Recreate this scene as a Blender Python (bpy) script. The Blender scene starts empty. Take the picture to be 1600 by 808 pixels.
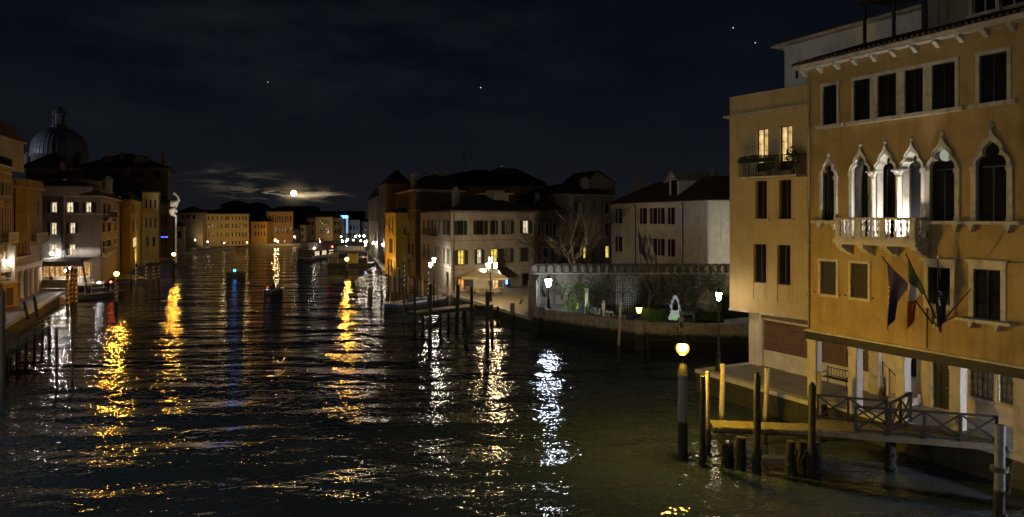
import bpy, math, random
from mathutils import Vector, Matrix
random.seed(7)
S = bpy.context.scene
COL = S.collection
R = math.radians
PI = math.pi

# ------------------------------------------------------------------ camera
CH = 10.5                                   # eye height above the water
F = 1100.0                                  # focal length in photo pixels (1600 wide)
HY = 340.0                                  # horizon row
cam = bpy.data.cameras.new('camera'); camo = bpy.data.objects.new('camera', cam); COL.objects.link(camo)
camo.location = (0, 0, CH); camo.rotation_euler = (R(90), 0, 0)
cam.sensor_width = 36; cam.lens = F / 1600 * 36; cam.shift_y = -64 / 1600.0
cam.clip_start = .1; cam.clip_end = 9000
S.camera = camo
# ------------------------------------------------------------------ render, exposure
S.render.engine = 'CYCLES'
S.view_settings.view_transform = 'Standard'; S.view_settings.look = 'None'
S.view_settings.exposure = 0; S.view_settings.gamma = 1
cy = S.cycles
cy.use_denoising = True
cy.max_bounces = 5; cy.diffuse_bounces = 2; cy.glossy_bounces = 3; cy.transmission_bounces = 4
cy.caustics_reflective = False; cy.caustics_refractive = False
cy.sample_clamp_indirect = 2.0
cy.use_light_tree = True
# ------------------------------------------------------------------ night sky
MOON = Vector(((459 - 800) / F, 1, (HY - 302) / F)).normalized()
W = bpy.data.worlds.new('World'); S.world = W; W.use_nodes = True
nt = W.node_tree; nt.nodes.clear()
def N(nt, t, **k):
    n = nt.nodes.new(t)
    for a, v in k.items():
        if a.startswith('i_'): n.inputs[a[2:].replace('_', ' ')].default_value = v
        else: setattr(n, a, v)
    return n
def M_(nt, op, a, b=None, c=None, clamp=False):
    n = nt.nodes.new('ShaderNodeMath'); n.operation = op; n.use_clamp = clamp
    for i, v in enumerate((a, b, c)):
        if v is None: continue
        if isinstance(v, (int, float)): n.inputs[i].default_value = v
        else: nt.links.new(v, n.inputs[i])
    return n.outputs[0]
def ramp(nt, fac, stops):
    r = nt.nodes.new('ShaderNodeValToRGB'); e = r.color_ramp.elements
    while len(e) < len(stops): e.new(.5)
    for i, (p, c) in enumerate(stops):
        e[i].position = p; e[i].color = (c[0], c[1], c[2], 1) if not isinstance(c, (int, float)) else (c, c, c, 1)
    nt.links.new(fac, r.inputs[0]); return r.outputs[0]
L = nt.links.new
geo = N(nt, 'ShaderNodeNewGeometry'); sep = N(nt, 'ShaderNodeSeparateXYZ')
neg = N(nt, 'ShaderNodeVectorMath', operation='SCALE'); neg.inputs['Scale'].default_value = -1
L(geo.outputs['Incoming'], neg.inputs[0]); L(neg.outputs[0], sep.inputs[0])
X, Y, Z = sep.outputs
az = M_(nt, 'ARCTAN2', X, Y)                     # azimuth, 0 straight down the canal
el = M_(nt, 'ARCSINE', Z)
base = ramp(nt, el, [(0, (.0080, .0086, .0102)), (.08, (.0052, .0064, .0092)), (.2, (.0026, .0036, .0062)), (.6, (.0012, .0017, .0030))])
comb = N(nt, 'ShaderNodeCombineXYZ')
L(M_(nt, 'MULTIPLY', az, 16), comb.inputs[0]); L(M_(nt, 'MULTIPLY', el, 110), comb.inputs[1])
nz = N(nt, 'ShaderNodeTexNoise', i_Scale=1.0, i_Detail=7, i_Roughness=.62, i_Distortion=.5); L(comb.outputs[0], nz.inputs['Vector'])
band = ramp(nt, nz.outputs['Fac'], [(.47, 0), (.58, .35), (.68, 1)])
maz = math.atan2(MOON.x, MOON.y); mel = math.asin(MOON.z)
def gauss(a0, e0, sa, se):
    da = M_(nt, 'DIVIDE', M_(nt, 'SUBTRACT', az, a0), sa); de = M_(nt, 'DIVIDE', M_(nt, 'SUBTRACT', el, e0), se)
    return M_(nt, 'EXPONENT', M_(nt, 'MULTIPLY', M_(nt, 'ADD', M_(nt, 'MULTIPLY', da, da), M_(nt, 'MULTIPLY', de, de)), -1.0))
near = gauss(maz - .005, mel - .001, .05, .0065)
mid = gauss(maz - .07, mel + .018, .05, .013)
core = gauss(maz, mel, .014, .011)
wide = gauss(maz + .02, mel + .20, .5, .13)
cl = M_(nt, 'ADD', M_(nt, 'MULTIPLY', near, 1.15), M_(nt, 'MULTIPLY', mid, .085))
cl = M_(nt, 'MULTIPLY', cl, band)
cmix = N(nt, 'ShaderNodeMix', data_type='RGBA', blend_type='ADD'); cmix.inputs[0].default_value = 1
sc1 = N(nt, 'ShaderNodeMix', data_type='RGBA', blend_type='MIX'); L(cl, sc1.inputs[0])
sc1.inputs[6].default_value = (0, 0, 0, 1); sc1.inputs[7].default_value = (1.0, .74, .42, 1)
L(base, cmix.inputs[6]); L(sc1.outputs[2], cmix.inputs[7])
# thin high cloud, faintly lit, and the warm corona round the moon
comb2 = N(nt, 'ShaderNodeCombineXYZ'); L(M_(nt, 'MULTIPLY', az, 4), comb2.inputs[0]); L(M_(nt, 'MULTIPLY', el, 14), comb2.inputs[1])
nz2 = N(nt, 'ShaderNodeTexNoise', i_Scale=1.0, i_Detail=5, i_Roughness=.6); L(comb2.outputs[0], nz2.inputs['Vector'])
hc = M_(nt, 'MULTIPLY', ramp(nt, nz2.outputs['Fac'], [(.42, 0), (.75, 1)]), M_(nt, 'MULTIPLY', wide, .007))
add2 = N(nt, 'ShaderNodeMix', data_type='RGBA', blend_type='MIX'); L(hc, add2.inputs[0])
add2.inputs[7].default_value = (.9, 1.0, 1.15, 1); L(cmix.outputs[2], add2.inputs[6])
add3 = N(nt, 'ShaderNodeMix', data_type='RGBA', blend_type='MIX'); L(M_(nt, 'MULTIPLY', core, .13), add3.inputs[0])
add3.inputs[7].default_value = (1, .72, .36, 1); L(add2.outputs[2], add3.inputs[6])
bg = N(nt, 'ShaderNodeBackground', i_Strength=1.0); L(add3.outputs[2], bg.inputs[0])
out = N(nt, 'ShaderNodeOutputWorld'); L(bg.outputs[0], out.inputs[0])
# moonlight
sl = bpy.data.lights.new('moonlight', 'SUN'); sl.energy = .012; sl.angle = R(.5); sl.color = (1, .93, .8)
so = bpy.data.objects.new('moonlight', sl); COL.objects.link(so)
so.rotation_euler = (-MOON).to_track_quat('-Z', 'Y').to_euler()

# ------------------------------------------------------------------ geometry helpers
def G(px, py, z=0.0):
    """world point at height z seen at photo pixel (px, py)"""
    D = F * (CH - z) / (py - HY); return Vector(((px - 800) / F * D, D, z))
def AX(px, D): return (px - 800) / F * D
def AZ(py, D): return CH - (py - HY) / F * D

class MB:
    def __init__(s): s.v = []; s.f = []; s.m = []; s.sm = []
    def add(s, vs, fs, m=0, smooth=False):
        o = len(s.v); s.v += [tuple(v) for v in vs]
        for f in fs: s.f.append([o + i for i in f]); s.m.append(m); s.sm.append(smooth)
        return s
    def box(s, a, b, m=0):
        x0, y0, z0 = a; x1, y1, z1 = b
        return s.add([(x0,y0,z0),(x1,y0,z0),(x1,y1,z0),(x0,y1,z0),(x0,y0,z1),(x1,y0,z1),(x1,y1,z1),(x0,y1,z1)],
                     [(0,3,2,1),(4,5,6,7),(0,1,5,4),(1,2,6,5),(2,3,7,6),(3,0,4,7)], m)
    def prism(s, poly, z0, z1, m=0, cap=True):
        n = len(poly)
        a = sum(poly[i][0] * poly[(i+1) % n][1] - poly[(i+1) % n][0] * poly[i][1] for i in range(n))
        if a < 0: poly = poly[::-1]
        vs = [(p[0], p[1], z0) for p in poly] + [(p[0], p[1], z1) for p in poly]
        fs = [(i, (i+1) % n, n + (i+1) % n, n + i) for i in range(n)]
        if cap: fs += [tuple(range(n - 1, -1, -1)), tuple(range(n, 2 * n))]
        return s.add(vs, fs, m)
    def xprism(s, poly, y0, y1, m=0):
        """polygon in the x-z plane, extruded along y"""
        n = len(poly)
        a = sum(poly[i][0] * poly[(i+1) % n][1] - poly[(i+1) % n][0] * poly[i][1] for i in range(n))
        if a < 0: poly = poly[::-1]
        vs = [(p[0], y0, p[1]) for p in poly] + [(p[0], y1, p[1]) for p in poly]
        fs = [(i, n + i, n + (i+1) % n, (i+1) % n)[::-1] for i in range(n)] + [tuple(range(n)), tuple(range(2 * n - 1, n - 1, -1))]
        return s.add(vs, fs, m)
    def tube(s, pts, r, n=8, m=0, cap=True, smooth=True):
        pts = [Vector(p) for p in pts]
        if isinstance(r, (int, float)): r = [r] * len(pts)
        rings = []; up = None
        for i, p in enumerate(pts):
            t = (pts[min(i + 1, len(pts) - 1)] - pts[max(i - 1, 0)])
            if t.length < 1e-9: t = Vector((0, 0, 1))
            t.normalize()
            if up is None: up = Vector((0, 1, 0)) if abs(t.y) < .9 else Vector((1, 0, 0))
            a = t.cross(up)
            if a.length < 1e-4: a = t.cross(Vector((1, 0, 0)))
            a.normalize(); b = t.cross(a); up = -b if False else up
            rings.append([p + a * math.cos(2 * PI * k / n) * r[i] + b * math.sin(2 * PI * k / n) * r[i] for k in range(n)])
        vs = [v for g in rings for v in g]; fs = []
        for i in range(len(rings) - 1):
            for k in range(n):
                fs.append((i * n + k, (i + 1) * n + k, (i + 1) * n + (k + 1) % n, i * n + (k + 1) % n))
        s.add(vs, fs, m, smooth)
        if cap:
            s.add(rings[0], [tuple(range(n))], m); s.add(rings[-1], [tuple(range(n - 1, -1, -1))], m)
        return s
    def lathe(s, prof, c=(0, 0, 0), n=10, m=0, smooth=True, a0=0):
        vs = []; fs = []
        for (r, z) in prof:
            for k in range(n):
                a = a0 + 2 * PI * k / n
                vs.append((c[0] + r * math.cos(a), c[1] + r * math.sin(a), c[2] + z))
        for i in range(len(prof) - 1):
            for k in range(n):
                fs.append((i * n + k, i * n + (k + 1) % n, (i + 1) * n + (k + 1) % n, (i + 1) * n + k))
        s.add(vs, fs, m, smooth)
        if prof[0][0] > 1e-4: s.add(vs[:n], [tuple(range(n - 1, -1, -1))], m)
        if prof[-1][0] > 1e-4: s.add(vs[-n:], [tuple(range(n))], m)
        return s
    def bar(s, p, q, w, h=None, m=0):
        """square bar between two points"""
        h = h or w; p = Vector(p); q = Vector(q); t = (q - p).normalized()
        a = t.cross(Vector((0, 0, 1)))
        if a.length < 1e-3: a = Vector((1, 0, 0))
        a.normalize(); b = a.cross(t).normalized(); a = a * w / 2; b = b * h / 2
        vs = [p - a - b, p + a - b, p + a + b, p - a + b, q - a - b, q + a - b, q + a + b, q - a + b]
        return s.add(vs, [(0,1,2,3),(7,6,5,4),(0,4,5,1),(1,5,6,2),(2,6,7,3),(3,7,4,0)], m)
    def mesh(s, name, mats):
        me = bpy.data.meshes.new(name); me.from_pydata(s.v, [], s.f)
        if not isinstance(mats, (list, tuple)): mats = [mats]
        for m in mats: me.materials.append(m)
        me.polygons.foreach_set('material_index', s.m); me.polygons.foreach_set('use_smooth', s.sm)
        me.update(); return me
    def build(s, name, mats, parent=None, loc=(0, 0, 0), rz=0):
        return link(name, s.mesh(name, mats), parent, loc, rz)
def link(name, me, parent=None, loc=(0, 0, 0), rz=0):
    o = bpy.data.objects.new(name, me); COL.objects.link(o)
    if parent: o.parent = parent
    o.location = loc; o.rotation_euler = (0, 0, rz)
    return o
def tag(o, label=None, cat=None, group=None, kind=None):
    if label: o['label'] = label
    if cat: o['category'] = cat
    if group: o['group'] = group
    if kind: o['kind'] = kind
    return o
def thing(name, label, cat, loc=(0, 0, 0), rz=0, group=None):
    o = bpy.data.objects.new(name, None); COL.objects.link(o); o.empty_display_size = .3
    o.location = loc; o.rotation_euler = (0, 0, rz)
    return tag(o, label, cat, group)
def copy_tree(o, parent=None):
    c = o.copy(); COL.objects.link(c); c.parent = parent
    for ch in list(o.children): copy_tree(ch, c)
    return c

class Plane:
    """vertical plane; local x runs along it (left to right in the photo), local y goes into the building"""
    def __init__(s, p0, p1):
        s.o = Vector((p0[0], p0[1], 0)); d = Vector((p1[0] - p0[0], p1[1] - p0[1], 0)); s.W = d.length
        s.d = d.normalized(); s.n = Vector((-s.d.y, s.d.x, 0)); s.rz = math.atan2(s.d.y, s.d.x)
    def hit(s, px, off=0.0):
        t = (px - 800) / F; o = s.o + s.n * off
        u = (t * o.y - o.x) / (s.d.x - t * s.d.y); return u, o.y + u * s.d.y
    def u(s, px, off=0.0): return s.hit(px, off)[0]
    def z(s, px, py, off=0.0): return CH - (py - HY) / F * s.hit(px, off)[1]
    def w(s, u, v=0.0, z=0.0):
        p = s.o + s.d * u + s.n * v; return Vector((p.x, p.y, z))
    def off(s, v, u=0.0):
        return Plane(s.w(u, v), s.w(u + max(s.W, 1), v))
def pl_px(x0, D0, x1, D1): return Plane((AX(x0, D0), D0), (AX(x1, D1), D1))

# ------------------------------------------------------------------ materials
MATS = {}
def newmat(name):
    m = bpy.data.materials.new(name); m.use_nodes = True; t = m.node_tree; t.nodes.clear()
    o = t.nodes.new('ShaderNodeOutputMaterial'); p = t.nodes.new('ShaderNodeBsdfPrincipled'); t.links.new(p.outputs[0], o.inputs[0])
    return m, t, p
def rough(name, col, r=.8, var=.25, scale=1.5, bump=.3, bscale=30, streak=0.0, metal=0.0, col2=None, damp=None, patch=0.0, spec=.5):
    """painted, rendered, stone or timber surface: mottled colour, rain streaks, fine relief"""
    key = ('r', name)
    if key in MATS: return MATS[key]
    m, t, p = newmat(name); l = t.links.new
    g = N(t, 'ShaderNodeNewGeometry')
    n1 = N(t, 'ShaderNodeTexNoise', i_Scale=scale, i_Detail=6, i_Roughness=.65); l(g.outputs['Position'], n1.inputs['Vector'])
    c2 = col2 or tuple(c * (1 - var * 1.6) for c in col); c1 = tuple(min(1, c * (1 + var * .5)) for c in col)
    cc = ramp(t, n1.outputs['Fac'], [(.3, c2), (.5, col), (.72, c1)])
    if streak:
        mp = N(t, 'ShaderNodeVectorMath', operation='MULTIPLY'); mp.inputs[1].default_value = (2.2, 2.2, .16); l(g.outputs['Position'], mp.inputs[0])
        n2 = N(t, 'ShaderNodeTexNoise', i_Scale=1.3, i_Detail=5, i_Roughness=.6); l(mp.outputs[0], n2.inputs['Vector'])
        f = ramp(t, n2.outputs['Fac'], [(.5, 0), (.75, streak)])
        mx = N(t, 'ShaderNodeMix', data_type='RGBA', blend_type='MULTIPLY'); l(f, mx.inputs[0]); l(cc, mx.inputs[6]); mx.inputs[7].default_value = (.35, .33, .30, 1); cc = mx.outputs[2]
    if patch:
        n4 = N(t, 'ShaderNodeTexNoise', i_Scale=.45, i_Detail=4, i_Roughness=.7, i_Distortion=.8); l(g.outputs['Position'], n4.inputs['Vector'])
        f = ramp(t, n4.outputs['Fac'], [(.55, 0), (.62, patch)])
        mx = N(t, 'ShaderNodeMix', data_type='RGBA', blend_type='MULTIPLY'); l(f, mx.inputs[0]); l(cc, mx.inputs[6]); mx.inputs[7].default_value = (.62, .60, .58, 1); cc = mx.outputs[2]
    n5 = N(t, 'ShaderNodeTexNoise', i_Scale=.22, i_Detail=3, i_Roughness=.6); l(g.outputs['Position'], n5.inputs['Vector'])
    mx = N(t, 'ShaderNodeMix', data_type='RGBA', blend_type='MULTIPLY'); mx.inputs[0].default_value = min(1, patch + streak); l(cc, mx.inputs[6]); l(ramp(t, n5.outputs['Fac'], [(.38, (.78, .76, .74)), (.62, (1.12, 1.12, 1.14))]), mx.inputs[7]); cc = mx.outputs[2]
    if damp:   # tide and damp line: (height, colour, softness)
        s_ = N(t, 'ShaderNodeSeparateXYZ'); l(g.outputs['Position'], s_.inputs[0])
        h = M_(t, 'ADD', s_.outputs[2], M_(t, 'MULTIPLY', n1.outputs['Fac'], -damp[2] * 2.5))
        f = M_(t, 'MULTIPLY_ADD', h, -1 / damp[2], damp[0] / damp[2], clamp=True)
        mx = N(t, 'ShaderNodeMix', data_type='RGBA', blend_type='MIX'); l(f, mx.inputs[0]); l(cc, mx.inputs[6]); mx.inputs[7].default_value = (*damp[1], 1); cc = mx.outputs[2]
    l(cc, p.inputs['Base Color']); p.inputs['Roughness'].default_value = r; p.inputs['Metallic'].default_value = metal
    p.inputs['Specular IOR Level'].default_value = spec
    if bump:
        n3 = N(t, 'ShaderNodeTexNoise', i_Scale=bscale, i_Detail=3); l(g.outputs['Position'], n3.inputs['Vector'])
        b = N(t, 'ShaderNodeBump', i_Strength=bump, i_Distance=.02); l(n3.outputs['Fac'], b.inputs['Height']); l(b.outputs[0], p.inputs['Normal'])
    MATS[key] = m; return m
def emis(name, col, st):
    key = ('e', name)
    if key in MATS: return MATS[key]
    m = bpy.data.materials.new(name); m.use_nodes = True; t = m.node_tree; t.nodes.clear()
    o = t.nodes.new('ShaderNodeOutputMaterial'); e = t.nodes.new('ShaderNodeEmission'); e.inputs[0].default_value = (*col, 1); e.inputs[1].default_value = st
    t.links.new(e.outputs[0], o.inputs[0]); MATS[key] = m; return m
def litwin(name, col, st, seed=0.0, folds=14):
    """a lit room seen through a curtained window"""
    key = ('l', name)
    if key in MATS: return MATS[key]
    m = bpy.data.materials.new(name); m.use_nodes = True; t = m.node_tree; t.nodes.clear(); l = t.links.new
    o = t.nodes.new('ShaderNodeOutputMaterial'); e = t.nodes.new('ShaderNodeEmission'); tc = t.nodes.new('ShaderNodeTexCoord')
    w = N(t, 'ShaderNodeTexWave', i_Scale=folds / 10, i_Distortion=1.5, i_Detail=2); l(tc.outputs['Object'], w.inputs['Vector'])
    mp = N(t, 'ShaderNodeVectorMath', operation='ADD'); mp.inputs[1].default_value = (seed, seed * .7, 0); l(tc.outputs['Object'], mp.inputs[0])
    n = N(t, 'ShaderNodeTexNoise', i_Scale=2.6, i_Detail=3); l(mp.outputs[0], n.inputs['Vector'])
    f = M_(t, 'MULTIPLY', M_(t, 'MULTIPLY_ADD', w.outputs['Fac'], .45, .6), ramp(t, n.outputs['Fac'], [(.35, .35), (.62, 1)]))
    e.inputs[0].default_value = (*col, 1); l(M_(t, 'MULTIPLY', f, st), e.inputs[1]); l(e.outputs[0], o.inputs[0]); MATS[key] = m
    return m
def glass_dark():
    m, t, p = newmat('dark_window_glass'); p.inputs['Base Color'].default_value = (.012, .012, .013, 1); p.inputs['Roughness'].default_value = .06
    g = N(t, 'ShaderNodeNewGeometry'); n = N(t, 'ShaderNodeTexNoise', i_Scale=1.2, i_Detail=1); t.links.new(g.outputs['Position'], n.inputs['Vector'])
    b = N(t, 'ShaderNodeBump', i_Strength=.05, i_Distance=.05); t.links.new(n.outputs['Fac'], b.inputs['Height']); t.links.new(b.outputs[0], p.inputs['Normal'])
    return m
DGLASS = glass_dark()
def water_mat():
    m, t, p = newmat('canal_water'); l = t.links.new
    p.inputs['Base Color'].default_value = (.029, .042, .060, 1); p.inputs['Roughness'].default_value = .035; p.inputs['IOR'].default_value = 1.33
    g = N(t, 'ShaderNodeNewGeometry')
    def noise(scale, det, vec, rgh=.5, dist=0.0):
        v = N(t, 'ShaderNodeVectorMath', operation='MULTIPLY'); v.inputs[1].default_value = vec; l(g.outputs['Position'], v.inputs[0])
        n = N(t, 'ShaderNodeTexNoise', i_Scale=scale, i_Detail=det, i_Roughness=rgh, i_Distortion=dist); l(v.outputs[0], n.inputs['Vector']); return n.outputs['Fac']
    big = noise(.20, 2, (.5, 1.3, 1))            # long swells across the canal
    midw = noise(.85, 2, (.7, 1.2, 1), .5, .5)
    mid2 = noise(2.3, 2, (.8, 1.15, 1), .5, .3)
    fine = noise(6.0, 1, (.9, 1.1, 1), .5, .3)
    gust = ramp(t, noise(.055, 3, (.5, 1.6, 1), .6), [(.36, .68), (.62, 1.05)])
    h = M_(t, 'ADD', M_(t, 'MULTIPLY', big, 1.15), M_(t, 'MULTIPLY', M_(t, 'ADD', M_(t, 'ADD', M_(t, 'MULTIPLY', midw, .18), M_(t, 'MULTIPLY', mid2, .095)), M_(t, 'MULTIPLY', fine, .036)), gust))
    b = N(t, 'ShaderNodeBump', i_Strength=1.0, i_Distance=.62); l(h, b.inputs['Height']); l(b.outputs[0], p.inputs['Normal'])
    return m
WATER = water_mat()
STONE = rough('istrian_stone', (.50, .47, .42), .7, .25, 3, .3, 25, streak=.5)
STONE_W = rough('pale_marble', (.66, .64, .60), .55, .12, 4, .15, 25, streak=.25)
OCHRE = rough('ochre_stucco', (.40, .285, .125), .9, .16, .8, .35, 40, streak=.5, patch=.32)
YELLOW = rough('yellow_stucco', (.48, .385, .22), .9, .10, .7, .25, 40, streak=.2)
PLASTER_W = rough('white_plaster', (.66, .63, .56), .9, .12, .9, .25, 30, streak=.4, patch=.2)
PLASTER_C = rough('cream_plaster', (.46, .40, .30), .9, .14, .9, .3, 30, streak=.4, patch=.25)
PLASTER_P = rough('pinkish_grey_plaster', (.34, .28, .22), .9, .14, .9, .3, 30, streak=.4, patch=.3)
PLASTER_B = rough('brown_plaster', (.15, .105, .07), .9, .16, .9, .3, 30, streak=.4, patch=.3)
PLASTER_O = rough('orange_plaster', (.38, .25, .08), .9, .16, .9, .3, 30, streak=.4, patch=.3)
PLASTER_Y = rough('bright_yellow_plaster', (.60, .43, .07), .9, .12, .9, .3, 30, streak=.3)
PLASTER_G = rough('grey_plaster', (.26, .235, .20), .9, .14, .9, .3, 30, streak=.4, patch=.3)
PLASTER_D = rough('dingy_plaster', (.18, .155, .125), .9, .2, .6, .3, 30, streak=.5, patch=.4)
BRICK = rough('old_brick', (.22, .10, .065), .9, .35, 6, .5, 30, streak=.4)
WALLBASE = rough('weathered_garden_stone', (.30, .27, .22), .85, .3, 2, .5, 20, streak=.6, damp=(1.0, (.02, .022, .012), .35))
QUAYFACE = rough('quay_face_stone', (.34, .30, .20), .8, .35, 3, .6, 16, streak=.5, damp=(1.15, (.035, .034, .014), .4))
PAVE = rough('trachyte_paving', (.22, .21, .19), .55, .25, 1.2, .35, 22, patch=.3)
KERB = rough('white_kerb_stone', (.46, .45, .42), .6, .18, 2.5, .3, 22)
ROOF = rough('old_roof_tiles', (.075, .045, .032), .9, .3, 5, .6, 14)
LEAD = rough('lead_roof', (.30, .31, .35), .55, .2, 1.5, .2, 10, metal=.3)
WOOD = rough('weathered_timber', (.12, .10, .07), .85, .3, 5, .5, 18, streak=.5)
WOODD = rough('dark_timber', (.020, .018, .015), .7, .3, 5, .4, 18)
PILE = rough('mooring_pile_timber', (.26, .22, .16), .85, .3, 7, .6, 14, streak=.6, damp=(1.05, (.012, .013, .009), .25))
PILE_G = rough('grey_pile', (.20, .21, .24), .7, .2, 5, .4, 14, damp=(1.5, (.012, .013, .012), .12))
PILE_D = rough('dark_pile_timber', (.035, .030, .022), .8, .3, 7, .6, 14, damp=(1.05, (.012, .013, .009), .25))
IRON = rough('dark_iron', (.02, .02, .02), .5, .2, 8, .1, 30, metal=.6)
IRON_G = rough('green_cast_iron', (.03, .055, .045), .5, .2, 8, .1, 30, metal=.4)
SHUT = rough('dark_green_shutter', (.022, .028, .022), .7, .25, 6, .2, 40)
SHUT_B = rough('brown_shutter', (.05, .028, .016), .7, .25, 6, .2, 40)
FRAME = rough('window_joinery', (.05, .035, .022), .6, .2, 8, .1, 40)
FRAME_W = rough('pale_joinery', (.42, .38, .30), .6, .15, 8, .1, 40)
CLOSED = rough('closed_blind', (.030, .026, .020), .8, .25, 5, .2, 40)
LIT_W = litwin('lit_room_warm', (1, .66, .27), 1.5)
LIT_O = litwin('lit_room_orange', (1, .45, .10), 1.3, 3)
LIT_Y = litwin('lit_room_yellow', (1, .72, .12), 1.6, 5)
LIT_C = litwin('lit_room_cream', (1, .80, .52), 1.5, 7)
LIT_D = litwin('dim_lit_room', (1, .72, .42), .07, 9)
BLACK = rough('black_paint', (.008, .008, .008), .4, .1, 8, 0)

# ------------------------------------------------------------------ facade and window builders
OG_IN = [(1, 0), (.99, .25), (.90, .5), (.72, .68), (.50, .74), (.56, .9), (.58, 1.08), (.49, 1.30), (.28, 1.50), (0, 1.74)]
OG_OUT = [(1.33, 0), (1.31, .32), (1.20, .62), (.98, .86), (.80, 1.05), (.80, 1.35), (.66, 1.65), (.36, 1.95), (.13, 2.28), (0, 2.78)]
def facade(mb, u0, u1, z0, z1, ops, rev=.28, y=0.0, m=0, mrev=0):
    """wall sheet with real openings and reveals; ops = (ua, ub, za, zb[, 'ogee']) with zb the springing for an ogee"""
    us = {u0, u1}; zs = {z0, z1}; bb = []
    for o in ops:
        top = o[3] + (1.74 * (o[1] - o[0]) / 2 if len(o) > 4 and o[4] == 'ogee' else 0)
        bb.append((o[0], o[1], o[2], top)); us |= {o[0], o[1]}; zs |= {o[2], top}
    us = sorted(a for a in us if u0 - 1e-6 <= a <= u1 + 1e-6); zs = sorted(a for a in zs if z0 - 1e-6 <= a <= z1 + 1e-6)
    for i in range(len(us) - 1):
        run = None
        for j in range(len(zs) - 1):
            cu = (us[i] + us[i+1]) / 2; cz = (zs[j] + zs[j+1]) / 2
            hole = any(b[0] < cu < b[1] and b[2] < cz < b[3] for b in bb)
            if hole:
                if run is not None: mb.add([(us[i], y, run), (us[i+1], y, run), (us[i+1], y, zs[j]), (us[i], y, zs[j])], [(0, 1, 2, 3)], m); run = None
            elif run is None: run = zs[j]
        if run is not None: mb.add([(us[i], y, run), (us[i+1], y, run), (us[i+1], y, zs[-1]), (us[i], y, zs[-1])], [(0, 1, 2, 3)], m)
    for o, b in zip(ops, bb):
        ua, ub, za, zt = b; r = o[5] if len(o) > 5 else rev
        if len(o) > 4 and o[4] == 'ogee':
            c = (ua + ub) / 2; hw = (ub - ua) / 2; zs_ = o[3]
            out_ = [(c + x * hw, zs_ + zz * hw) for x, zz in OG_IN]
            left = [(c - x * hw, zs_ + zz * hw) for x, zz in OG_IN]
            for prof, ed in ((out_, ub), (left, ua)):
                for k in range(len(prof) - 1):
                    (xa, a_), (xb, b_) = prof[k], prof[k + 1]
                    mb.add([(xa, y, a_), (ed, y, a_), (ed, y, b_), (xb, y, b_)], [(0, 1, 2, 3) if ed == ub else (3, 2, 1, 0)], m)
                    mb.add([(xa, y, a_), (xb, y, b_), (xb, y + r, b_), (xa, y + r, a_)], [(0, 1, 2, 3) if ed == ub else (3, 2, 1, 0)], mrev)
            zt = zs_
        mb.add([(ua, y, za), (ua, y + r, za), (ua, y + r, zt), (ua, y, zt)], [(0, 1, 2, 3)], mrev)
        mb.add([(ub, y, za), (ub, y + r, za), (ub, y + r, zt), (ub, y, zt)], [(3, 2, 1, 0)], mrev)
        mb.add([(ua, y, za), (ub, y, za), (ub, y + r, za), (ua, y + r, za)], [(0, 1, 2, 3)], mrev)
        if not (len(o) > 4 and o[4] == 'ogee'):
            mb.add([(ua, y, zt), (ub, y, zt), (ub, y + r, zt), (ua, y + r, zt)], [(3, 2, 1, 0)], mrev)
    return mb
WCACHE = {}
def window(root, P, ua, ub, za, zb, pane=None, frame=None, nx=2, nz=1, sur=0.0, sill=True, shut=None, shutm=None, rev=.28, simple=False, proud=.05, sm=None, hood=False, name='window'):
    """window in plane P of building root: joinery, pane, and as asked stone surround, sill, shutters, hood"""
    w = ub - ua; h = zb - za; pane = pane or DGLASS; frame = frame or FRAME; sm = sm or STONE
    loc = P.w(ua, 0, za) - root.location
    key = (round(w, 2), round(h, 2), pane.name, frame.name, nx, nz, sur, sill, shut, str(shutm), rev, simple, proud, sm.name, hood, name)
    if key in WCACHE:
        c = copy_tree(WCACHE[key], root); c.location = loc; c.rotation_euler = (0, 0, P.rz); return c
    f = MB(); t = .05 if not simple else .07; y0 = rev - .12; y1 = rev - .05
    f.box((0, y0, 0), (t, y1, h)); f.box((w - t, y0, 0), (w, y1, h)); f.box((t, y0, 0), (w - t, y1, t)); f.box((t, y0, h - t), (w - t, y1, h))
    for k in range(1, nx): f.box((w * k / nx - t / 2, y0 + .004, t), (w * k / nx + t / 2, y1 - .004, h - t))
    for k in range(1, nz): f.box((t, y0 + .008, h * k / nz - t / 3), (w - t, y1 - .008, h * k / nz + t / 3))
    o = f.build(name, frame, root, loc, P.rz)
    q = MB().add([(t * .5, y1 - .02, t * .5), (w - t * .5, y1 - .02, t * .5), (w - t * .5, y1 - .02, h - t * .5), (t * .5, y1 - .02, h - t * .5)], [(0, 1, 2, 3)])
    q.build('pane', pane, o)
    if sur:
        s = MB(); a = sur; d = -proud
        s.box((-a, d, 0), (0, .02, h)); s.box((w, d, 0), (w + a, .02, h)); s.box((-a, d, h), (w + a, .02, h + a))
        if not sill: s.box((-a, d, -a), (w + a, .02, 0))
        s.build('surround', sm, o)
    if sill:
        e = sur + .08; s = MB().box((-e, -proud - .10, -.12), (w + e, .03, 0)); s.build('sill', sm, o)
    if hood:
        e = sur + .12; s = MB().box((-e, -.16, h + sur + .10), (w + e, .02, h + sur + .18)).box((-e + .07, -.11, h + sur + .004), (w + e - .07, .02, h + sur + .10)); s.build('hood', sm, o)
    if shut:
        wd = w * .5
        for sgn in shut:
            s = MB(); x0, x1 = ((-wd - .02, -.02) if sgn == 'l' else (w + .02, w + wd + .02))
            if sgn == 'c': x0, x1 = .02, w - .02
            yy0, yy1 = (-.09, -.05) if sgn != 'c' else (.05, .09)
            s.box((x0, yy0, 0), (x1, yy1, h))
            nsl = 5 if simple else 14
            for k in range(nsl): s.box((x0 + .05, yy0 - .018, h * (k + .25) / nsl), (x1 - .05, yy0, h * (k + .75) / nsl))
            s.build('shutter', shutm or SHUT, o)
    WCACHE[key] = o; return o
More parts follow.
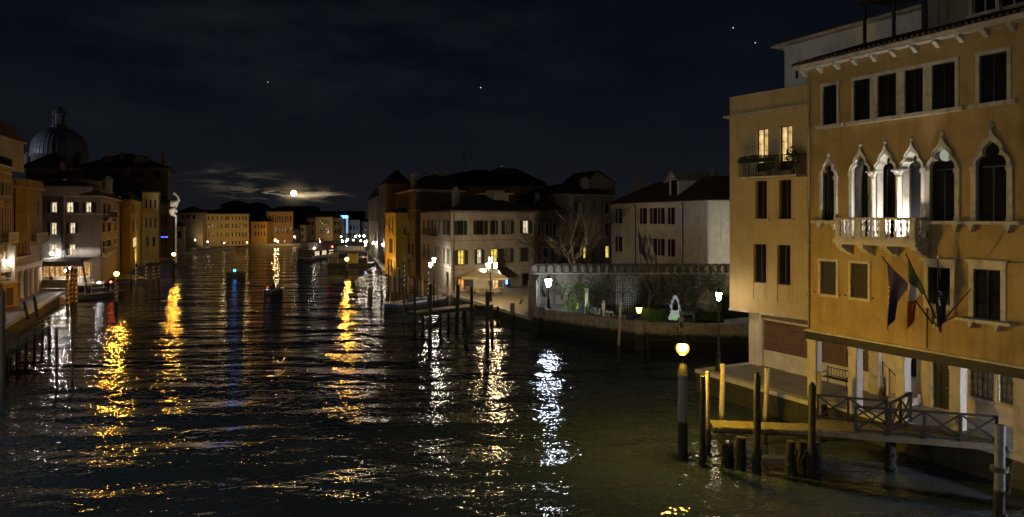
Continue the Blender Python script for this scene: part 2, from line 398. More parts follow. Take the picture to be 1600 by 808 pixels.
def roof_hip(mb, P, W_, depth, z, h, ov=.5, v0=0.0, m=0, ridge_in=None, along=True):
    """hip roof over the box W_ x depth behind plane P (in world axes)"""
    a, b, c, d = -ov, W_ + ov, v0 - ov, v0 + depth + ov
    i = ridge_in if ridge_in is not None else min(b - a, d - c) / 2
    if (b - a) >= (d - c): r0, r1 = (a + i, (c + d) / 2), (b - i, (c + d) / 2)
    else: r0, r1 = ((a + b) / 2, c + i), ((a + b) / 2, d - i)
    A = [(a, c), (b, c), (b, d), (a, d)]
    vs = [P.w(u, v, z) for u, v in A] + [P.w(r0[0], r0[1], z + h), P.w(r1[0], r1[1], z + h)] + [P.w(u, v, z - .12) for u, v in A]
    if (b - a) >= (d - c): fs = [(0, 1, 5, 4), (1, 2, 5), (2, 3, 4, 5), (3, 0, 4)]
    else: fs = [(0, 1, 4), (1, 2, 5, 4), (2, 3, 5), (3, 0, 4, 5)]
    fs += [(6, 7, 1, 0), (7, 8, 2, 1), (8, 9, 3, 2), (9, 6, 0, 3), (9, 8, 7, 6)]
    return mb.add(vs, fs, m)
def rel(mb, root):
    """shift world-space vertices into the root's own frame"""
    r = root.location; mb.v = [(v[0] - r.x, v[1] - r.y, v[2] - r.z) for v in mb.v]; return mb
def pbox(mb, P, u0, u1, v0, v1, z0, z1, m=0):
    mb.prism([P.w(u0, v0)[:2], P.w(u1, v0)[:2], P.w(u1, v1)[:2], P.w(u0, v1)[:2]], z0, z1, m); return mb
def body(mb, P, W_, depth, z0, z1, m=0, front=False):
    """side, back and top sheets of a building behind plane P"""
    A = [P.w(0), P.w(W_), P.w(W_, depth), P.w(0, depth)]
    vs = [Vector((p.x, p.y, z0)) for p in A] + [Vector((p.x, p.y, z1)) for p in A]
    fs = [(1, 2, 6, 5), (2, 3, 7, 6), (3, 0, 4, 7), (4, 5, 6, 7)] + ([(0, 1, 5, 4)] if front else [])
    return mb.add(vs, fs, m)
def put(mb_local, P, mb_world):
    """append plane-local geometry (u, v, z) to a world-space builder"""
    o = len(mb_world.v); mb_world.v += [tuple(P.w(v[0], v[1], v[2])) for v in mb_local.v]
    mb_world.f += [[o + i for i in f] for f in mb_local.f]; mb_world.m += mb_local.m; mb_world.sm += mb_local.sm
    return mb_world

# ================================================================== the water
wm = MB(); wm.add([(-900, -40, 0), (900, -40, 0), (900, 2500, 0), (-900, 2500, 0)], [(0, 1, 2, 3)])
tag(wm.build('canal_water', WATER), kind='structure')
FZ = 1.3                                       # right bank pavement height
d_ = Vector((.4472, -.8944))
PP = Plane((15.16, 36.1), (15.16 + d_.x * 24, 36.1 + d_.y * 24))      # facade plane of the gothic palazzo
BP = PP.off(3.8)                                # wall at the back of the arcade
PZ = PP.z
# ---------------------------------------------------------------- fondamenta (right bank)
UA = -7.73
pv = thing('pavement', None, None, (PP.o.x, PP.o.y, 0)); pv['kind'] = 'structure'
mb = MB()
def ppoly(mbx, pts, z0, z1, m=0): return mbx.prism([PP.w(u, v)[:2] for u, v in pts], z0, z1, m)
ppoly(mb, [(UA, -.65), (1.25, -.65), (1.25, -.02), (24, -.02), (24, 4.2), (-5.3, 4.2), (-5.3, 14), (UA, 14)], -1.5, FZ - .06)
rel(mb, pv).build('quay_wall', QUAYFACE, pv)
random.seed(3)
def piece(mbx, name, mat, P, u0, u1, v0, v1, z0, z1, root):
    b = .012
    mbx.box((0, 0, 0), (u1 - u0, v1 - v0, z1 - z0))
    return mbx.build(name, mat, root, P.w(u0, v0, z0) - root.location, P.rz)
slab_cache = {}
def cached(name, mat, P, u0, u1, v0, v1, z0, z1, root):
    k = (name, mat.name, round(u1 - u0, 2), round(v1 - v0, 2), round(z1 - z0, 2))
    if k not in slab_cache: slab_cache[k] = MB().box((0, 0, 0), (u1 - u0, v1 - v0, z1 - z0)).mesh(name, mat)
    return link(name, slab_cache[k], root, P.w(u0, v0, z0) - root.location, P.rz)
u = UA + .45; col_i = 0
while u < 12.4:
    v = -.18 if u < 1.2 else .42
    vmax = 8.0 if u < -5.6 else 3.75
    if u >= 1.2: v = .42
    while v < vmax - .3:
        w_ = min(.82, vmax - v)
        off = .35 if int(round((v + .2) / .82)) % 2 else 0
        cached('paving_slab', PAVE, PP, u + .008, u + 1.192, v + .008, v + w_ - .008, FZ - .055, FZ + random.choice((0, .003, .006)), pv)
        v += .82
    u += 1.2
u = UA
while u < 1.0:
    cached('kerb_stone', KERB, PP, u + .006, u + 1.27, -.68, -.19, FZ - .2, FZ + .015, pv); u += 1.28
u = 1.25
while u < 12.5:
    cached('kerb_stone', KERB, PP, u + .006, u + 1.27, -.05, .41, FZ - .2, FZ + .015, pv); u += 1.28
v = -.15
while v < 7.8:
    cached('kerb_stone', KERB, PP, UA - .03, UA + .44, v + .006, v + 1.24, FZ - .2, FZ + .015, pv); v += 1.25
for row in range(3):
    z0 = FZ - .22 - .37 * (row + 1); u = UA + .05 + (.35 if row % 2 else 0)
    while u < 1.1:
        w_ = random.choice((.55, .75, .95))
        cached('block', QUAYFACE, PP, u, min(u + w_ - .02, 1.2), -.675, -.60, z0, z0 + .35, pv); u += w_
    u = 1.3 + (.3 if row % 2 else 0)
    while u < 7.5:
        w_ = random.choice((.55, .75, .95))
        cached('block', QUAYFACE, PP, u, u + w_ - .02, -.05, .02, z0, z0 + .35, pv); u += w_
# ---------------------------------------------------------------- gothic palazzo
pal = thing('palazzo', 'ochre gothic palazzo with pointed arch windows, stone balcony and flags over an arcade', 'palace', (PP.o.x, PP.o.y, FZ))
def pr(x0, y0, x1, y1):     # photo rectangle -> facade coordinates
    return (PP.u(x0), PP.u(x1), PZ(x0, y1), PZ(x0, y0))
ops = []; rects = []
zt, zb_ = PZ(1347, 124), PZ(1347, 188)
zt1, zb1 = PZ(1296, 137), PZ(1296, 195)
TOPW = [(PP.u(1286.5), PP.u(1308), 1), (PP.u(1335), PP.u(1360), 0), (PP.u(1372), PP.u(1401), 0), (PP.u(1414.5), PP.u(1443), 0), (PP.u(1457), PP.u(1493), 0), (PP.u(1531), PP.u(1574), 1)]
for a, b, k in TOPW: ops.append((a, b, zb_, zt))
MEZ = [(1282.5, 1307, 8.32, 6.68, 0), (1330, 1357, 8.32, 6.68, 0), (1450.6, 1485.5, 8.38, 6.78, 1), (1522, 1564, 8.42, 6.42, 2)]
for x0, x1, z1_, z0_, k in MEZ: ops.append((PP.u(x0), PP.u(x1), z0_, z1_))
SP = 12.56; GB = 10.36
GOTH = []
for cx, hw in ((1295.3, .36), (1473.5, .53), (1550, .58)): GOTH.append((PP.u(cx), hw, SP, GB, 0))
for cx in (1345.4, 1384.5, 1426): GOTH.append((PP.u(cx), .44, SP + .1, 9.62, 1))
for c, hw, s_, b_, k in GOTH: ops.append((c - hw, c + hw, b_, s_, 'ogee', .42 if k else .20))
# two storeys of windows continue beyond the frame towards the bridge
for k in range(3):
    ops.append((13.0 + 2.8 * k, 14.1 + 2.8 * k, 6.6, 8.4)); ops.append((13.0 + 2.8 * k, 14.1 + 2.8 * k, zb_, zt)); ops.append((13.0 + 2.8 * k, 14.1 + 2.8 * k, GB, SP, 'ogee'))
lo = MB()
facade(lo, 0, 24, 4.76, 18.05, ops, rev=.16, m=0, mrev=1)
wl = put(lo, PP, MB()); body(wl, PP, 24, 11, 4.76, 18.05)
wl.add([PP.w(24, 0, 1.2), PP.w(24, 11, 1.2), PP.w(24, 11, 4.8), PP.w(24, 0, 4.8)], [(0, 1, 2, 3)])
rel(wl, pal).build('wall', [OCHRE, STONE], pal)
for a, b, k in TOPW:
    window(pal, PP, a, b, zb_, zt, frame=BLACK, nx=2, nz=1, sur=0.0, sill=False, rev=.16)
for k in range(3):
    window(pal, PP, 13.0 + 2.8 * k, 14.1 + 2.8 * k, 6.6, 8.4, frame=BLACK, sur=.15, rev=.16)
    window(pal, PP, 13.0 + 2.8 * k, 14.1 + 2.8 * k, zb_, zt, frame=BLACK, sur=.15, rev=.16)
# stone surrounds of the top row: two single, one shared by four lights
def surround(ua, ub, za, zb, t=.15, inner=(), sill=True, ear=.22):
    s = MB(); s.box((ua - t, -.05, za), (ua, .03, zb)); s.box((ub, -.05, za), (ub + t, .03, zb)); s.box((ua - t, -.05, zb), (ub + t, .03, zb + t))
    for a, b in inner: s.box((a, -.05, za), (b, .03, zb))
    rel(put(s, PP, MB()), pal).build('stone_surround', STONE, pal)
    if sill:
        s = MB().box((ua - t - ear, -.16, za - .17), (ub + t + ear, .03, za - .003)); rel(put(s, PP, MB()), pal).build('sill', STONE, pal)
surround(TOPW[0][0], TOPW[0][1], zb_, zt); surround(TOPW[5][0], TOPW[5][1], zb_, zt)
surround(TOPW[1][0], TOPW[4][1], zb_, zt, inner=[(TOPW[i][1], TOPW[i + 1][0]) for i in (1, 2, 3)])
for x0, x1, z1_, z0_, k in MEZ:
    a, b = PP.u(x0), PP.u(x1)
    if k == 0: window(pal, PP, a, b, z0_, z1_, pane=CLOSED, frame=FRAME, nx=1, sur=.13, sill=False, rev=.16)
    elif k == 1: window(pal, PP, a, b, z0_, z1_, frame=BLACK, nx=2, sur=.19, sill=False, rev=.16, hood=True)
    else:
        window(pal, PP, a, b, z0_, z1_, frame=SHUT, nx=2, sur=.2, sill=False, rev=.16, hood=True)
        s = MB().box((a - .55, -.42, z0_ - .14), (b + .55, .03, z0_ - .01))
        for q in (a - .1, b - .12): s.xprism([(q, z0_ - .14), (q + .22, z0_ - .14), (q + .11, z0_ - .42)], -.34, .02)
        rel(put(s, PP, MB()), pal).build('sill', STONE, pal)
for x0, x1, z1_, z0_, k in MEZ[:2]:              # iron shutter stays beside the small windows
    for q in (PP.u(x0) - .28, PP.u(x1) + .28):
        s = MB(); s.tube([PP.w(q, .02, z0_ + .05), PP.w(q, -.12, z0_ + .05), PP.w(q, -.12, z0_ + .14)], .018, 5); rel(s, pal).build('shutter_stay', IRON, pal)
def ogee_frame(c, hw, sp, bot, mat, cap=True, jl=True, jr=True, pane=True):
    s = MB()
    for sg in (-1, 1):
        for k in range(len(OG_IN) - 1):
            a0, a1 = OG_IN[k], OG_IN[k + 1]; b0, b1 = OG_OUT[k], OG_OUT[k + 1]
            q = [(c + sg * a0[0] * hw, sp + a0[1] * hw), (c + sg * b0[0] * hw, sp + b0[1] * hw), (c + sg * b1[0] * hw, sp + b1[1] * hw), (c + sg * a1[0] * hw, sp + a1[1] * hw)]
            vs = [(x, -.10, z) for x, z in q] + [(x, .02, z) for x, z in q]
            fs = [(0, 1, 2, 3), (1, 5, 6, 2), (0, 3, 7, 4)]
            if sg < 0: fs = [f[::-1] for f in fs]
            s.add(vs, fs)
            # outer moulding, a thinner raised roll
            e = .82
            q2 = [(c + sg * (a[0] * (1 - e) + b[0] * e) * hw, sp + (a[1] * (1 - e) + b[1] * e) * hw) for a, b in ((a0, b0), (a1, b1))]
            s.tube([(q2[0][0], -.11, q2[0][1]), (q2[1][0], -.11, q2[1][1])], .035, 6)
    s.lathe([(.05, 0), (.09, .05), (.09, .12), (.05, .17), (.04, .20), (.0, .27)], (c, -.05, sp + 2.66 * hw), 8)   # finial
    rel(put(s, PP, MB()), pal).build('arch_moulding', mat, pal)
    t = .33 * hw + .02
    for sg, on in ((-1, jl), (1, jr)):
        if not on: continue
        s = MB(); x0, x1 = (c - hw - t, c - hw) if sg < 0 else (c + hw, c + hw + t)
        s.box((x0, -.09, bot), (x1, .02, sp - .20)); s.box((x0 - .03, -.13, sp - .20), (x1 + .03, .02, sp - .004)); s.box((x0 - .02, -.11, bot), (x1 + .02, .0, bot + .13))
        rel(put(s, PP, MB()), pal).build('jamb', mat, pal)
    if pane:
        s = MB(); s.box((c - hw, .12, bot), (c - hw + .06, .18, sp)); s.box((c + hw - .06, .12, bot), (c + hw, .18, sp)); s.box((c - .03, .12, bot), (c + .03, .18, sp)); s.box((c - hw, .11, sp - .05), (c + hw, .19, sp + .02))
        o = rel(put(s, PP, MB()), pal).build('window', BLACK, pal)
        s = MB().add([(c - hw, .16, bot), (c + hw, .16, bot), (c + hw, .16, sp), (c - hw, .16, sp)], [(0, 1, 2, 3)])
        pts = [(c + x * hw, sp + z * hw) for x, z in OG_IN] + [(c - x * hw, sp + z * hw) for x, z in OG_IN[::-1][1:]]
        s.add([(x, .16, z) for x, z in pts], [tuple(range(len(pts)))])
        rel(put(s, PP, MB()), pal).build('pane', DGLASS, o)
for i, (c, hw, s_, b_, k) in enumerate(GOTH[:3]):
    ogee_frame(c, hw, s_, b_, STONE)
    s = MB().box((c - hw * 1.33 - .38, -.34, b_ - .14), (c + hw * 1.33 + .38, .02, b_ - .003))
    for q in (c - hw * 1.2, c + hw * 1.2): s.xprism([(q - .13, b_ - .14), (q + .13, b_ - .14), (q + .02, b_ - .46)], -.28, .02)
    rel(put(s, PP, MB()), pal).build('sill', STONE, pal)
for k in range(3): ogee_frame(13.55 + 2.8 * k, .55, SP, GB, STONE)
c1, hw1 = GOTH[1][0], GOTH[1][1]                 # blind disc made pale by emission, in the head of the fourth gothic window
s = MB(); s.tube([(c1 + .06, .08, SP + .53 + .06), (c1 + .06, .14, SP + .53 + .06)], .26, 20, smooth=False)
rel(put(s, PP, MB()), pal).build('round_pane', emis('pale_disc_glow', (.70, .78, .62), .42), pal)
# the lit three-light loggia
TG = GOTH[3:]
for i, (c, hw, s_, b_, k) in enumerate(TG): ogee_frame(c, hw, s_, b_, STONE_W, jl=(i == 0), jr=(i == 2), pane=False)
def column(mbx, x, y, z0, z1, r):
    mbx.lathe([(r * 1.6, 0), (r * 1.6, .06), (r * 1.25, .12), (r * 1.3, .17), (r, .22), (r * .95, z1 - z0 - .36), (r * 1.15, z1 - z0 - .33), (r * .95, z1 - z0 - .30), (r * 1.3, z1 - z0 - .16), (r * 1.75, z1 - z0 - .09)], (x, y, z0), 14)
    mbx.box((x - r * 2, y - r * 2, z1 - .09), (x + r * 2, y + r * 2, z1))
    for k in range(4):
        a = PI / 4 + k * PI / 2; mbx.tube([(x + r * math.cos(a), y + r * math.sin(a), z1 - .26), (x + r * 1.9 * math.cos(a), y + r * 1.9 * math.sin(a), z1 - .12)], [.03, .05], 5)
for i in (0, 1):
    x = (TG[i][0] + TG[i + 1][0]) / 2
    s = MB(); column(s, x, .02, 9.62, SP + .1, .12); rel(put(s, PP, MB()), pal).build('column', STONE_W, pal)
    s = MB(); s.box((x - .12, .20, 9.62), (x + .12, .42, SP + .1)); rel(put(s, PP, MB()), pal).build('pilaster', STONE_W, pal)
LU0, LU1 = TG[0][0] - TG[0][1] - .02, TG[2][0] + TG[2][1] + .02
s = MB(); s.box((LU0 - .1, .42, 9.5), (LU1 + .1, 1.0, 9.60)); s.box((LU0 - .1, .42, SP + 1.0), (LU1 + .1, 1.0, SP + 1.1)); s.box((LU0 - .2, .42, 9.6), (LU0 - .1, 1.0, SP + 1)); s.box((LU1 + .1, .42, 9.6), (LU1 + .2, 1.0, SP + 1))
rel(put(s, PP, MB()), pal).build('loggia_room', PLASTER_W, pal)
s = MB(); s.box((LU0 - .1, .90, 9.6), (LU1 + .1, .98, SP + 1)); o = rel(put(s, PP, MB()), pal).build('window', DGLASS, pal)
for k, x in enumerate([LU0 + .05 + i * (LU1 - LU0 - .1) / 6 for i in range(7)]):
    s = MB(); s.box((x - .035, .83, 9.6), (x + .035, .895, SP + .2)); rel(put(s, PP, MB()), pal).build('frame', FRAME, pal)
s = MB(); n = 40
for k in range(n):
    x0 = LU0 + .22 + .42 * k / n; x1 = LU0 + .22 + .42 * (k + 1) / n
    s.add([(x0, 0.78 + .03 * math.sin(k * 1.3), 9.62), (x1, 0.78 + .03 * math.sin(k * 1.3 + 1.3), 9.62), (x1, 0.78 + .03 * math.sin(k * 1.3 + 1.3), SP + .4), (x0, 0.78 + .03 * math.sin(k * 1.3), SP + .4)], [(0, 1, 2, 3)])
rel(put(s, PP, MB()), pal).build('curtain', rough('white_curtain', (.5, .58, .55), .9, .05, 2, 0), pal)
MB().lathe([(0, -.12), (.1, -.05), (.1, .05), (0, .12)], (0, 0, 0), 10).build('ceiling_lamp', emis('loggia_bulb', (1, .93, .80), 45), pal, PP.w((LU0 + LU1) / 2 + .3, .66, SP + .78) - pal.location)
# balcony
BV = -.95; ZR = 10.5; ZF = 9.50
b0 = PP.u(1304.5, BV); b1 = PP.u(1430, BV)
bal = MB(); bal.box((b0 - .06, BV - .06, ZF - .18), (b1 + .06, .0, ZF)); bal.box((b0, BV, ZF - .26), (b1, -.002, ZF - .18))
rel(put(bal, PP, MB()), pal).build('balcony_floor', STONE, pal)
s = MB(); s.box((b0 - .05, BV - .05, ZR - .11), (b1 + .05, BV + .20, ZR)); s.box((b0 - .05, BV + .2, ZR - .11), (b0 + .2, -.002, ZR)); s.box((b1 - .2, BV + .2, ZR - .11), (b1 + .05, -.002, ZR))
s.box((b0, BV, ZF), (b1, BV + .16, ZF + .1)); s.box((b1 - .16, BV + .16, ZF), (b1, -.002, ZF + .1)); s.box((b0, BV + .16, ZF), (b0 + .16, -.002, ZF + .1))
rel(put(s, PP, MB()), pal).build('balcony_rail', STONE, pal)
BL = b1 - b0; piers = [b0 + .13, b0 + BL * .315, b0 + BL * .615, b1 - .14]
for x in piers:
    s = MB(); s.box((x - .13, BV + .006, ZF + .1), (x + .13, BV + .152, ZR - .11)); s.box((x - .09, BV - .015, ZF + .2), (x + .09, BV + .01, ZR - .2)); rel(put(s, PP, MB()), pal).build('balcony_pier', STONE, pal)
def balus_mesh(h, r=.062):
    p = [(r, 0), (r, .03), (r * .5, .06), (r * .45, h * .13), (r * 1.0, h * .25), (r * 1.0, h * .33), (r * .42, h * .46), (r * .62, h * .5), (r * .42, h * .54), (r, h * .67), (r, h * .75), (r * .45, h * .88), (r * .5, h - .06), (r, h - .03), (r, h)]
    return MB().lathe(p, (0, 0, 0), 10).mesh('baluster', STONE_W)
bm_ = balus_mesh(ZR - .11 - ZF - .1)
for a, b in zip(piers[:-1], piers[1:]):
    for k in range(4): link('baluster', bm_, pal, PP.w(a + (b - a) * (k + 1) / 5.0, BV + .08, ZF + .1) - pal.location)
for x in (b0 + .08, b1 - .08):
    for k in range(3): link('baluster', bm_, pal, PP.w(x, BV + .32 + k * .22, ZF + .1) - pal.location)
for x in piers:
    s = MB(); s.add([], []); prof = [(0, ZF - .27), (BV + .1, ZF - .27), (BV + .12, ZF - .40), (BV + .35, ZF - .52), (BV + .45, ZF - .62), (BV + .7, ZF - .66), (0, ZF - .80)]
    vs = [(x - .16, y, z) for y, z in prof] + [(x + .16, y, z) for y, z in prof]; n = len(prof)
    s.add(vs, [tuple(range(n)), tuple(range(2 * n - 1, n - 1, -1))] + [(i, n + i, n + (i + 1) % n, (i + 1) % n) for i in range(n)])
    rel(put(s, PP, MB()), pal).build('corbel', STONE, pal)
# floodlight on the balcony floor, shining up into the arches
fl = thing('floodlight', 'small floodlight on the floor of the stone balcony lighting the three arches', 'floodlight', tuple(PP.w(b1 - .45, -.35, ZF)), PP.rz)
MB().box((-.12, -.05, .0), (.12, .05, .04)).box((-.02, -.02, .04), (.02, .02, .1)).build('bracket', IRON, fl)
MB().box((-.11, -.07, .1), (.11, .07, .22)).build('housing', IRON, fl)
def spot(name, loc, target, power, col, size=1.6, rad=.06, blend=.6, parent=None):
    l = bpy.data.lights.new(name, 'SPOT'); l.energy = power; l.color = col; l.spot_size = size; l.spot_blend = blend; l.shadow_soft_size = rad
    o = bpy.data.objects.new(name, l); COL.objects.link(o); o.location = loc
    o.rotation_euler = (Vector(target) - Vector(loc)).to_track_quat('-Z', 'Y').to_euler(); return o
spot('floodlight_beam', PP.w(b1 - .55, -.50, ZF + .25), PP.w(b0 + .6, .5, SP + .9), 680, (1, .95, .85), 2.2)
s = MB(); s.tube([(.14, -.09, 4.85), (.14, -.09, 17.8)], .055, 7)
for z in (6.5, 9.2, 12, 15): s.box((.05, -.15, z), (.23, 0, z + .06))
rel(put(s, PP, MB()), pal).build('downpipe', rough('painted_pipe', (.22, .17, .10), .6, .2, 6, .1), pal)
uq = PP.u(1448.5); s = MB(); s.tube([(uq, -.03, 4.85), (uq + .02, -.03, 7.4), (uq, -.03, 9.2)], .022, 5); s.tube([(uq, -.03, 8.75), (uq + 2.0, -.03, 8.72), (uq + 4.3, -.03, 8.78)], .014, 4); rel(put(s, PP, MB()), pal).build('cable', BLACK, pal)
# eaves with stone brackets, roof
s = MB(); s.box((-.35, -.50, 18.05), (24.2, .1, 18.17)); s.box((-.35, -.56, 18.17), (24.2, .1, 18.27)); s.box((-.35, .1, 18.05), (0, 11, 18.27))
rel(put(s, PP, MB()), pal).build('eaves', STONE, pal)
for k in range(21):
    x = -.1 + k * .985; s = MB(); prof = [(0, 18.05), (-.40, 18.05), (-.40, 17.95), (-.24, 17.88), (-.12, 17.78), (0, 17.74)]
    vs = [(x - .09, y, z) for y, z in prof] + [(x + .09, y, z) for y, z in prof]; n = len(prof)
    s.add(vs, [tuple(range(n)), tuple(range(2 * n - 1, n - 1, -1))] + [(i, n + i, n + (i + 1) % n, (i + 1) % n) for i in range(n)])
    rel(put(s, PP, MB()), pal).build('eaves_bracket', STONE, pal)
s = MB(); n = 96                                   # rows of pantiles running up the slope
for k in range(n):
    x = -.4 + k * .256; s.tube([(x, -.62, 18.32), (x, 4.9, 20.0)], .085, 6)
s.add([(-.5, -.58, 18.28), (24.3, -.58, 18.28), (24.3, 5, 19.98), (-.5, 5, 19.98)], [(0, 1, 2, 3)])
s.add([(-.5, -.58, 18.28), (-.5, 5, 19.98), (-.5, 11, 18.28)], [(0, 1, 2)]); s.add([(-.5, 5, 19.98), (24.3, 5, 19.98), (24.3, 11, 18.28), (-.5, 11, 18.28)], [(0, 1, 2, 3)])
o = rel(put(s, PP, MB()), pal).build('roof', ROOF, pal)
# attic storey set back on the roof
AP = PP.off(2.2); ua = AP.u(1447); a0 = AP.u(1514); a1 = AP.u(1606)
za, zb2 = AP.z(1514, 25), AP.z(1514, -22)
s = MB(); facade(s, ua, 24, 18.8, za + 2.9, [(a0 + .15, (a0 + a1) / 2 - .06, za, za + 1.9), ((a0 + a1) / 2 + .06, a1, za, za + 1.9)], rev=.2, m=0, mrev=1)
wl = put(s, AP, MB()); body(wl, Plane(AP.w(ua), AP.w(24)), 24 - ua, 6, 18.8, za + 2.9)
rel(wl, pal).build('attic_wall', [PLASTER_G, STONE], pal)
window(pal, AP, a0 + .15, (a0 + a1) / 2 - .06, za, za + 1.9, frame=FRAME_W, sur=.14, sill=True, rev=.2, proud=.04)
window(pal, AP, (a0 + a1) / 2 + .06, a1, za, za + 1.9, frame=FRAME_W, sur=.0, sill=False, rev=.2)
# roof terrace frame (altana)
alt = thing('roof_terrace', 'dark timber roof terrace with slatted canopy standing on the palazzo roof', 'terrace', tuple(PP.w(PP.u(1351, 1.2), 1.2, 18.9)), PP.rz)
T = PP.off(1.2); t0 = T.u(1351); t1 = T.u(1446); zt_ = T.z(1351, 9)
for uu in (t0, (t0 + t1) / 2, t1):
    for vv in (1.2, 3.4):
        s = MB(); s.box((uu - t0 - .06, vv - 1.2 - .06, -.7), (uu - t0 + .06, vv - 1.2 + .06, zt_ - 18.9 + (vv - 1.2) * .12)); s.build('post', WOODD, alt)
s = MB()
for vv in (0, 2.2): s.box((-.3, vv - .05, zt_ - 18.9 + vv * .12), (t1 - t0 + .3, vv + .05, zt_ - 18.9 + .14 + vv * .12))
s.build('beam', WOODD, alt)
for k in range(9):
    q = MB().box((-.35, -.05, 0), (t1 - t0 + .35, .05, .05)).build('slat', WOODD, alt, (0, -.15 + k * .3, zt_ - 18.9 + .15 + (-.15 + k * .3) * .12))
for k in range(9):
    q = MB().box((-.04, -.3, 0), (.04, 2.6, .05)).build('slat', WOODD, alt, (-.2 + k * (t1 - t0 + .4) / 8, 0, zt_ - 18.9 + .55))
# white house behind the palazzo roof
WP = PP.off(6.5); w0 = WP.u(1226); wz = WP.z(1226, 74)
wh = thing('house', 'plain white rendered house top rising behind the dark palazzo roof', 'house', tuple(WP.w(w0, 0, 0)))
s = MB(); facade(s, w0, w0 + 16, 10, wz, [(WP.u(1243), WP.u(1247), wz - 2.2, wz - 1.5)], rev=.2)
q = put(s, WP, MB()); body(q, Plane(WP.w(w0), WP.w(w0 + 16)), 16, 7, 10, wz); rel(q, wh).build('wall', rough('white_house_render', (.66, .68, .70), .9, .12, .9, .25, 30, streak=.4), wh)
window(wh, WP, WP.u(1243), WP.u(1247), wz - 2.2, wz - 1.5, nx=1, sill=False, rev=.2)
s = MB(); s.box((w0 - .6, -.6, wz), (w0 + 16.5, 8, wz + .14)); rel(put(s, WP, MB()), wh).build('eaves', STONE, wh)
s = MB(); roof_hip(s, Plane(WP.w(w0), WP.w(w0 + 16)), 16, 7, wz + .3, 1.0, .35); rel(s, wh).build('roof', ROOF, wh)
# ---------------------------------------------------------------- arcade under the palazzo
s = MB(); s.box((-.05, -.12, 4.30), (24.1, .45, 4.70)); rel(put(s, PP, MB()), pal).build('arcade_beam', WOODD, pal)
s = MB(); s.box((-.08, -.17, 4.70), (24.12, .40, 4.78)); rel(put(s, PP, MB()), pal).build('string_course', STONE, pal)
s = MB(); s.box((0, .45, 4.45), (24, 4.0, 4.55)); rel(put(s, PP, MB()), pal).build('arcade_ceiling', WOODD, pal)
for x0, x1 in ((1261, 1275), (1326, 1339), (1400, 1414), (1484, 1501), (1584, 1604)):
    a = PP.u(x0); b = PP.u(x1); a = max(a, 0.0)
    s = MB(); s.box((a, -.03, .35), (b, .42, 4.30)); s.box((a - .03, -.055, 4.14), (b + .03, .445, 4.29)); o = rel(put(s, PP, MB()), pal).build('arcade_pier', rough('pier_stone', (.44, .42, .39), .75, .18, 2, .3, 22, streak=.3, damp=(.9, (.05, .05, .03), .3)), pal)
for k in range(3): s = MB(); s.box((13.6 + 3 * k, -.03, .35), (14.1 + 3 * k, .42, 4.3)); rel(put(s, PP, MB()), pal).build('arcade_pier', rough('pier_stone', (1, 1, 1)), pal)
BZ = BP.z
gw = [(BP.u(1516), BP.u(1552), 2.25, 4.05), (BP.u(1561), BP.u(1597), 2.25, 4.05), (BP.u(1420), BP.u(1432), 2.55, 4.3)]
dr = (BP.u(1458), BP.u(1484), FZ + .02, 3.95)
g0 = BP.u(1378)
s = MB(); facade(s, g0, 24, FZ - .05, 4.46, gw + [dr], rev=.25, m=0, mrev=0)
rel(put(s, BP, MB()), pal).build('arcade_wall', rough('arcade_plaster', (.64, .56, .42), .9, .14, 1.2, .3, 30, streak=.3), pal)
for g in gw[:2]:
    o = window(pal, BP, *g, frame=FRAME_W, nx=2, nz=2, sur=.0, sill=True, rev=.25, pane=LIT_D)
    gr = MB(); w_ = g[1] - g[0]; h_ = g[3] - g[2]
    for k in range(6):
        xx = w_ * k / 5; gr.tube([(xx, -.10, 0), (xx, -.10, h_)], .013, 5)
    for k in range(3): gr.tube([(0, -.10, h_ * (k + .15) / 2.3), (w_, -.10, h_ * (k + .15) / 2.3)], .012, 5)
    for i in range(5):
        for j in range(5):
            cx = w_ * (i + .5) / 5; cz = h_ * (j + .5) / 5; r_ = w_ / 10
            gr.tube([(cx - r_, -.10, cz), (cx, -.10, cz + r_ * 1.5), (cx + r_, -.10, cz), (cx, -.10, cz - r_ * 1.5), (cx - r_, -.10, cz)], .011, 4)
            if i < 4: gr.lathe([(0, -.035), (.03, 0), (0, .035)], (w_ * (i + 1) / 5, -.11, cz), 6)
    gr.build('grille', IRON, o)
window(pal, BP, *gw[2], frame=IRON, nx=3, nz=3, sill=False, rev=.25)
s = MB(); a, b, z0, z1 = dr; s.box((a, .16, z0), (b, .22, z1))
for i in range(2):
    for j in range(3): s.box((a + .12 + i * (b - a) / 2, .12, z0 + .15 + j * .82), (a + (b - a) / 2 - .1 + i * (b - a) / 2, .16, z0 + .8 + j * .82))
o = rel(put(s, BP, MB()), pal).build('door', BLACK, pal)
s = MB(); s.lathe([(0, 0), (.05, .03), (.05, .06), (0, .09)], (b - .18, .08, z0 + 1.0), 8); rel(put(s, BP, MB()), pal).build('door_knob', STONE, pal)
s = MB(); s.box((a - .22, -.05, FZ), (a, .03, z1 + .2)); s.box((b, -.05, FZ), (b + .12, .03, z1 + .2)); s.box((a, -.05, z1), (b, .03, z1 + .2)); rel(put(s, BP, MB()), pal).build('door_surround', STONE, pal)
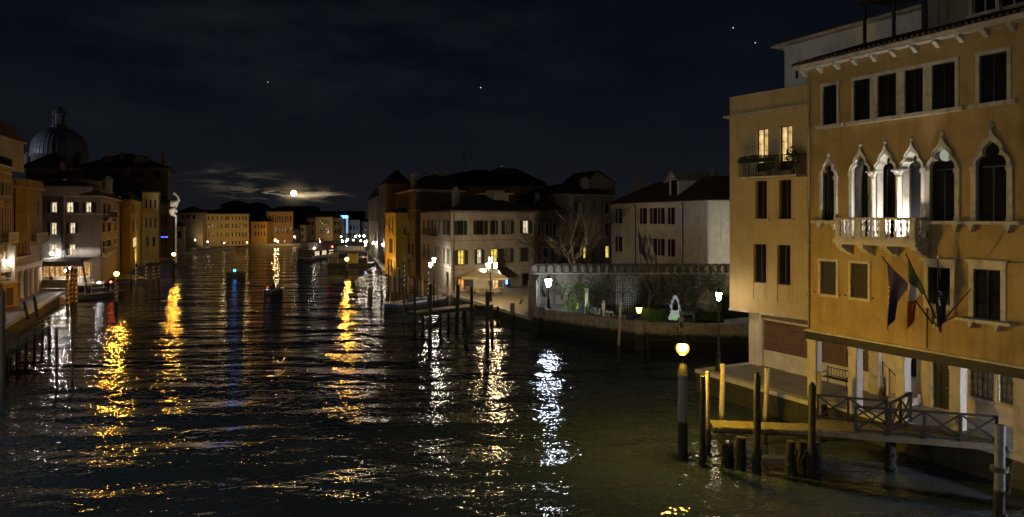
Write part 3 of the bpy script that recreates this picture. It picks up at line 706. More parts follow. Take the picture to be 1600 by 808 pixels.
# stone pillar and stair recess between the two ground floors
s = MB(); s.box((BP.u(1362) , -.25, FZ - .04), (BP.u(1378), .4, 4.46)); rel(put(s, BP, MB()), pal).build('stone_pillar', STONE, pal)
ramp_ = thing('stair_rail', 'thin iron stair handrail against the arcade wall beside the stone pillar', 'handrail', tuple(BP.w(BP.u(1378) + .1, -.1, FZ)), BP.rz)
s = MB(); s.tube([(0, 0, 0), (0, 0, 1.75), (.75, 0, 1.15), (.75, 0, 0)], .025, 6); s.tube([(.37, 0, 0), (.37, 0, 1.45)], .02, 6); s.build('rail', IRON, ramp_)
s = MB(); s.tube([(.1, 0, 0), (.1, 0, .95)], .045, 6); s.build('post', IRON, ramp_)
stp = MB()
for k in range(3): stp.box((.95, -.85 + k * .28, 0), (2.1, -.02, .17 * (k + 1)))
tag(stp.build('stone_steps', STONE, None, tuple(BP.w(BP.u(1378), 0, FZ)), BP.rz), 'three low stone steps against the arcade wall beside the handrail', 'steps')
# ---------------------------------------------------------------- yellow building
yl = PP.u(1140); YW = -yl - .01
YP = Plane((AX(1140, 44.0), 44.0), (AX(1140, 44.0) + .685 * 5.3, 44.0 - 5.3)); YW = YP.W; YB = 4.77; YT = 16.72; YPP = 17.95
yel = thing('apartment_house', 'tall narrow pale yellow house with lit balcony doors beside the palazzo', 'house', tuple(YP.w(0, 0, YB)))
def yr(x0, x1, y0, y1): return (YP.u(x0), YP.u(x1), YP.z(x0, y1), YP.z(x0, y0))
fr = [yr(1181.5, 1200, 202, 269), yr(1218, 1237.5, 196, 268.5)]
zt_ = fr[0][3]; zb3 = fr[0][2]; fr = [(a, b, zb3, zt_) for a, b, _, _ in fr]
r2 = [yr(1180.5, 1199, 283, 342)]; r2 = [(YP.u(1180.5), YP.u(1198.5), r2[0][2], r2[0][3]), (YP.u(1217.6), YP.u(1236.5), r2[0][2], r2[0][3])]
r3 = yr(1177.5, 1198, 381, 467); r3 = [(YP.u(1177.5), YP.u(1197.5), r3[2], r3[3]), (YP.u(1214.5), YP.u(1235.5), r3[2], r3[3])]
s = MB(); facade(s, 0, YW, YB, YPP, fr + r2 + r3, rev=.3, m=0, mrev=0)
q = put(s, YP, MB()); body(q, YP, YW, 9, YB, YPP); q.prism([YP.w(0, 0)[:2], YP.w(YW, 0)[:2], YP.w(YW, 9)[:2], YP.w(0, 9)[:2]], YB - .02, YB + .02)
rel(q, yel).build('wall', YELLOW, yel)
s = MB(); s.box((-.28, -.26, YT), (YW + .0, -.001, YT + .13)); s.box((-.28, -.001, YT), (-.001, 9, YT + .13)); rel(put(s, YP, MB()), yel).build('cornice', STONE, yel)
s = MB(); s.box((-.04, -.04, YB - .05), (YW, -.001, YB + .07)); rel(put(s, YP, MB()), yel).build('string_course', STONE, yel)
s = MB(); s.box((-.03, -.03, YPP), (YW, .3, YPP + .06)); rel(put(s, YP, MB()), yel).build('parapet_coping', STONE, yel)
LITF = litwin('lit_bookshelf_room', (1, .66, .26), 1.25, 2.0, 6)
for i, g in enumerate(fr): window(yel, YP, *g, pane=LITF, frame=BLACK, nx=2, nz=1, sill=False, rev=.3, name='french_window')
for g in fr:
    s = MB(); s.box((g[0] + .03, .12, g[2]), (g[1] - .03, .2, g[2] + .55)); rel(put(s, YP, MB()), yel).build('door_panel', BLACK, yel)
    s = MB(); s.box((g[0] - .42, -.03, g[2]), (g[0] - .02, .02, g[3])); rel(put(s, YP, MB()), yel).build('folded_shutter', FRAME_W, yel)
for g in r2: window(yel, YP, *g, frame=FRAME, nx=2, sur=.12, sill=True, rev=.3, proud=.02, sm=YELLOW)
for g in r3:
    pz = g[2] + (g[3] - g[2]) * .30
    window(yel, YP, g[0], g[1], pz, g[3], frame=FRAME, nx=2, sur=0, sill=False, rev=.3)
    s = MB(); s.box((g[0], .03, g[2]), (g[1], .2, pz)); s.box((g[0] + .12, .0, g[2] + .12), (g[1] - .12, .03, pz - .1)); rel(put(s, YP, MB()), yel).build('panel', YELLOW, yel)
    s = MB(); t = .1; s.box((g[0] - t, -.02, g[2] - t), (g[0], .02, g[3] + t)); s.box((g[1], -.02, g[2] - t), (g[1] + t, .02, g[3] + t)); s.box((g[0], -.02, g[3]), (g[1], .02, g[3] + t)); s.box((g[0], -.02, g[2] - t), (g[1], .02, g[2])); rel(put(s, YP, MB()), yel).build('surround', YELLOW, yel)
Q = YP.off(-1.0); q0 = Q.u(1154); q1 = Q.u(1244); zs = Q.z(1154, 277); zr = zs + 1.15
s = MB(); s.box((q0, -1.0, zs - .12), (q1, -.001, zs)); rel(put(s, YP, MB()), yel).build('balcony_floor', STONE, yel)
s = MB(); s.box((q0, -1.0, zr - .05), (q1, -.96, zr)); s.box((q0, -.96, zr - .05), (q0 + .04, -.001, zr)); s.box((q1 - .04, -.96, zr - .05), (q1, -.001, zr))
for k in range(int((q1 - q0) / .115)): s.box((q0 + k * .115, -.99, zs), (q0 + k * .115 + .018, -.97, zr - .05))
for k in range(8): s.box((q0, -.96 + k * .12, zs), (q0 + .02, -.945 + k * .12, zr - .05)); s.box((q1 - .02, -.96 + k * .12, zs), (q1, -.945 + k * .12, zr - .05))
rel(put(s, YP, MB()), yel).build('balcony_railing', IRON, yel)
random.seed(11)
def leafy(mbx, c, rx, ry, rz, n, size, m=0, rnd=random):
    for _ in range(n):
        while True:
            p = Vector((rnd.uniform(-1, 1), rnd.uniform(-1, 1), rnd.uniform(-1, 1)))
            if p.length < 1: break
        p = Vector((c[0] + p.x * rx, c[1] + p.y * ry, c[2] + p.z * rz))
        a = Vector((rnd.gauss(0, 1), rnd.gauss(0, 1), rnd.gauss(0, 1))).normalized(); b = a.cross(Vector((rnd.gauss(0, 1), rnd.gauss(0, 1), rnd.gauss(0, 1)))).normalized()
        sz = size * rnd.uniform(.6, 1.3)
        mbx.add([p - a * sz, p + b * sz * .45, p + a * sz, p - b * sz * .45], [(0, 1, 2, 3)], m)
LEAF = rough('dark_leaves', (.035, .055, .02), .7, .4, 3, 0)
LEAF_LIT = rough('lit_leaves', (.11, .15, .025), .7, .4, 3, 0)  # leaves near the lamps: their lit brightness is put into the colour
def potplant(label, P, uu, vv, z, r, h, n=160, lm=None, group=None):
    t = thing('potted_plant', label, 'plant', tuple(P.w(uu, vv, z)), P.rz, group)
    MB().lathe([(.10, 0), (.15, .25), (.17, .25), (.17, .29)], (0, 0, 0), 10).build('pot', BRICK, t)
    s = MB(); leafy(s, (0, 0, .28 + h / 2), r, r, h / 2, n, .07)
    for k in range(5):
        a = k * 1.3; s.tube([(0, 0, .25), (r * .5 * math.cos(a), r * .5 * math.sin(a), .28 + h * .7)], .01, 4)
    tag(s.build('foliage', lm or LEAF, t), kind='stuff'); return t
potplant('bushy plant on the right end of the iron balcony of the yellow house', YP, q1 - .42, -.72, zs, .40, 1.35, 420)
potplant('small plant between the two lit balcony doors of the yellow house', YP, (q0 + q1) / 2, -.7, zs, .28, .8, 200)
bx = thing('flower_box', 'dark flower box hung along the front of the iron balcony railing', 'flower box', tuple(YP.w(q0 + .15, -1.25, zs + .8)), YP.rz)
MB().box((0, 0, 0), (2.3, .22, .24)).build('box', BLACK, bx); s = MB(); leafy(s, (1.15, .1, .32), 1.1, .12, .12, 300, .06); tag(s.build('foliage', LEAF, bx), kind='stuff')
dry = thing('drying_rack', 'thin wire rack sticking out from the left end of the iron balcony', 'rack', tuple(YP.w(q0 - .02, -.6, zr - .25)), YP.rz)
s = MB()
for k in range(3): s.tube([(0, -.2 + k * .2, .02), (-.55, -.2 + k * .2, .1)], .012, 4)
s.tube([(-.55, -.25, .1), (-.55, .25, .1)], .012, 4); s.build('wires', IRON, dry)
# ground floor recessed behind, roller shutter and white walls
gf = MB(); ub0 = BP.u(1193); ub1 = BP.u(1357)
DAD = BP.z(1193, 546)
s = MB(); s.box((ub0 - .02, .02, FZ - .04), (ub1, .25, DAD)); s.box((BP.u(1357), .0, FZ - .04), (BP.u(1364), .25, 4.46)); s.box((ub0 - .02, .02, 4.15), (ub1, .25, 4.5))
rel(put(s, BP, MB()), yel).build('dado_wall', PLASTER_W, yel)
s = MB(); s.box((BP.u(1175.5), -.3, FZ - .04), (BP.u(1191.5), .25, YB)); s.box((BP.u(1175.5), .25, FZ - .04), (BP.u(1175.5) + .3, 9, YB)); rel(put(s, BP, MB()), yel).build('white_pier', PLASTER_W, yel)
s = MB(); nsl = 15
for k in range(nsl):
    z0 = DAD + (4.15 - DAD) * k / nsl; z1 = DAD + (4.15 - DAD) * (k + .86) / nsl
    s.add([(ub0, .10, z0), (ub1, .10, z0), (ub1, .06, (z0 + z1) / 2), (ub0, .06, (z0 + z1) / 2)], [(0, 1, 2, 3)]); s.add([(ub0, .06, (z0 + z1) / 2), (ub1, .06, (z0 + z1) / 2), (ub1, .10, z1), (ub0, .10, z1)], [(0, 1, 2, 3)])
s.box((ub0, .11, DAD), (ub1, .14, 4.15))
for x in (BP.u(1283), BP.u(1320)): s.box((x - .05, .03, DAD), (x + .05, .1, 4.15))
tag(rel(put(s, BP, MB()), yel).build('roller_shutter', rough('brown_roller_shutter', (.15, .09, .06), .6, .2, 2, .2, 30), yel), kind='stuff')
s = MB(); s.box((BP.u(1191), -.1, 4.3), (BP.u(1364), .25, YB)); rel(put(s, BP, MB()), yel).build('lintel', PLASTER_D, yel)
# bench
def bench(label, P, uu, vv, z):
    t = thing('bench', label, 'bench', tuple(P.w(uu, vv, z)), P.rz)
    for k in range(5): MB().box((0, 0, 0), (1.6, .06, .03)).build('seat_slat', IRON, t, (0, -.45 + k * .09, .42))
    MB().tube([(0, .02, .92), (1.6, .02, .92)], .022, 6).tube([(0, 0, .50), (1.6, 0, .50)], .018, 6).build('back_rail', IRON, t)
    for k in range(9): MB().tube([(0, 0, 0), (0, .02, .42)], .013, 5).build('back_bar', IRON, t, (.1 + k * .175, 0, .50))
    for x in (0, 1.6):
        MB().tube([(x, -.48, 0), (x, -.46, .42), (x, -.44, .66), (x, 0, .70)], .022, 6).build('armrest', IRON, t); MB().tube([(x, .06, 0), (x, 0, .45), (x, .03, .93)], .022, 6).build('leg', IRON, t)
    return t
bench('iron park bench with slatted back against the white wall inside the arcade', BP, BP.u(1299), -.35, FZ)

# ================================================================== lamps
AMBER = (1, .66, .10); WARM = (1, .72, .38); WHITE = (1, .88, .70); COOL = (.74, .84, 1)
def globe_glass():
    key = ('g', 'amber')
    if key in MATS: return MATS[key]
    m = bpy.data.materials.new('amber_glass'); m.use_nodes = True; t = m.node_tree; t.nodes.clear()
    o = t.nodes.new('ShaderNodeOutputMaterial'); e = N(t, 'ShaderNodeEmission'); e.inputs[0].default_value = (1, .50, .02, 1); e.inputs[1].default_value = .9
    tr = N(t, 'ShaderNodeBsdfTransparent'); tr.inputs[0].default_value = (1, .9, .6, 1); a = N(t, 'ShaderNodeAddShader')
    t.links.new(e.outputs[0], a.inputs[0]); t.links.new(tr.outputs[0], a.inputs[1]); t.links.new(a.outputs[0], o.inputs[0]); MATS[key] = m; return m
AMB2 = (1, .50, .09)
def channel_lamp(label, px, pyb, pyt, pyl, st, r=.2, striped=False, mat=None, rp=.16, group='orange navigation lamps on piles'):
    b = G(px, pyb); D = b.y; zt = AZ(pyt, D); zl = AZ(pyl, D)
    t = thing('channel_lamp', label, 'lamp', tuple(b), 0, group)
    s = MB(); s.lathe([(rp * 1.05, -1.6), (rp, 0), (rp * .96, zt)], (0, 0, 0), 14); s.build('pile', mat or PILE, t)
    if striped: stripes(t, zt * .38, zt, rp + .006)
    s = MB(); s.lathe([(rp * 1.1, zt), (rp * .95, zt + .12), (rp * .75, zt + .42), (rp * .35, zt + .48), (.04, zt + .5), (.04, zl - r * 1.1), (r * .5, zl - r), (r * .45, zl - r * .9)], (0, 0, 0), 12); s.build('collar', WOODD if not striped else IRON, t)
    MB().lathe([(r * .80, zl + r * .72), (r * .72, zl + r * .80), (r * .3, zl + r * 1.12)], (0, 0, 0), 14).build('hood', IRON, t)  # added disc that keeps the lamp light from going upward
    pf = [(.35, -.95), (.8, -.62), (1, -.05), (.9, .4), (.5, .85), (.2, 1.1)]
    o = MB().lathe([(a * r, b * r) for a, b in pf], (0, 0, zl), 16).build('globe', globe_glass(), t)
    MB().lathe([(0, -.5 * r), (.45 * r, -.42 * r), (.68 * r, 0), (.5 * r, .48 * r), (0, .6 * r)], (0, 0, zl), 12).build('bulb', emis('amber_bulb_%g' % st, AMBER if st > 700 else AMB2, st * 1.9), o)
    g = MB(); g.lathe([(r * .26, zl + r * 1.1), (r * .3, zl + r * 1.18), (0, zl + r * 1.5)], (0, 0, 0), 8); g.build('finial', IRON, t)
    return t
def stripes(t, z0, z1, r, c1=None, name='spiral_stripe'):
    s = MB(); n = 40; turns = (z1 - z0) / .55; w = .22
    for k in range(2 if False else 1):
        for i in range(int(n * turns / 2.5)):
            a0 = i / (n * turns / 2.5); a1 = (i + 1) / (n * turns / 2.5); vs = []
            for a in (a0, a1):
                ang = a * turns * 2 * PI * .5 * 2; zz = z0 + a * (z1 - z0 - w * 1.2)
                vs += [(math.cos(ang) * r, math.sin(ang) * r, zz), (math.cos(ang) * r, math.sin(ang) * r, zz + w)]
            s.add(vs, [(0, 2, 3, 1)])
    return s.build(name, c1 or rough('stripe_paint', (.5, .42, .30), .6, .2, 6, 0), t)
LCOUNT = [0]
def lantern(root, loc, s_, st, col, name='lantern'):
    g = MB(); g.lathe([(.07 * s_, 0), (.12 * s_, .06 * s_), (.19 * s_, .46 * s_), (.17 * s_, .50 * s_)], loc, 6, smooth=False)
    o = g.build(name, emis('lamp_glass_%g_%g_%g' % (st, col[1], col[2]), col, st), root)
    g = MB(); g.lathe([(.22 * s_, .50 * s_), (.21 * s_, .54 * s_), (.10 * s_, .64 * s_), (.04 * s_, .68 * s_), (.03 * s_, .76 * s_), (0, .80 * s_)], loc, 6, smooth=False)
    for k in range(6):
        a = k * PI / 3; g.tube([(loc[0] + .122 * s_ * math.cos(a), loc[1] + .122 * s_ * math.sin(a), loc[2] + .06 * s_), (loc[0] + .195 * s_ * math.cos(a), loc[1] + .195 * s_ * math.sin(a), loc[2] + .5 * s_)], .010 * s_, 4)
    g.lathe([(.02 * s_, -.12 * s_), (.09 * s_, -.02 * s_), (.075 * s_, 0)], loc, 6); g.build('lantern_frame', IRON, root); return o
def street_lamp(label, pos, h, st=300, col=WARM, heads=1, mat=None, s_=1.25, group='street lamps on the banks', rz=0):
    t = thing('street_lamp', label, 'lamp', tuple(pos), rz, group); mat = mat or IRON_G
    s = MB(); s.lathe([(.21, 0), (.21, .18), (.16, .24), (.15, .95), (.17, 1.0), (.10, 1.1), (.065, 1.3), (.05, h * .8), (.045, h - .15)], (0, 0, 0), 12); s.build('post', mat, t)
    s = MB(); s.lathe([(.05, h - 1.2), (.09, h - 1.15), (.05, h - 1.08)], (0, 0, 0), 10)
    if heads == 1: s.tube([(-.28, 0, h - .55), (.28, 0, h - .55)], .018, 6)
    s.build('crossbar', mat, t)
    if heads == 1: lantern(t, (0, 0, h - .08), s_, st, col)
    else:
        lantern(t, (0, 0, h + .12), s_, st, col)
        for k in range(heads - 1):
            a = 2 * PI * k / (heads - 1); x, y = .55 * math.cos(a), .55 * math.sin(a) * .6
            s = MB(); s.tube([(0, 0, h - .95), (x * .5, y * .5, h - .99), (x * .95, y * .95, h - .8), (x, y, h - .62)], .025, 6); s.build('arm', mat, t); lantern(t, (x, y, h - .52), s_, st, col)
    return t
# right bank lamps
channel_lamp('tall grey pile with an orange globe lamp standing in the water before the paved corner', 1066.5, 715, 585, 544, 830, .30, mat=PILE_G, rp=.215)
street_lamp('dark post lantern on the corner of the right bank pavement beside the yellow house', (AX(1123, 42.3), 42.3, FZ), 4.3, 95, (1, .80, .54), 1, IRON, .95)
street_lamp('street lamp in the lane beyond the yellow house lighting the end of the white house', (27.5, 69, 1.3), 4.6, 600, (1, .93, .70), 1, IRON, 1.5)
street_lamp('white lit triple lantern post on the cafe square', G(766.5, 471, 1.2), 4.2, 250, WARM, 4, IRON_G, 1.1)
street_lamp('pair of white lanterns by the grey wall left of the cafe', Vector((AX(678, 88), 88, .8)), 4.0, 240, WHITE, 2, IRON_G, 1.1, rz=2.6)
# lamps on the bridge approach behind the camera and along the near banks (they throw the streaks at the bottom of the picture)
street_lamp('short lantern standing inside the arcade at the bridge end of the palazzo', tuple(PP.w(17.5, 3.1, FZ)), 2.35, 1800, (.95, .95, 1), 1, IRON, 1.2)
street_lamp('street lamp at the right foot of the bridge', (13.5, 4.0, 4.0), 4.6, 260, (1, .92, .80), 1, IRON, 1.4)
for lab, p in (('street lamp on the left bank at the foot of the bridge', (-27, 8, 4.0)), ('street lamp on the left bank quay before the bridge steps', (-36, 26, 1.2))):
    street_lamp(lab, p, 5.0, 1100, (1, .90, .72), 1, IRON, 1.6)
tag(MB().box((7, -6, -1), (24, 12, 4.0)).build('bridge_landing', QUAYFACE), kind='structure')
def wall_lamp(label, P, px, py, out=.55, st=200, col=WHITE, r=.13, cat='lamp', group=None):
    Q = P.off(-out); u_, D = Q.hit(px); z = CH - (py - HY) / F * D
    t = thing('wall_lamp', label, cat, tuple(P.w(P.u(px), 0, z)), P.rz, group)
    p = P.w(P.u(px)); dx = u_ - P.u(px)
    MB().tube([(0, 0, .25), (dx * .5, -out * .6, .36), (dx, -out, .22)], .02, 5).build('arm', IRON, t)
    MB().lathe([(r * .5, -r), (r, -r * .1), (r * .8, r * .6), (r * .3, r * .9)], (dx, -out, 0), 8).build('globe', emis('lamp_glass_%g_%g_%g' % (st, col[1], col[2]), col, st), t)
    MB().lathe([(r * .9, r * .9), (r * .3, r * 1.3), (0, r * 1.7)], (dx, -out, 0), 8).build('cap', IRON, t); return t

# ================================================================== mooring piles and jetty in the right foreground
def pile(label, px, pyb, pyt, wpx, mat=None, pxt=None, group='mooring piles', zb=0.0, under=1.6, n=9, point=False):
    b = G(px, pyb, zb); D = b.y; zt = AZ(pyt, D); xt = AX(pxt if pxt is not None else px, D) - b.x; r = wpx / 2 / F * D
    s = MB(); k = zt - zb; sl = xt / k
    pts = []; rs = []; rnd = random.Random(int(px * 7 + pyb)); nseg = 6
    for i in range(nseg + 1):
        a = i / nseg; z = -under + (k + under) * a
        pts.append((sl * z + rnd.uniform(-.08, .08) * r, rnd.uniform(-.08, .08) * r, z)); rs.append(r * (1.08 - .12 * a) * rnd.uniform(.95, 1.05))
    if point: pts.append((sl * k, 0, k + r * 1.2)); rs.append(r * .35)
    s.tube(pts, rs, n)
    if wpx > 6.5 and zb == 0:        # shaggy weed and mussels below the tide line
        q = [];
        for i in range(6): z = -.6 + i * .28; q.append((sl * z + rnd.uniform(-.2, .2) * r, rnd.uniform(-.2, .2) * r, z))
        s.tube(q, [r * (1.22 - .03 * i) * rnd.uniform(.93, 1.1) for i in range(6)], n, cap=True, smooth=False)
        for i in range(26):
            a = rnd.uniform(0, 6.3); z = rnd.uniform(.0, .95); s.lathe([(0, -.09), (.05, -.02), (.04, .05), (0, .08)], (math.cos(a) * r * 1.12 + sl * z, math.sin(a) * r * 1.12, z), 5)
    o = s.build('mooring_pile', mat or PILE, None, tuple(b)); return tag(o, label, 'mooring pile', group)
GR = 'mooring piles round the right landing stage'
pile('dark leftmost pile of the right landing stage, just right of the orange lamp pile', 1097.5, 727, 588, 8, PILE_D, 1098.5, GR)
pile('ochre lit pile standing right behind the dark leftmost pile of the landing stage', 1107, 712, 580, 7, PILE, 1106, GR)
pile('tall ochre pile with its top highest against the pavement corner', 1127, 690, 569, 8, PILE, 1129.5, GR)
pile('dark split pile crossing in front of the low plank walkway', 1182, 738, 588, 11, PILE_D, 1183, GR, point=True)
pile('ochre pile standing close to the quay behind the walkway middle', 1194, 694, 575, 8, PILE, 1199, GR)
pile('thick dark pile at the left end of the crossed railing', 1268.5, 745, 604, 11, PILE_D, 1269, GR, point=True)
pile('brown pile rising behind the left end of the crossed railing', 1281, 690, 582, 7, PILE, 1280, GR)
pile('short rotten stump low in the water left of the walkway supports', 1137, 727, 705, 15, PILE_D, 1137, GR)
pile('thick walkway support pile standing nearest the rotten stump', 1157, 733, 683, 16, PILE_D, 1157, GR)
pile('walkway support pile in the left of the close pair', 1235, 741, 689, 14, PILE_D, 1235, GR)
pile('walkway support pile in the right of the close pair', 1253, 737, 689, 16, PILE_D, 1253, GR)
pile('broad grey mooring pile with a rope tied round it at the bottom right edge', 1561, 842, 664, 15, PILE_G, 1563, GR)
pile('support pile under the corner of the railed landing', 1276, 738, 690, 12, PILE_D, 1276, GR)
pile('support pile under the middle of the railed landing', 1392, 735, 692, 15, PILE_D, 1392, GR)
b_ = G(1561, 842); rp = MB()
for k in range(3): rp.tube([(.235 * math.cos(a * PI / 6), .235 * math.sin(a * PI / 6), 2.35 - k * .06 + .01 * math.sin(a)) for a in range(13)], .03, 5)
rp.tube([(.22, -.1, 2.3), (.33, -.12, 2.1), (.28, -.12, 1.75), (.18, -.18, 1.5)], .03, 5); rp.tube([(.2, -.12, 2.3), (.30, -.12, 2.55), (.36, -.1, 2.3), (.3, -.1, 1.9)], .025, 5)
tag(rp.build('mooring_rope', WOOD, None, tuple(b_)), 'loops of old rope knotted round the grey pile at the bottom right edge', 'rope')
# landing stage: plank walkway and railed landing
DZ = 1.62
jt = thing('landing_stage', 'timber landing stage with cross braced railings and a low plank walkway before the palazzo', 'jetty', (12.5, 29.5, DZ))
def jl(v): return (v[0] - 12.5, v[1] - 29.5, (v[2] if len(v) > 2 else DZ) - DZ)
WA = Plane((8.55, 29.9), (12.7, 29.35))           # walkway front edge
MB().box((0, 0, 0), (WA.W, .12, .16)).build('edge_beam', WOODD, jt, jl(WA.w(0, 0, DZ - .26)), WA.rz)
MB().box((0, 0, 0), (WA.W, .12, .16)).build('edge_beam', WOODD, jt, jl(WA.w(0, .85, DZ - .26)), WA.rz)
MOSS = rough('mossy_plank', (.13, .115, .06), .85, .3, 5, .6, 18, streak=.3)
k = 0.0; random.seed(5)
plank_m = MB().box((0, 0, 0), (.235, 1.02, .10)).mesh('plank', MOSS)
while k < WA.W - .1: link('plank', plank_m, jt, jl(WA.w(k, -.03 + random.uniform(-.02, .02), DZ - .10 + random.uniform(-.006, .006))), WA.rz); k += .25
MB().box((0, 0, 0), (WA.W - .05, .05, .13)).build('fascia_board', MOSS, jt, jl(WA.w(0, -.09, DZ - .16)), WA.rz)
BR = Plane((12.75, 29.55), (19.35, 27.55))
plank_b = MB().box((0, 0, 0), (.235, 2.0, .07)).mesh('plank', WOOD)
k = 0.0
while k < BR.W - .2:
    # planks run back to the quay
    link('plank', plank_b, jt, jl(BR.w(k, random.uniform(-.02, .02), DZ - .07)), BR.rz); k += .25
for v in (.02, 1.0, 1.9): MB().box((0, 0, 0), (BR.W, .14, .2)).build('edge_beam', WOODD, jt, jl(BR.w(0, v, DZ - .28)), BR.rz)
MB().box((0, 0, 0), (BR.W, .05, .22)).build('fascia_board', WOOD, jt, jl(BR.w(0, -.08, DZ - .26)), BR.rz)
RAILP = rough('black_railing_paint', (.009, .009, .010), .6, .2, 6, .2)
def xrail(P, us, v, z, h=1.03):
    m_ = MB().box((-.05, -.05, -.25), (.05, .05, h)).mesh('railing_post', RAILP)
    for u_ in us: link('railing_post', m_, jt, jl(P.w(u_, v, z)), P.rz)
    a, b = us[0], us[-1]
    MB().box((a - .05, -.06, h), (b + .05, .06, h + .07)).build('handrail', RAILP, jt, jl(P.w(0, v, z)), P.rz)
    for u0, u1 in zip(us[:-1], us[1:]):
        MB().box((u0 + .05, -.035, .06), (u1 - .05, .035, .14)).build('bottom_rail', RAILP, jt, jl(P.w(0, v, z)), P.rz)
        MB().bar((u0 + .05, -.02, .15), (u1 - .05, -.02, h - .02), .035, .07).build('brace', RAILP, jt, jl(P.w(0, v, z)), P.rz)
        MB().bar((u0 + .05, .02, h - .02), (u1 - .05, .02, .15), .035, .07).build('brace', RAILP, jt, jl(P.w(0, v, z)), P.rz)
us = [BR.u(x) for x in (1337, 1387.5, 1444.5, 1501, 1557)]
xrail(BR, [us[0], us[1], us[2], us[3], us[4]], 0.0, DZ)
AR = Plane((AX(1278, 31), 31), (AX(1385, 30.0), 30.0)); xrail(AR, [0.0, AR.W * .45, AR.W], 0, DZ)
GT = Plane((AX(1390, 29.5), 29.5), (AX(1423, 31.4), 31.4)); xrail(GT, [0.1, GT.W * .5, GT.W], 0, DZ)
# ================================================================== flags
def pole_pts(pb, pt, vo):
    B = PP.w(PP.u(pb[0]), -.05, PP.z(*pb)); Q = PP.off(vo); T_ = Q.w(Q.u(pt[0]), 0, Q.z(*pt)); return B, T_
def flagpole(label, pb, pt, vo, finial=True):
    B, T_ = pole_pts(pb, pt, vo); t = thing('flagpole', label, 'flagpole', tuple(B), 0, 'flagpoles fanning out from one bracket')
    MB().tube([(0, 0, 0), tuple(T_ - B)], [.035, .024], 7).build('pole', WOODD, t)
    MB().lathe([(.07, -.08), (.07, .05), (.04, .09)], (0, 0, 0), 8).build('bracket', STONE, t)
    if finial:
        d = (T_ - B); MB().lathe([(.0, -.02), (.05, .03), (.03, .09), (.045, .14), (0, .24)], tuple(d), 7).build('finial', rough('gilt_finial', (.6, .42, .12), .35, .1, 5, 0, metal=.8), t)
    return B, T_
def cloth(label, vo, h0, h1, b0, b1, mats, bands, n=22, mrows=30, bulge=.14, seed=0, extra=None):
    """flag hanging from the hoist line h0-h1 (photo pixels in the plane vo out from the wall) to the lower edge b0-b1"""
    Q = PP.off(vo)
    def W3(p, v=0.0): return Q.w(Q.u(p[0]), v, Q.z(*p))
    A_, B_, C_, D__ = W3(h0), W3(h1, .35), W3(b0, .1), W3(b1, .3); o = A_.copy(); s = MB(); rnd = random.Random(seed)
    def pos(t, q, push=0.0):
        p = A_.lerp(B_, t).lerp(C_.lerp(D__, t), q)
        p = p + Q.n * (math.sin(t * 9 + q * 2.2 + seed) * bulge * (.25 + .75 * q) - push) + Q.d * math.sin(t * 5 + q * 4 + seed) * .05 * q
        return p - o
    vs = [pos(i / n, j / mrows) for j in range(mrows + 1) for i in range(n + 1)]
    for j in range(mrows):
        q = (j + .5) / mrows; mi = sum(1 for b in bands if q > b)
        for i in range(n):
            a = j * (n + 1) + i; s.add([vs[a], vs[a + 1], vs[a + n + 2], vs[a + n + 1]], [(0, 1, 2, 3)], mi, True)
    me = s.mesh('flag', mats); ob = link('flag', me, None, tuple(o)); tag(ob, label, 'flag', 'flags on the palazzo')
    return ob, pos
NAVY = rough('navy_flag_cloth', (.016, .016, .055), .85, .15, 4, .2, 60); PURP = rough('violet_navy_cloth', (.035, .026, .095), .85, .15, 4, .2, 60)
FG = rough('green_flag_cloth', (.025, .06, .03), .85, .15, 4, .2, 60); FW = rough('white_flag_cloth', (.5, .48, .44), .85, .1, 4, .2, 60); FR = rough('red_flag_cloth', (.30, .07, .02), .85, .15, 4, .2, 60)
GOLD = rough('gold_star_cloth', (.75, .55, .12), .8, .1, 4, 0)
flagpole('left flagpole carrying the navy starred flag', (1461, 509), (1378, 401), -1.7, False)
flagpole('middle flagpole carrying the green white and red flag', (1465, 500), (1415, 396), -1.7)
flagpole('upright looking flagpole in front of the window carrying the furled dark flag', (1466, 512), (1465.5, 405), -1.7)
flagpole('bare flagpole pointing right towards the grey framed window', (1470, 506), (1517, 452), -1.2, False)
fo, fp = cloth('navy blue flag with gold stars hanging in a point from the left flagpole', -1.7, (1385, 409), (1413, 446), (1387, 517), (1391, 483), [PURP, NAVY], [.8], seed=1)
for k, (t_, q_) in enumerate(((.02, .42), (.04, .52), (.03, .60), (.10, .36), (.12, .66))):
    p = fp(t_, q_, .03); s = MB(); pts = []
    for i in range(10):
        a = PI / 2 + i * PI / 5; r_ = .055 if i % 2 == 0 else .022; pts.append(p + PP.d * math.cos(a) * r_ + Vector((0, 0, 1)) * math.sin(a) * r_)
    s.add(pts, [tuple(range(10))]); s.build('star', GOLD, fo)
cloth('green white and red flag hanging in folds from the middle flagpole', -1.6, (1418, 405), (1439.5, 457), (1418, 517), (1423, 472), [FG, FW, FR], [.31, .60], seed=2.2)
fo, fp = cloth('narrow furled dark blue flag with a pale emblem hanging before the mezzanine window', -1.5, (1461.5, 455), (1471, 455), (1464.5, 521), (1470, 500), [NAVY], [], seed=4, bulge=.06)
p = fp(.35, .10, .05); s = MB(); s.tube([p + PP.d * .10 * math.cos(a) + Vector((0, 0, .14 * math.sin(a))) for a in [i * .7 for i in range(8)]], .02, 5); s.tube([p + Vector((0, 0, -.2)), p + Vector((0, 0, -.45)) + PP.d * .05], .03, 5); s.build('emblem', FW, fo)

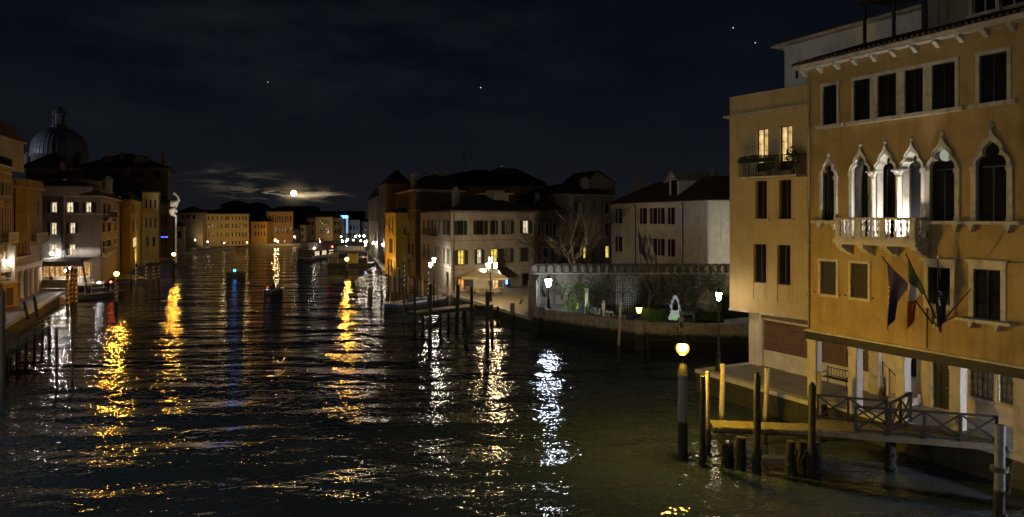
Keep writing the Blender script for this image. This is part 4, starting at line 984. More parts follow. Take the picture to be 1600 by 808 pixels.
# ================================================================== generic buildings
def hip4(A, B, C, D_, z, h, ov, mb):
    c = (A + B + C + D_) / 4; q = []
    for p in (A, B, C, D_): v = (p - c); q.append(c + v * (1 + ov * 1.4 / v.length))
    A, B, C, D_ = q; ab = (B - A).length; bc = (C - B).length
    m1 = (A + B) / 2; m2 = (C + D_) / 2; n1 = (B + C) / 2; n2 = (D_ + A) / 2
    def P3(p, zz): return (p.x, p.y, zz)
    if ab >= bc: i = min(.45, bc / ab / 2); r0 = n2.lerp(n1, i); r1 = n2.lerp(n1, 1 - i); fs = [(0, 1, 5, 4), (1, 2, 5), (2, 3, 4, 5), (3, 0, 4)]
    else: i = min(.45, ab / bc / 2); r0 = m1.lerp(m2, i); r1 = m1.lerp(m2, 1 - i); fs = [(0, 1, 4), (1, 2, 5, 4), (2, 3, 5), (3, 0, 4, 5)]
    vs = [P3(p, z) for p in (A, B, C, D_)] + [P3(r0, z + h), P3(r1, z + h)] + [P3(p, z - .14) for p in (A, B, C, D_)]
    return mb.add(vs, fs + [(6, 7, 1, 0), (7, 8, 2, 1), (8, 9, 3, 2), (9, 6, 0, 3), (9, 8, 7, 6)], 0)
PANES = {'d': None, 'W': LIT_W, 'O': LIT_O, 'Y': LIT_Y, 'C': LIT_C, 'D': LIT_D}
def bld(name, label, cat, pts, zt, mat, wins, z0=1.0, depth=10, roof=2.2, ov=.4, group=None, simple=False, frame=None, sur=0.0, sm=None, cornice=True, courses=(), shutm=None, rev=.22, roofm=None, hood=False):
    """pts: 2 or 3 (px, D) corners left to right; wins: one list per facade of (xa, xb, ztop, zbot, code)"""
    W3 = [Vector((AX(x, D), D, 0)) for x, D in pts]
    pls = [Plane(W3[i], W3[i + 1]) for i in range(len(W3) - 1)]
    if len(W3) == 2: C_ = W3[1] + pls[0].n * depth; W4 = [W3[0], W3[1], C_, W3[0] + pls[0].n * depth]
    else: W4 = [W3[0], W3[1], W3[2], W3[0] + W3[2] - W3[1]]
    root = thing(name, label, cat, (W3[0].x, W3[0].y, z0), 0, group); mb = MB()
    for P, wl in zip(pls, wins):
        ops = [(P.u(a), P.u(b), zb, za) for a, b, za, zb, c in wl]
        s = MB(); facade(s, 0, P.W, z0, zt, ops, rev=rev); put(s, P, mb)
    n = len(W4)
    for i in range(len(pls), n):
        p, q = W4[i], W4[(i + 1) % n]; mb.add([(p.x, p.y, z0), (q.x, q.y, z0), (q.x, q.y, zt), (p.x, p.y, zt)], [(0, 1, 2, 3)])
    mb.add([(p.x, p.y, zt) for p in W4], [(0, 1, 2, 3)]); rel(mb, root).build('wall', mat, root)
    for P, wl in zip(pls, wins):
        for a, b, za, zb, c in wl:
            pane = PANES.get(c[0]); sh = None
            if '+' in c: sh = 'lr'
            if 'c' in c[1:]: sh = 'c'
            if 'L' in c[1:]: sh = 'l'
            if 'R' in c[1:]: sh = 'r'
            ua_, ub_ = P.u(a), P.u(b)
            window(root, P, ua_, ub_, zb, za, pane=pane, frame=frame or FRAME, nx=1 if (simple or ub_ - ua_ < .7) else 2, sur=sur, sill=not simple, shut=sh, shutm=shutm, rev=rev, simple=simple, sm=sm, hood=hood)
    if cornice:
        for P in pls:
            s = MB(); s.box((-.25, -.28, zt - .16), (P.W + .25, -.002, zt + .02)); rel(put(s, P, MB()), root).build('cornice', sm or mat, root)
    for z in courses:
        for P in pls:
            s = MB(); s.box((-.05, -.08, z), (P.W + .05, -.002, z + .12)); rel(put(s, P, MB()), root).build('string_course', sm or mat, root)
    if roof: s = MB(); hip4(*W4, zt + .16, roof, ov, s); rel(s, root).build('roof', roofm or ROOF, root)
    root['_'] = 0; del root['_']
    return root, pls
def chimney(root, P, u_, v_, z, w=.8, h=1.8, mat=None):
    s = MB(); s.box((u_ - w / 2, v_ - w / 2, z), (u_ + w / 2, v_ + w / 2, z + h)); s.box((u_ - w * .7, v_ - w * .7, z + h), (u_ + w * .7, v_ + w * .7, z + h + .18)); s.box((u_ - w * .35, v_ - w * .35, z + h + .18), (u_ + w * .35, v_ + w * .35, z + h + .55))
    rel(put(s, P, MB()), root).build('chimney', mat or PLASTER_G, root)
def downpipe(root, P, u_, z0, z1):
    s = MB(); s.tube([(u_, -.10, z0), (u_, -.10, z1 - .35), (u_ + .02, -.22, z1 - .05)], .06, 6); rel(put(s, P, MB()), root).build('downpipe', IRON, root)

# ================================================================== campo, cafe and the houses of the right bank
CZ = 1.2
cp = thing('square_pavement', None, None, (2, 75, 0)); cp['kind'] = 'structure'
E0 = G(708, 460.6, CZ); E1 = G(833, 497, CZ)
mb = MB(); mb.prism([(E0.x, E0.y), (E1.x, E1.y), (3.6, 66.5), (6, 96), (AX(660, 112) , 112), (AX(656, 112) - 2.0, 112), (AX(703, 86), 84.8)], -1.4, CZ)
rel(mb, cp).build('paving', rough('square_paving', (.24, .21, .16), .6, .22, .9, .3, 18, patch=.3), cp)
EP = Plane(E0, E1); kk = 0.0
kerb_m = MB().box((0, 0, 0), (1.38, .4, .3)).mesh('kerb_stone', KERB)
while kk < EP.W - 1.3: link('kerb_stone', kerb_m, cp, EP.w(kk, -.03, CZ - .28) - cp.location, EP.rz); kk += 1.4
s = MB().box((0, -.02, -1.4), (EP.W, .02, CZ - .3)); rel(put(s, EP, MB()), cp).build('quay_wall', QUAYFACE, cp)
z1a, z1b = 10.15, 8.35
CW1 = [(712, 727.5, 10.1, 8.35, 'd+'), (742, 759, 10.1, 8.35, 'd+'), (765.5, 777.5, 10.1, 8.35, 'd+'), (785, 800.5, 10.1, 8.35, 'D+'), (817, 826, 10.1, 8.35, 'C+')]
CW1 = [(a + 3, b - 3, z, y, c) if i < 4 else (a, b, z, y, c) for i, (a, b, z, y, c) in enumerate(CW1)]
CW2 = [(715.5, 725.5, 6.45, 4.65, 'Y+'), (745.5, 752.5, 6.45, 4.65, 'C+'), (767, 777.5, 6.45, 4.65, 'YR'), (787, 797, 6.45, 4.65, 'D+'), (813, 825.5, 6.45, 4.65, 'dc')]
CW3 = [(716, 726, 2.95, 1.5, 'O'), (745, 755, 2.95, 1.5, 'D'), (769, 780, 2.75, 1.24, 'W'), (788.5, 797.5, 2.95, 1.5, 'd'), (816, 826, 3.0, 1.45, 'dc')]
LFX = [(661, 664), (668, 671), (674.5, 677), (679.5, 682), (684.5, 687), (692, 695.5), (698, 703)]
LW = [(a, b, 10.1, 8.4, 'dc') for a, b in LFX[:1] + LFX[1:]] + [(a, b, 6.5, 4.6, 'dc') for a, b in LFX if a != 674.5] + [(697, 701, 3.6, 1.6, 'd')]
cafe, cpl = bld('cafe_building', 'cream two storey corner building with lit windows, a cafe with parasols at its foot', 'building', [(657, 110), (705, 86.5), (837, 95.5)], 11.25, rough('cafe_render', (.40, .36, .30), .9, .14, .9, .3, 30, streak=.35, patch=.25), [LW, CW1 + CW2 + CW3], z0=.6, roof=2.3, sur=.14, sm=PLASTER_G, courses=(7.55, 4.0), ov=.5, shutm=SHUT)
CF = cpl[1]; chimney(cafe, CF, CF.u(811), 5.0, 11.8, 2.6, 1.9, PLASTER_C)
downpipe(cafe, CF, .35, 1.2, 11.2); downpipe(cafe, CF, CF.W - .3, 1.2, 11.2)
for px in (712, 756, 800): pass
# little iron balcony and awning by the bright window
s = MB(); s.box((CF.u(769), -.9, 4.05), (CF.u(783), -.01, 4.2))
for k in range(14): s.box((CF.u(769) + .09 * k, -.9, 4.2), (CF.u(769) + .09 * k + .03, -.87, 5.2))
s.box((CF.u(769), -.92, 5.2), (CF.u(783), -.85, 5.26)); s.box((CF.u(769), -.91, 4.25), (CF.u(783), -.9, 5.15)); rel(put(s, CF, MB()), cafe).build('balcony', SHUT_B, cafe)
s = MB(); ua, ub = CF.u(776), CF.u(793)
s.add([(ua, -.02, 4.0), (ub, -.02, 4.0), (ub + .3, -1.6, 3.1), (ua - .3, -1.6, 3.1)], [(3, 2, 1, 0)]); s.box((ua - .3, -1.63, 2.85), (ub + .3, -1.6, 3.12)); rel(put(s, CF, MB()), cafe).build('awning', SHUT_B, cafe)
# iron balconies on the canal face
CL = cpl[0]
s = MB(); a, b = CL.u(669), CL.u(684)
s.box((a, -.9, 8.0), (b, -.01, 8.12)); s.box((a, -.9, 9.0), (b, -.86, 9.06))
n = int((b - a) / .16)
for k in range(n): s.box((a + k * .16, -.9, 8.1), (a + k * .16 + .04, -.87, 9.0))
rel(put(s, CL, MB()), cafe).build('balcony', IRON, cafe)
tag(potplant('dark shrub in the balcony planter on the canal face of the cafe building', CL, CL.u(676), -.5, 4.3, 1.3, 1.6, 500), group='balcony plants')
for lab, px, py, st, c_ in (('bright wall lamp behind the left parasol of the cafe', 757.5, 423, 260, WHITE), ('bright wall lamp right of the cafe parasols', 786.5, 424, 260, WHITE)):
    wall_lamp(lab, CF, px, py, .35, st, c_, .09, group='cafe wall lamps')
# blue screen glow in the cafe window
t = thing('screen', 'small blue glowing screen in the ground floor window right of the parasols', 'screen', tuple(CF.w(CF.u(790.5), 0, 1.6)))
s = MB().box((CF.u(790.5), .02, 1.75), (CF.u(793.5), .06, 2.45)); rel(put(s, CF, MB()), t).build('display', emis('blue_screen', (.15, .4, 1), 3), t)
# parasols, tables, chairs
CREAM = rough('parasol_canvas', (.50, .42, .28), .9, .1, 2, 0); RATT = rough('rattan', (.62, .52, .36), .8, .3, 8, .3, 20)
def parasol(label, pos, w, h, panel=False):
    t = thing('parasol', label, 'parasol', tuple(pos), .1, 'cafe parasols')
    MB().tube([(0, 0, 0), (0, 0, h)], .04, 8).build('pole', WOODD, t); MB().lathe([(.35, 0), (.3, .1), (.06, .14)], (0, 0, 0), 10).build('base', IRON, t)
    s = MB(); q = w / 2; c = [(-q, -q), (q, -q), (q, q), (-q, q)]
    for i in range(4):
        a, b = c[i], c[(i + 1) % 4]
        s.add([(a[0], a[1], h - .85), (b[0], b[1], h - .85), ((a[0] + b[0]) * .25, (a[1] + b[1]) * .25, h - .45), (0, 0, h)], [(0, 1, 2), (0, 2, 3), (2, 1, 3)])
        s.add([(a[0], a[1], h - .85), (b[0], b[1], h - .85), (b[0], b[1], h - 1.08), (a[0], a[1], h - 1.08)], [(0, 1, 2, 3)])
    s.build('canopy', CREAM, t)
    for i in range(4): MB().tube([(0, 0, h - .5), (c[i][0] * .9, c[i][1] * .9, h - .9)], .015, 4).build('rib', WOOD, t)
    if panel: MB().box((-.3, -q + .02, .75), (q - .2, -q + .05, h - 1.0)).build('side_panel', rough('clear_screen_canvas', (.38, .37, .33), .6, .1, 1, 0), t)
    return t
parasol('left cream parasol of the cafe with a pale side screen below it', (AX(742, 86), 86.5, CZ), 3.4, 2.95, True)
parasol('right cream parasol of the cafe behind the lantern post', (AX(769, 85.5), 86.2, CZ), 3.6, 2.85)
def chair(label, pos, rz, group='rattan chairs outside the cafe', mat=None, sc=1.0):
    t = thing('chair', label, 'chair', tuple(pos), rz, group); m = mat or RATT
    MB().lathe([(.22, .42), (.24, .46), (.20, .48)], (0, 0, 0), 10).build('seat', m, t)
    s = MB(); s.tube([(.24 * math.cos(a), .24 * math.sin(a), .66 + .2 * max(0, math.sin(a))) for a in [(-20 + i * 22) * PI / 180 for i in range(11)]], .03, 5)
    for i in range(9): a = (i * 22) * PI / 180; s.tube([(.22 * math.cos(a), .22 * math.sin(a), .46), (.24 * math.cos(a), .24 * math.sin(a), .66 + .2 * max(0, math.sin(a)))], .02, 4)
    s.build('backrest', m, t)
    for x, y in ((-.16, -.16), (.16, -.16), (-.16, .16), (.16, .16)): MB().tube([(x * 1.15, y * 1.15, 0), (x, y, .44)], .018, 4).build('leg', m, t)
    t.scale = (sc, sc, sc); return t
random.seed(21)
def ctable(label, pos, group='small cafe tables', mat=None):
    t = thing('cafe_table', label, 'table', tuple(pos), 0, group)
    MB().lathe([(.36, .72), (.37, .74), (.36, .76)], (0, 0, 0), 14).build('tabletop', mat or PLASTER_W, t); MB().lathe([(.24, 0), (.22, .04), (.03, .08), (.03, .72)], (0, 0, 0), 8).build('pedestal', IRON, t); return t
proto = None
SPOTS = [(723, 461), (729, 459), (735, 458), (742, 460.5), (748, 462), (755, 463), (759, 459), (771, 462), (777, 461), (783, 460), (789, 458), (752, 456), (779, 456), (738, 455), (728, 455), (766, 457)]
for i, (x, y) in enumerate(SPOTS):
    p = G(x, y, CZ); rz = random.uniform(0, 6.3); od = ['first', 'second', 'third', 'fourth', 'fifth', 'sixth', 'seventh', 'eighth', 'ninth', 'tenth', 'eleventh', 'twelfth']
    rowk = y > 457.5; same = sorted(q[0] for q in SPOTS if (q[1] > 457.5) == rowk); lab = 'rattan cafe chair, %s from the left in the %s row under the parasols' % (od[same.index(x)], 'front' if rowk else 'back')
    if proto is None: proto = chair(lab, p, rz)
    else:
        c = copy_tree(proto); c.location = p; c.rotation_euler.z = rz; c['label'] = lab
    if i in (3, 9): pass
for lab, x, y in (('round cafe table at the left end of the parasol row', 731, 457.5), ('round cafe table below the left parasol', 746, 458.5), ('round cafe table under the right parasol edge', 781, 458.5), ('round cafe table beside the lantern post', 761, 460.5)):
    ctable(lab, G(x, y, CZ), 'small cafe tables')

# houses left of the cafe along the canal
def row(zt, zb, xs, code='d'): return [(a, b, zt, zb, code) for a, b in xs]
brown, bp = bld('house', 'tall brown house with a pale roof cornice rising behind the cafe building', 'house', [(619, 131), (649, 113), (727, 119)], 15.0, PLASTER_B,
    [row(14.2, 12.2, [(625, 627), (630, 632), (635, 637), (640, 642)], 'dc') + [(633, 640.5, 10.1, 7.9, 'D')] + row(6.2, 3.9, [(626, 628.5), (632, 634.5), (638, 640.5), (643, 645.5)], 'd') + row(3.3, .9, [(623, 627), (632, 637)]), []], z0=.4, roof=2.8, sm=PLASTER_C, courses=(11.6,), ov=.8, simple=True)
s = MB(); P = bp[1]
for k in range(24): s.box((.3 + k * .34, -.42, 14.62), (.46 + k * .34, -.01, 14.86))
rel(put(s, P, MB()), brown).build('dentils', PLASTER_C, brown)
s = MB(); P = bp[0]; a, b = P.u(632), P.u(641); s.box((a, -.8, 7.6), (b, -.01, 7.72)); s.box((a, -.8, 8.6), (b, -.76, 8.66))
for k in range(int((b - a) / .2)): s.box((a + k * .2, -.8, 7.7), (a + k * .2 + .04, -.77, 8.6))
rel(put(s, P, MB()), brown).build('balcony', IRON, brown)
for u0 in (4.0, 13.5): s = MB(); s.box((P.u(626), -.8, 3.7), (P.u(646), -.01, 3.85)); 
rel(put(s, P, MB()), brown).build('balcony_floor', STONE, brown)
s = MB()
for k in range(30): s.lathe([(.09, 0), (.05, .1), (.1, .35), (.05, .6), (.09, .8)], (P.u(626) + .2 + k * .5, -.7, 3.85), 6)
tag(rel(put(s, P, MB()), brown).build('balustrade', STONE, brown), kind='stuff')
ylw, yp = bld('house', 'narrow bright yellow house glowing at the water between the dark row and the brown house', 'house', [(602, 128), (618.5, 118.5)], 11.3, PLASTER_Y,
    [row(10.6, 7.9, [(607.5, 609.5), (612.2, 614.2)], 'dc') + row(6.8, 4.3, [(608, 613.5)], 'dc') + [(615.5, 617, 6.8, 4.4, 'dc')] + row(3.2, .9, [(605, 607.5), (610, 612.5), (615, 616.6)], 'd')], z0=.4, depth=9, roof=1.4, courses=(7.3, 3.9), simple=True, shutm=SHUT_B, sm=PLASTER_Y)
P = yp[0]; s = MB(); s.tube([(P.u(617.4), -.05, 7.5), (P.u(619.5), -2.2, 10.7)], .05, 6); rel(put(s, P, MB()), ylw).build('bare_flagpole', WOODD, ylw)
dk, dp = bld('house', 'tall dark house with deep eaves beyond the bright yellow house', 'house', [(592, 158), (603, 140), (640, 145)], 17.2, PLASTER_D, [row(15.5, 13, [(594, 595.2), (597, 598.4), (600, 601.2)]) + row(10, 8, [(594, 595.2), (597, 598.4), (600, 601.2)]) , []], roof=3.0, simple=True, ov=.9)
dk2, dp2 = bld('house', 'farthest tall dark house of the right bank row with tall windows', 'house', [(575, 215), (591, 162), (612, 165)], 15.4, PLASTER_D, [row(13.5, 9.5, [(578, 579.2), (582, 583.4), (587, 588.4)]) + row(7.5, 5, [(578, 579.2), (582, 583.4), (587, 588.4)], 'd'), []], roof=3.2, simple=True, ov=.9)
# big dark roofs behind
bld('large_building', 'big dark hip roofed building filling the skyline behind the cafe', 'building', [(628, 160), (850, 158)], 17.5, PLASTER_D, [[]], depth=30, roof=4.6, ov=1.0)
r_, p_ = bld('large_building', 'low dark domed roof peeping over the ridge of the big dark building', 'building', [(735, 195), (850, 195)], 20, PLASTER_D, [[]], depth=16, roof=4.5, ov=.6)
s = MB(); s.lathe([(5.2, 20), (4.8, 22.2), (3.2, 24.0), (1.2, 24.8), (0, 25)], (AX(785, 203), 203, 0), 20); rel(s, r_).build('dome', LEAD, r_)
tr = thing('aerial', 'thin radio mast standing on the dark roof behind the cafe', 'mast', (AX(725, 165), 165, 19.0)); MB().tube([(0, 0, 0), (0, 0, 7.6)], .07, 5).build('mast', IRON, tr)
MB().tube([(-.8, 0, 6), (.8, 0, 6)], .05, 4).build('crossbar', IRON, tr)
# grey houses right of the cafe
gh, gp = bld('house', 'dim grey house set back between the cafe building and the bare trees', 'house', [(834, 108), (876, 110)], 11.6, PLASTER_D, [row(9.6, 7.6, [(840, 845), (852, 857), (864, 869)]) + row(5.8, 3.4, [(838.5, 846), (849, 856), (860, 867)], 'dc')], roof=2, sur=.1)
th, tp = bld('house', 'pale three storey house behind the bare tree with two lit windows', 'house', [(868, 112), (958, 116)], 14.2, rough('tree_house_render', (.30, .27, .22), .9, .14, .9, .3, 30, streak=.4, patch=.3),
    [row(12.9, 11.2, [(896.5, 904.5), (910, 914.5), (945, 951.5)], 'd') + row(9.2, 7.4, [(896, 903), (909.5, 915)], 'dc') + [(945, 951.5, 9.6, 7.5, 'd')] + [(911.5, 915.5, 5.8, 3.9, 'YL'), (946, 951.5, 5.8, 3.9, 'Y+')] + row(5.7, 3.8, [(895, 905)], 'dc')], roof=2.0, sur=.1, sm=STONE, depth=16)
P = tp[0]; chimney(th, P, P.u(925), 2.5, 14.2, 1.1, 2.4, PLASTER_C); downpipe(th, P, P.u(927.5), 1.2, 14.0); downpipe(th, P, P.u(941), 4.5, 14.0)
chimney(th, P, P.u(1003) , 1.0, 14.0, 1.0, 2.6, PLASTER_C)
s = MB(); s.box((P.u(930), 3, 14.3), (P.u(975), 12, 16.4)); s.xprism([(P.u(930), 16.4), (P.u(948), 18.2), (P.u(975), 16.4)], 2.9, 12); rel(put(s, P, MB()), th).build('rooftop_storey', PLASTER_G, th)
s = MB(); s.add([(P.u(928), 2.6, 16.3), (P.u(948), 2.6, 18.45), (P.u(948), 12.2, 18.45), (P.u(928), 12.2, 16.3)], [(0, 1, 2, 3)]); s.add([(P.u(977), 2.6, 16.3), (P.u(948), 2.6, 18.45), (P.u(948), 12.2, 18.45), (P.u(977), 12.2, 16.3)], [(3, 2, 1, 0)]); rel(put(s, P, MB()), th).build('rooftop_roof', ROOF, th)
# white house with the dormer
X4 = [(966, 972.5), (1004, 1010.5), (1020, 1026.5), (1032, 1038.5), (1048, 1054.5)]
def zrow(P_, x, ya, yb): D = P_.hit(x)[1]; return CH - (ya - HY) / F * D, CH - (yb - HY) / F * D
PWH = pl_px(955, 102, 1106, 80); za, zb_2 = zrow(PWH, 1022, 325, 350); zc, zd = zrow(PWH, 1022, 372.5, 398.5)
whh, wp = bld('house', 'long white walled house with narrow dark windows and a gabled dormer above the garden', 'house', [(955, 102), (1106, 80), (1235, 79)], 12.42, PLASTER_W, [row(za, zb_2, X4, 'dL') + row(zc, zd, X4, 'dL'), []], roof=2.9, ov=.55, sm=PLASTER_W)
P = wp[0]; downpipe(whh, P, P.u(994), 1.3, 12.3); downpipe(whh, P, P.u(1068), 1.3, 12.3)
s = MB(); Pd = P.off(.9); a, b = Pd.u(1046), Pd.u(1061.5); dz0, dz1 = 13.1, 15.3; c_ = (a + b) / 2
s.box((a, 0, dz0 - .6), (b, 5.5, dz1)); s.xprism([(a, dz1), (c_, dz1 + .8), (b, dz1)], 0, 5.5); s.box((a + .25, -.06, dz0), (a + .4, 0, dz1 - .1)); s.box((b - .4, -.06, dz0), (b - .25, 0, dz1 - .1))
dm = rel(put(s, Pd, MB()), whh).build('dormer', PLASTER_W, whh)
s = MB(); s.box((a + .4, -.03, dz0), (b - .4, -.005, dz1 - .1)); s.box((a + .2, -.07, dz1 + .05), (b - .2, -.002, dz1 + .15)); rel(put(s, Pd, MB()), whh).build('dormer_window', BLACK, whh)
s = MB(); s.bar((a - .35, -.25, dz1 - .3), (c_, -.25, dz1 + .95), .5, .1); s.bar((b + .35, -.25, dz1 - .3), (c_, -.25, dz1 + .95), .5, .1)
s.add([(a - .35, -.5, dz1 - .22), (c_, -.5, dz1 + 1.03), (c_, 5.5, dz1 + 1.03), (a - .35, 5.5, dz1 - .22)], [(0, 1, 2, 3)]); s.add([(b + .35, -.5, dz1 - .22), (c_, -.5, dz1 + 1.03), (c_, 5.5, dz1 + 1.03), (b + .35, 5.5, dz1 - .22)], [(3, 2, 1, 0)]); rel(put(s, Pd, MB()), whh).build('dormer_roof', STONE, whh)
for k, (lab, x) in enumerate((('left drooping flag before the white house', 999), ('middle drooping flag before the white house', 1010), ('right pale drooping flag before the white house', 1019))):
    D = 78; t = thing('flag', lab, 'flag', (AX(x + 4, D), D, 3.0), 0, 'flags in front of the white house')
    MB().tube([(0, 0, 0), (-.45 - .1 * k, -.4, 6.4 - .3 * k - .0)], .03, 5).build('pole', WOODD, t)
    s = MB(); n = 6; tx, ty, tz = -.45 - .1 * k, -.4, 6.3 - .3 * k
    for j in range(n):
        for i in range(4):
            def q(i_, j_): return (tx + (.28 + .12 * j_ / n * 3) * i_ * .45, ty + .1 * math.sin(i_ * 2 + j_), tz - j_ * .38 - i_ * .45)
            s.add([q(i, j), q(i + 1, j), q(i + 1, j + 1), q(i, j + 1)], [(0, 1, 2, 3)], 0, True)
    s.build('cloth', [NAVY, PLASTER_B, PLASTER_D][k], t)

# ================================================================== garden
GA = Vector((1.96, 65.2, 0)); GB_ = Vector((10.18, 56, 0)); GC = Vector((30, 53.3, 0)); GZ = 1.25
gg = MB().prism([(GA.x, GA.y), (GB_.x, GB_.y), (GC.x, GC.y), (34, 75), (2.2, 75)], -1.2, GZ); tag(gg.build('garden_ground', rough('dark_soil', (.035, .03, .02), .95, .3, 3, .5, 12)), kind='structure')
gw_ = thing('garden_wall', 'low weathered stone garden wall along the water with carved panels and corner pier', 'wall', tuple(GA))
GL = Plane(GA, GB_); GRR = Plane(GB_, GC); ZTW = 2.18
for P_, npan, wid in ((GL, 8, GL.W), (GRR, 9, GRR.W)):
    s = MB(); s.box((0, .0, -1.4), (wid, .35, ZTW - .15)); rel(put(s, P_, MB()), gw_).build('wall', WALLBASE, gw_)
    s = MB(); s.box((0, -.22, .72), (wid, -.001, .86)); s.box((0, -.10, .86), (wid, -.001, .95)); rel(put(s, P_, MB()), gw_).build('ledge', WALLBASE, gw_)
    cm = MB().box((0, -.09, 0), (wid / npan - .012, .42, .15)).mesh('coping_stone', WALLBASE)
    for k in range(npan): link('coping_stone', cm, gw_, P_.w(wid * k / npan, 0, ZTW - .15) - gw_.location, P_.rz)
    pw = wid / npan
    for k in range(npan):
        s = MB(); s.box((-.16, -.08, .95), (.16, -.001, ZTW - .16)); s.build('pier', WALLBASE, gw_, P_.w(pw * k + .16, 0, 0) - gw_.location, P_.rz)
        s = MB(); a, b = .45, pw - .12; z0, z1 = 1.08, ZTW - .28
        for bx_ in ((a, z0, b, z0 + .07), (a, z1 - .07, b, z1), (a, z0 + .07, a + .07, z1 - .07), (b - .07, z0 + .07, b, z1 - .07)): s.box((bx_[0], -.05, bx_[1]), (bx_[2], -.001, bx_[3]))
        if k % 2 == 0 or P_ is GRR and k == 0:
            c = (a + b) / 2; zc_ = (z0 + z1) / 2
            s.lathe([(0, .10), (.10, .08), (.2, .02)], (0, 0, 0), 8) if False else None
            s.xprism([(c + .22 * math.cos(i * PI / 4), zc_ + .22 * math.sin(i * PI / 4)) for i in range(8)], -.06, -.002); s.xprism([(c + .1 * math.cos(i * PI / 4), zc_ + .1 * math.sin(i * PI / 4)) for i in range(8)], -.10, -.06)
        s.build('carved_panel', WALLBASE, gw_, P_.w(pw * k, 0, 0) - gw_.location, P_.rz)
s = MB(); s.box((-.38, -.16, -1.3), (.38, .5, ZTW + .03)); s.box((-.45, -.22, ZTW + .03), (.45, .55, ZTW + .17)); s.build('corner_pier', WALLBASE, gw_, GB_ - gw_.location, (GL.rz + GRR.rz) / 2)
s = MB(); s.box((-.4, -.1, -1.3), (.4, .45, ZTW + .03)); s.box((-.45, -.15, ZTW + .03), (.45, .5, ZTW + .15)); s.build('end_pier', WALLBASE, gw_, GA + GL.d * .4 - gw_.location, GL.rz)
# vent panel and the little shrine box on the wall by the water
s = MB()
for i in range(5):
    for j in range(4): s.xprism([(i * .22 + .085 * math.cos(a * PI / 3), j * .2 + .085 * math.sin(a * PI / 3)) for a in range(6)], -.012, .0)
s.build('black_hole_plates', BLACK, gw_, GRR.w(GRR.u(1045), -.002, 1.2) - gw_.location, GRR.rz)  # dark holes of the vent panel laid on as black plates
bxx = thing('post_box', 'small stone box on a post standing on the garden wall above the orange lamp', 'post box', tuple(GRR.w(GRR.u(1064), -.05, 1.5)), GRR.rz)
MB().box((-.2, -.2, .0), (.2, .02, 1.0)).box((-.28, -.26, 1.0), (.28, .04, 1.08)).build('box', WALLBASE, bxx); MB().lathe([(.16, 1.08), (.12, 1.3), (.2, 1.5), (0, 1.75)], (0, -.1, 0), 8).build('finial', WALLBASE, bxx); MB().box((-.11, -.215, .35), (.11, -.2, .8)).build('black_niche_plate', BLACK, bxx)  # the niche darkness is a black plate on the box front
# end wall towards the square
s = MB().prism([(1.6, 65.9), (2.0, 65.6), (3.0, 75), (2.5, 75)], -1, 4.35); s2 = s
gs = thing('garden_side_wall', 'tall pale wall with piers closing the garden beside the square', 'wall', (2, 66, CZ)); rel(s, gs).build('wall', WALLBASE, gs)
s = MB()
for q in (0, 4.5, 9): s.box((1.75 + q * .08 - .25, 65.9 + q, CZ), (2.0 + q * .08 + .3, 66.5 + q, 4.6))
rel(s, gs).build('pier', WALLBASE, gs)
# back wall with the row of little arches
GW = pl_px(829, 75, 1150, 75); bw = thing('garden_back_wall', 'long brick and plaster garden wall topped by a row of small open arches', 'wall', tuple(GW.w(0, 0, GZ)))
s = MB(); s.box((0, 0, GZ - .1), (GW.W, .4, 4.48)); rel(put(s, GW, MB()), bw).build('wall', rough('garden_wall_plaster', (.15, .115, .078), .9, .3, 1.1, .5, 14, streak=.75, patch=.8, col2=(.08, .06, .035)), bw)
s = MB(); s.box((-.02, -.12, 4.48), (GW.W, .5, 4.62)); rel(put(s, GW, MB()), bw).build('coping', WALLBASE, bw)
s = MB(); n = 26; pit = GW.W / n; hw_ = pit * .36
prof = []
for i in range(9): a = PI * i / 8; prof.append((hw_ * math.cos(a), .46 + hw_ * 1.05 * math.sin(a)))
for i in range(8):
    (xa, a_), (xb, b_) = prof[i], prof[i + 1]; (xc, c_), (xd, d__) = [(pit * .5 * math.cos(PI * q / 8) * (1.0), .50 + pit * .56 * math.sin(PI * q / 8)) for q in (i, i + 1)]
    vs = [(xa, 0, a_), (xb, 0, b_), (xd, 0, d__), (xc, 0, c_)]; vs += [(v[0], .3, v[2]) for v in vs]; s.add(vs, [(3, 2, 1, 0), (4, 5, 6, 7), (0, 1, 5, 4), (2, 3, 7, 6)])
s.box((-pit * .5, 0, 0), (-hw_, .3, .5)); s.box((hw_, 0, 0), (pit * .5, .3, .5)); s.lathe([(.05, .98), (.09, 1.06), (0, 1.16)], (pit * .5, .15, -.2), 5)
am = s.mesh('arch', rough('arch_brick', (.045, .034, .025), .9, .3, 2, .4, 20, streak=.5))
im = MB().box((-pit * .42, .22, 0), (pit * .42, .28, .96)).mesh('infill', rough('arch_infill', (.21, .165, .11), .9, .3, 2, .3, 20, streak=.4))
for k in range(n): link('infill', im, bw, GW.w(pit * (k + .5), .05, 4.62) - bw.location, GW.rz)
for k in range(n): link('arch', am, bw, GW.w(pit * (k + .5), .05, 4.62) - bw.location, GW.rz)
for px in (866, 905, 948, 990, 1037, 1085):
    s = MB(); u_ = GW.u(px); s.box((u_ - .13, -.10, GZ), (u_ + .13, -.002, 4.46)); s.box((u_ - .18, -.13, 4.2), (u_ + .18, -.002, 4.34)); rel(put(s, GW, MB()), bw).build('pilaster', rough('dark_pilaster', (.07, .055, .04), .9, .3, 2, .3, 20, streak=.5), bw)
# small plastered wall sheet seen behind the arches
t = thing('inner_wall', 'pale plastered wall seen through the little arches of the garden wall', 'wall', tuple(GW.w(0, 1.6, GZ)))
s = MB().box((0, 1.6, GZ), (GW.W * .55, 1.8, 5.2)); rel(put(s, GW, MB()), t).build('wall', PLASTER_C, t)
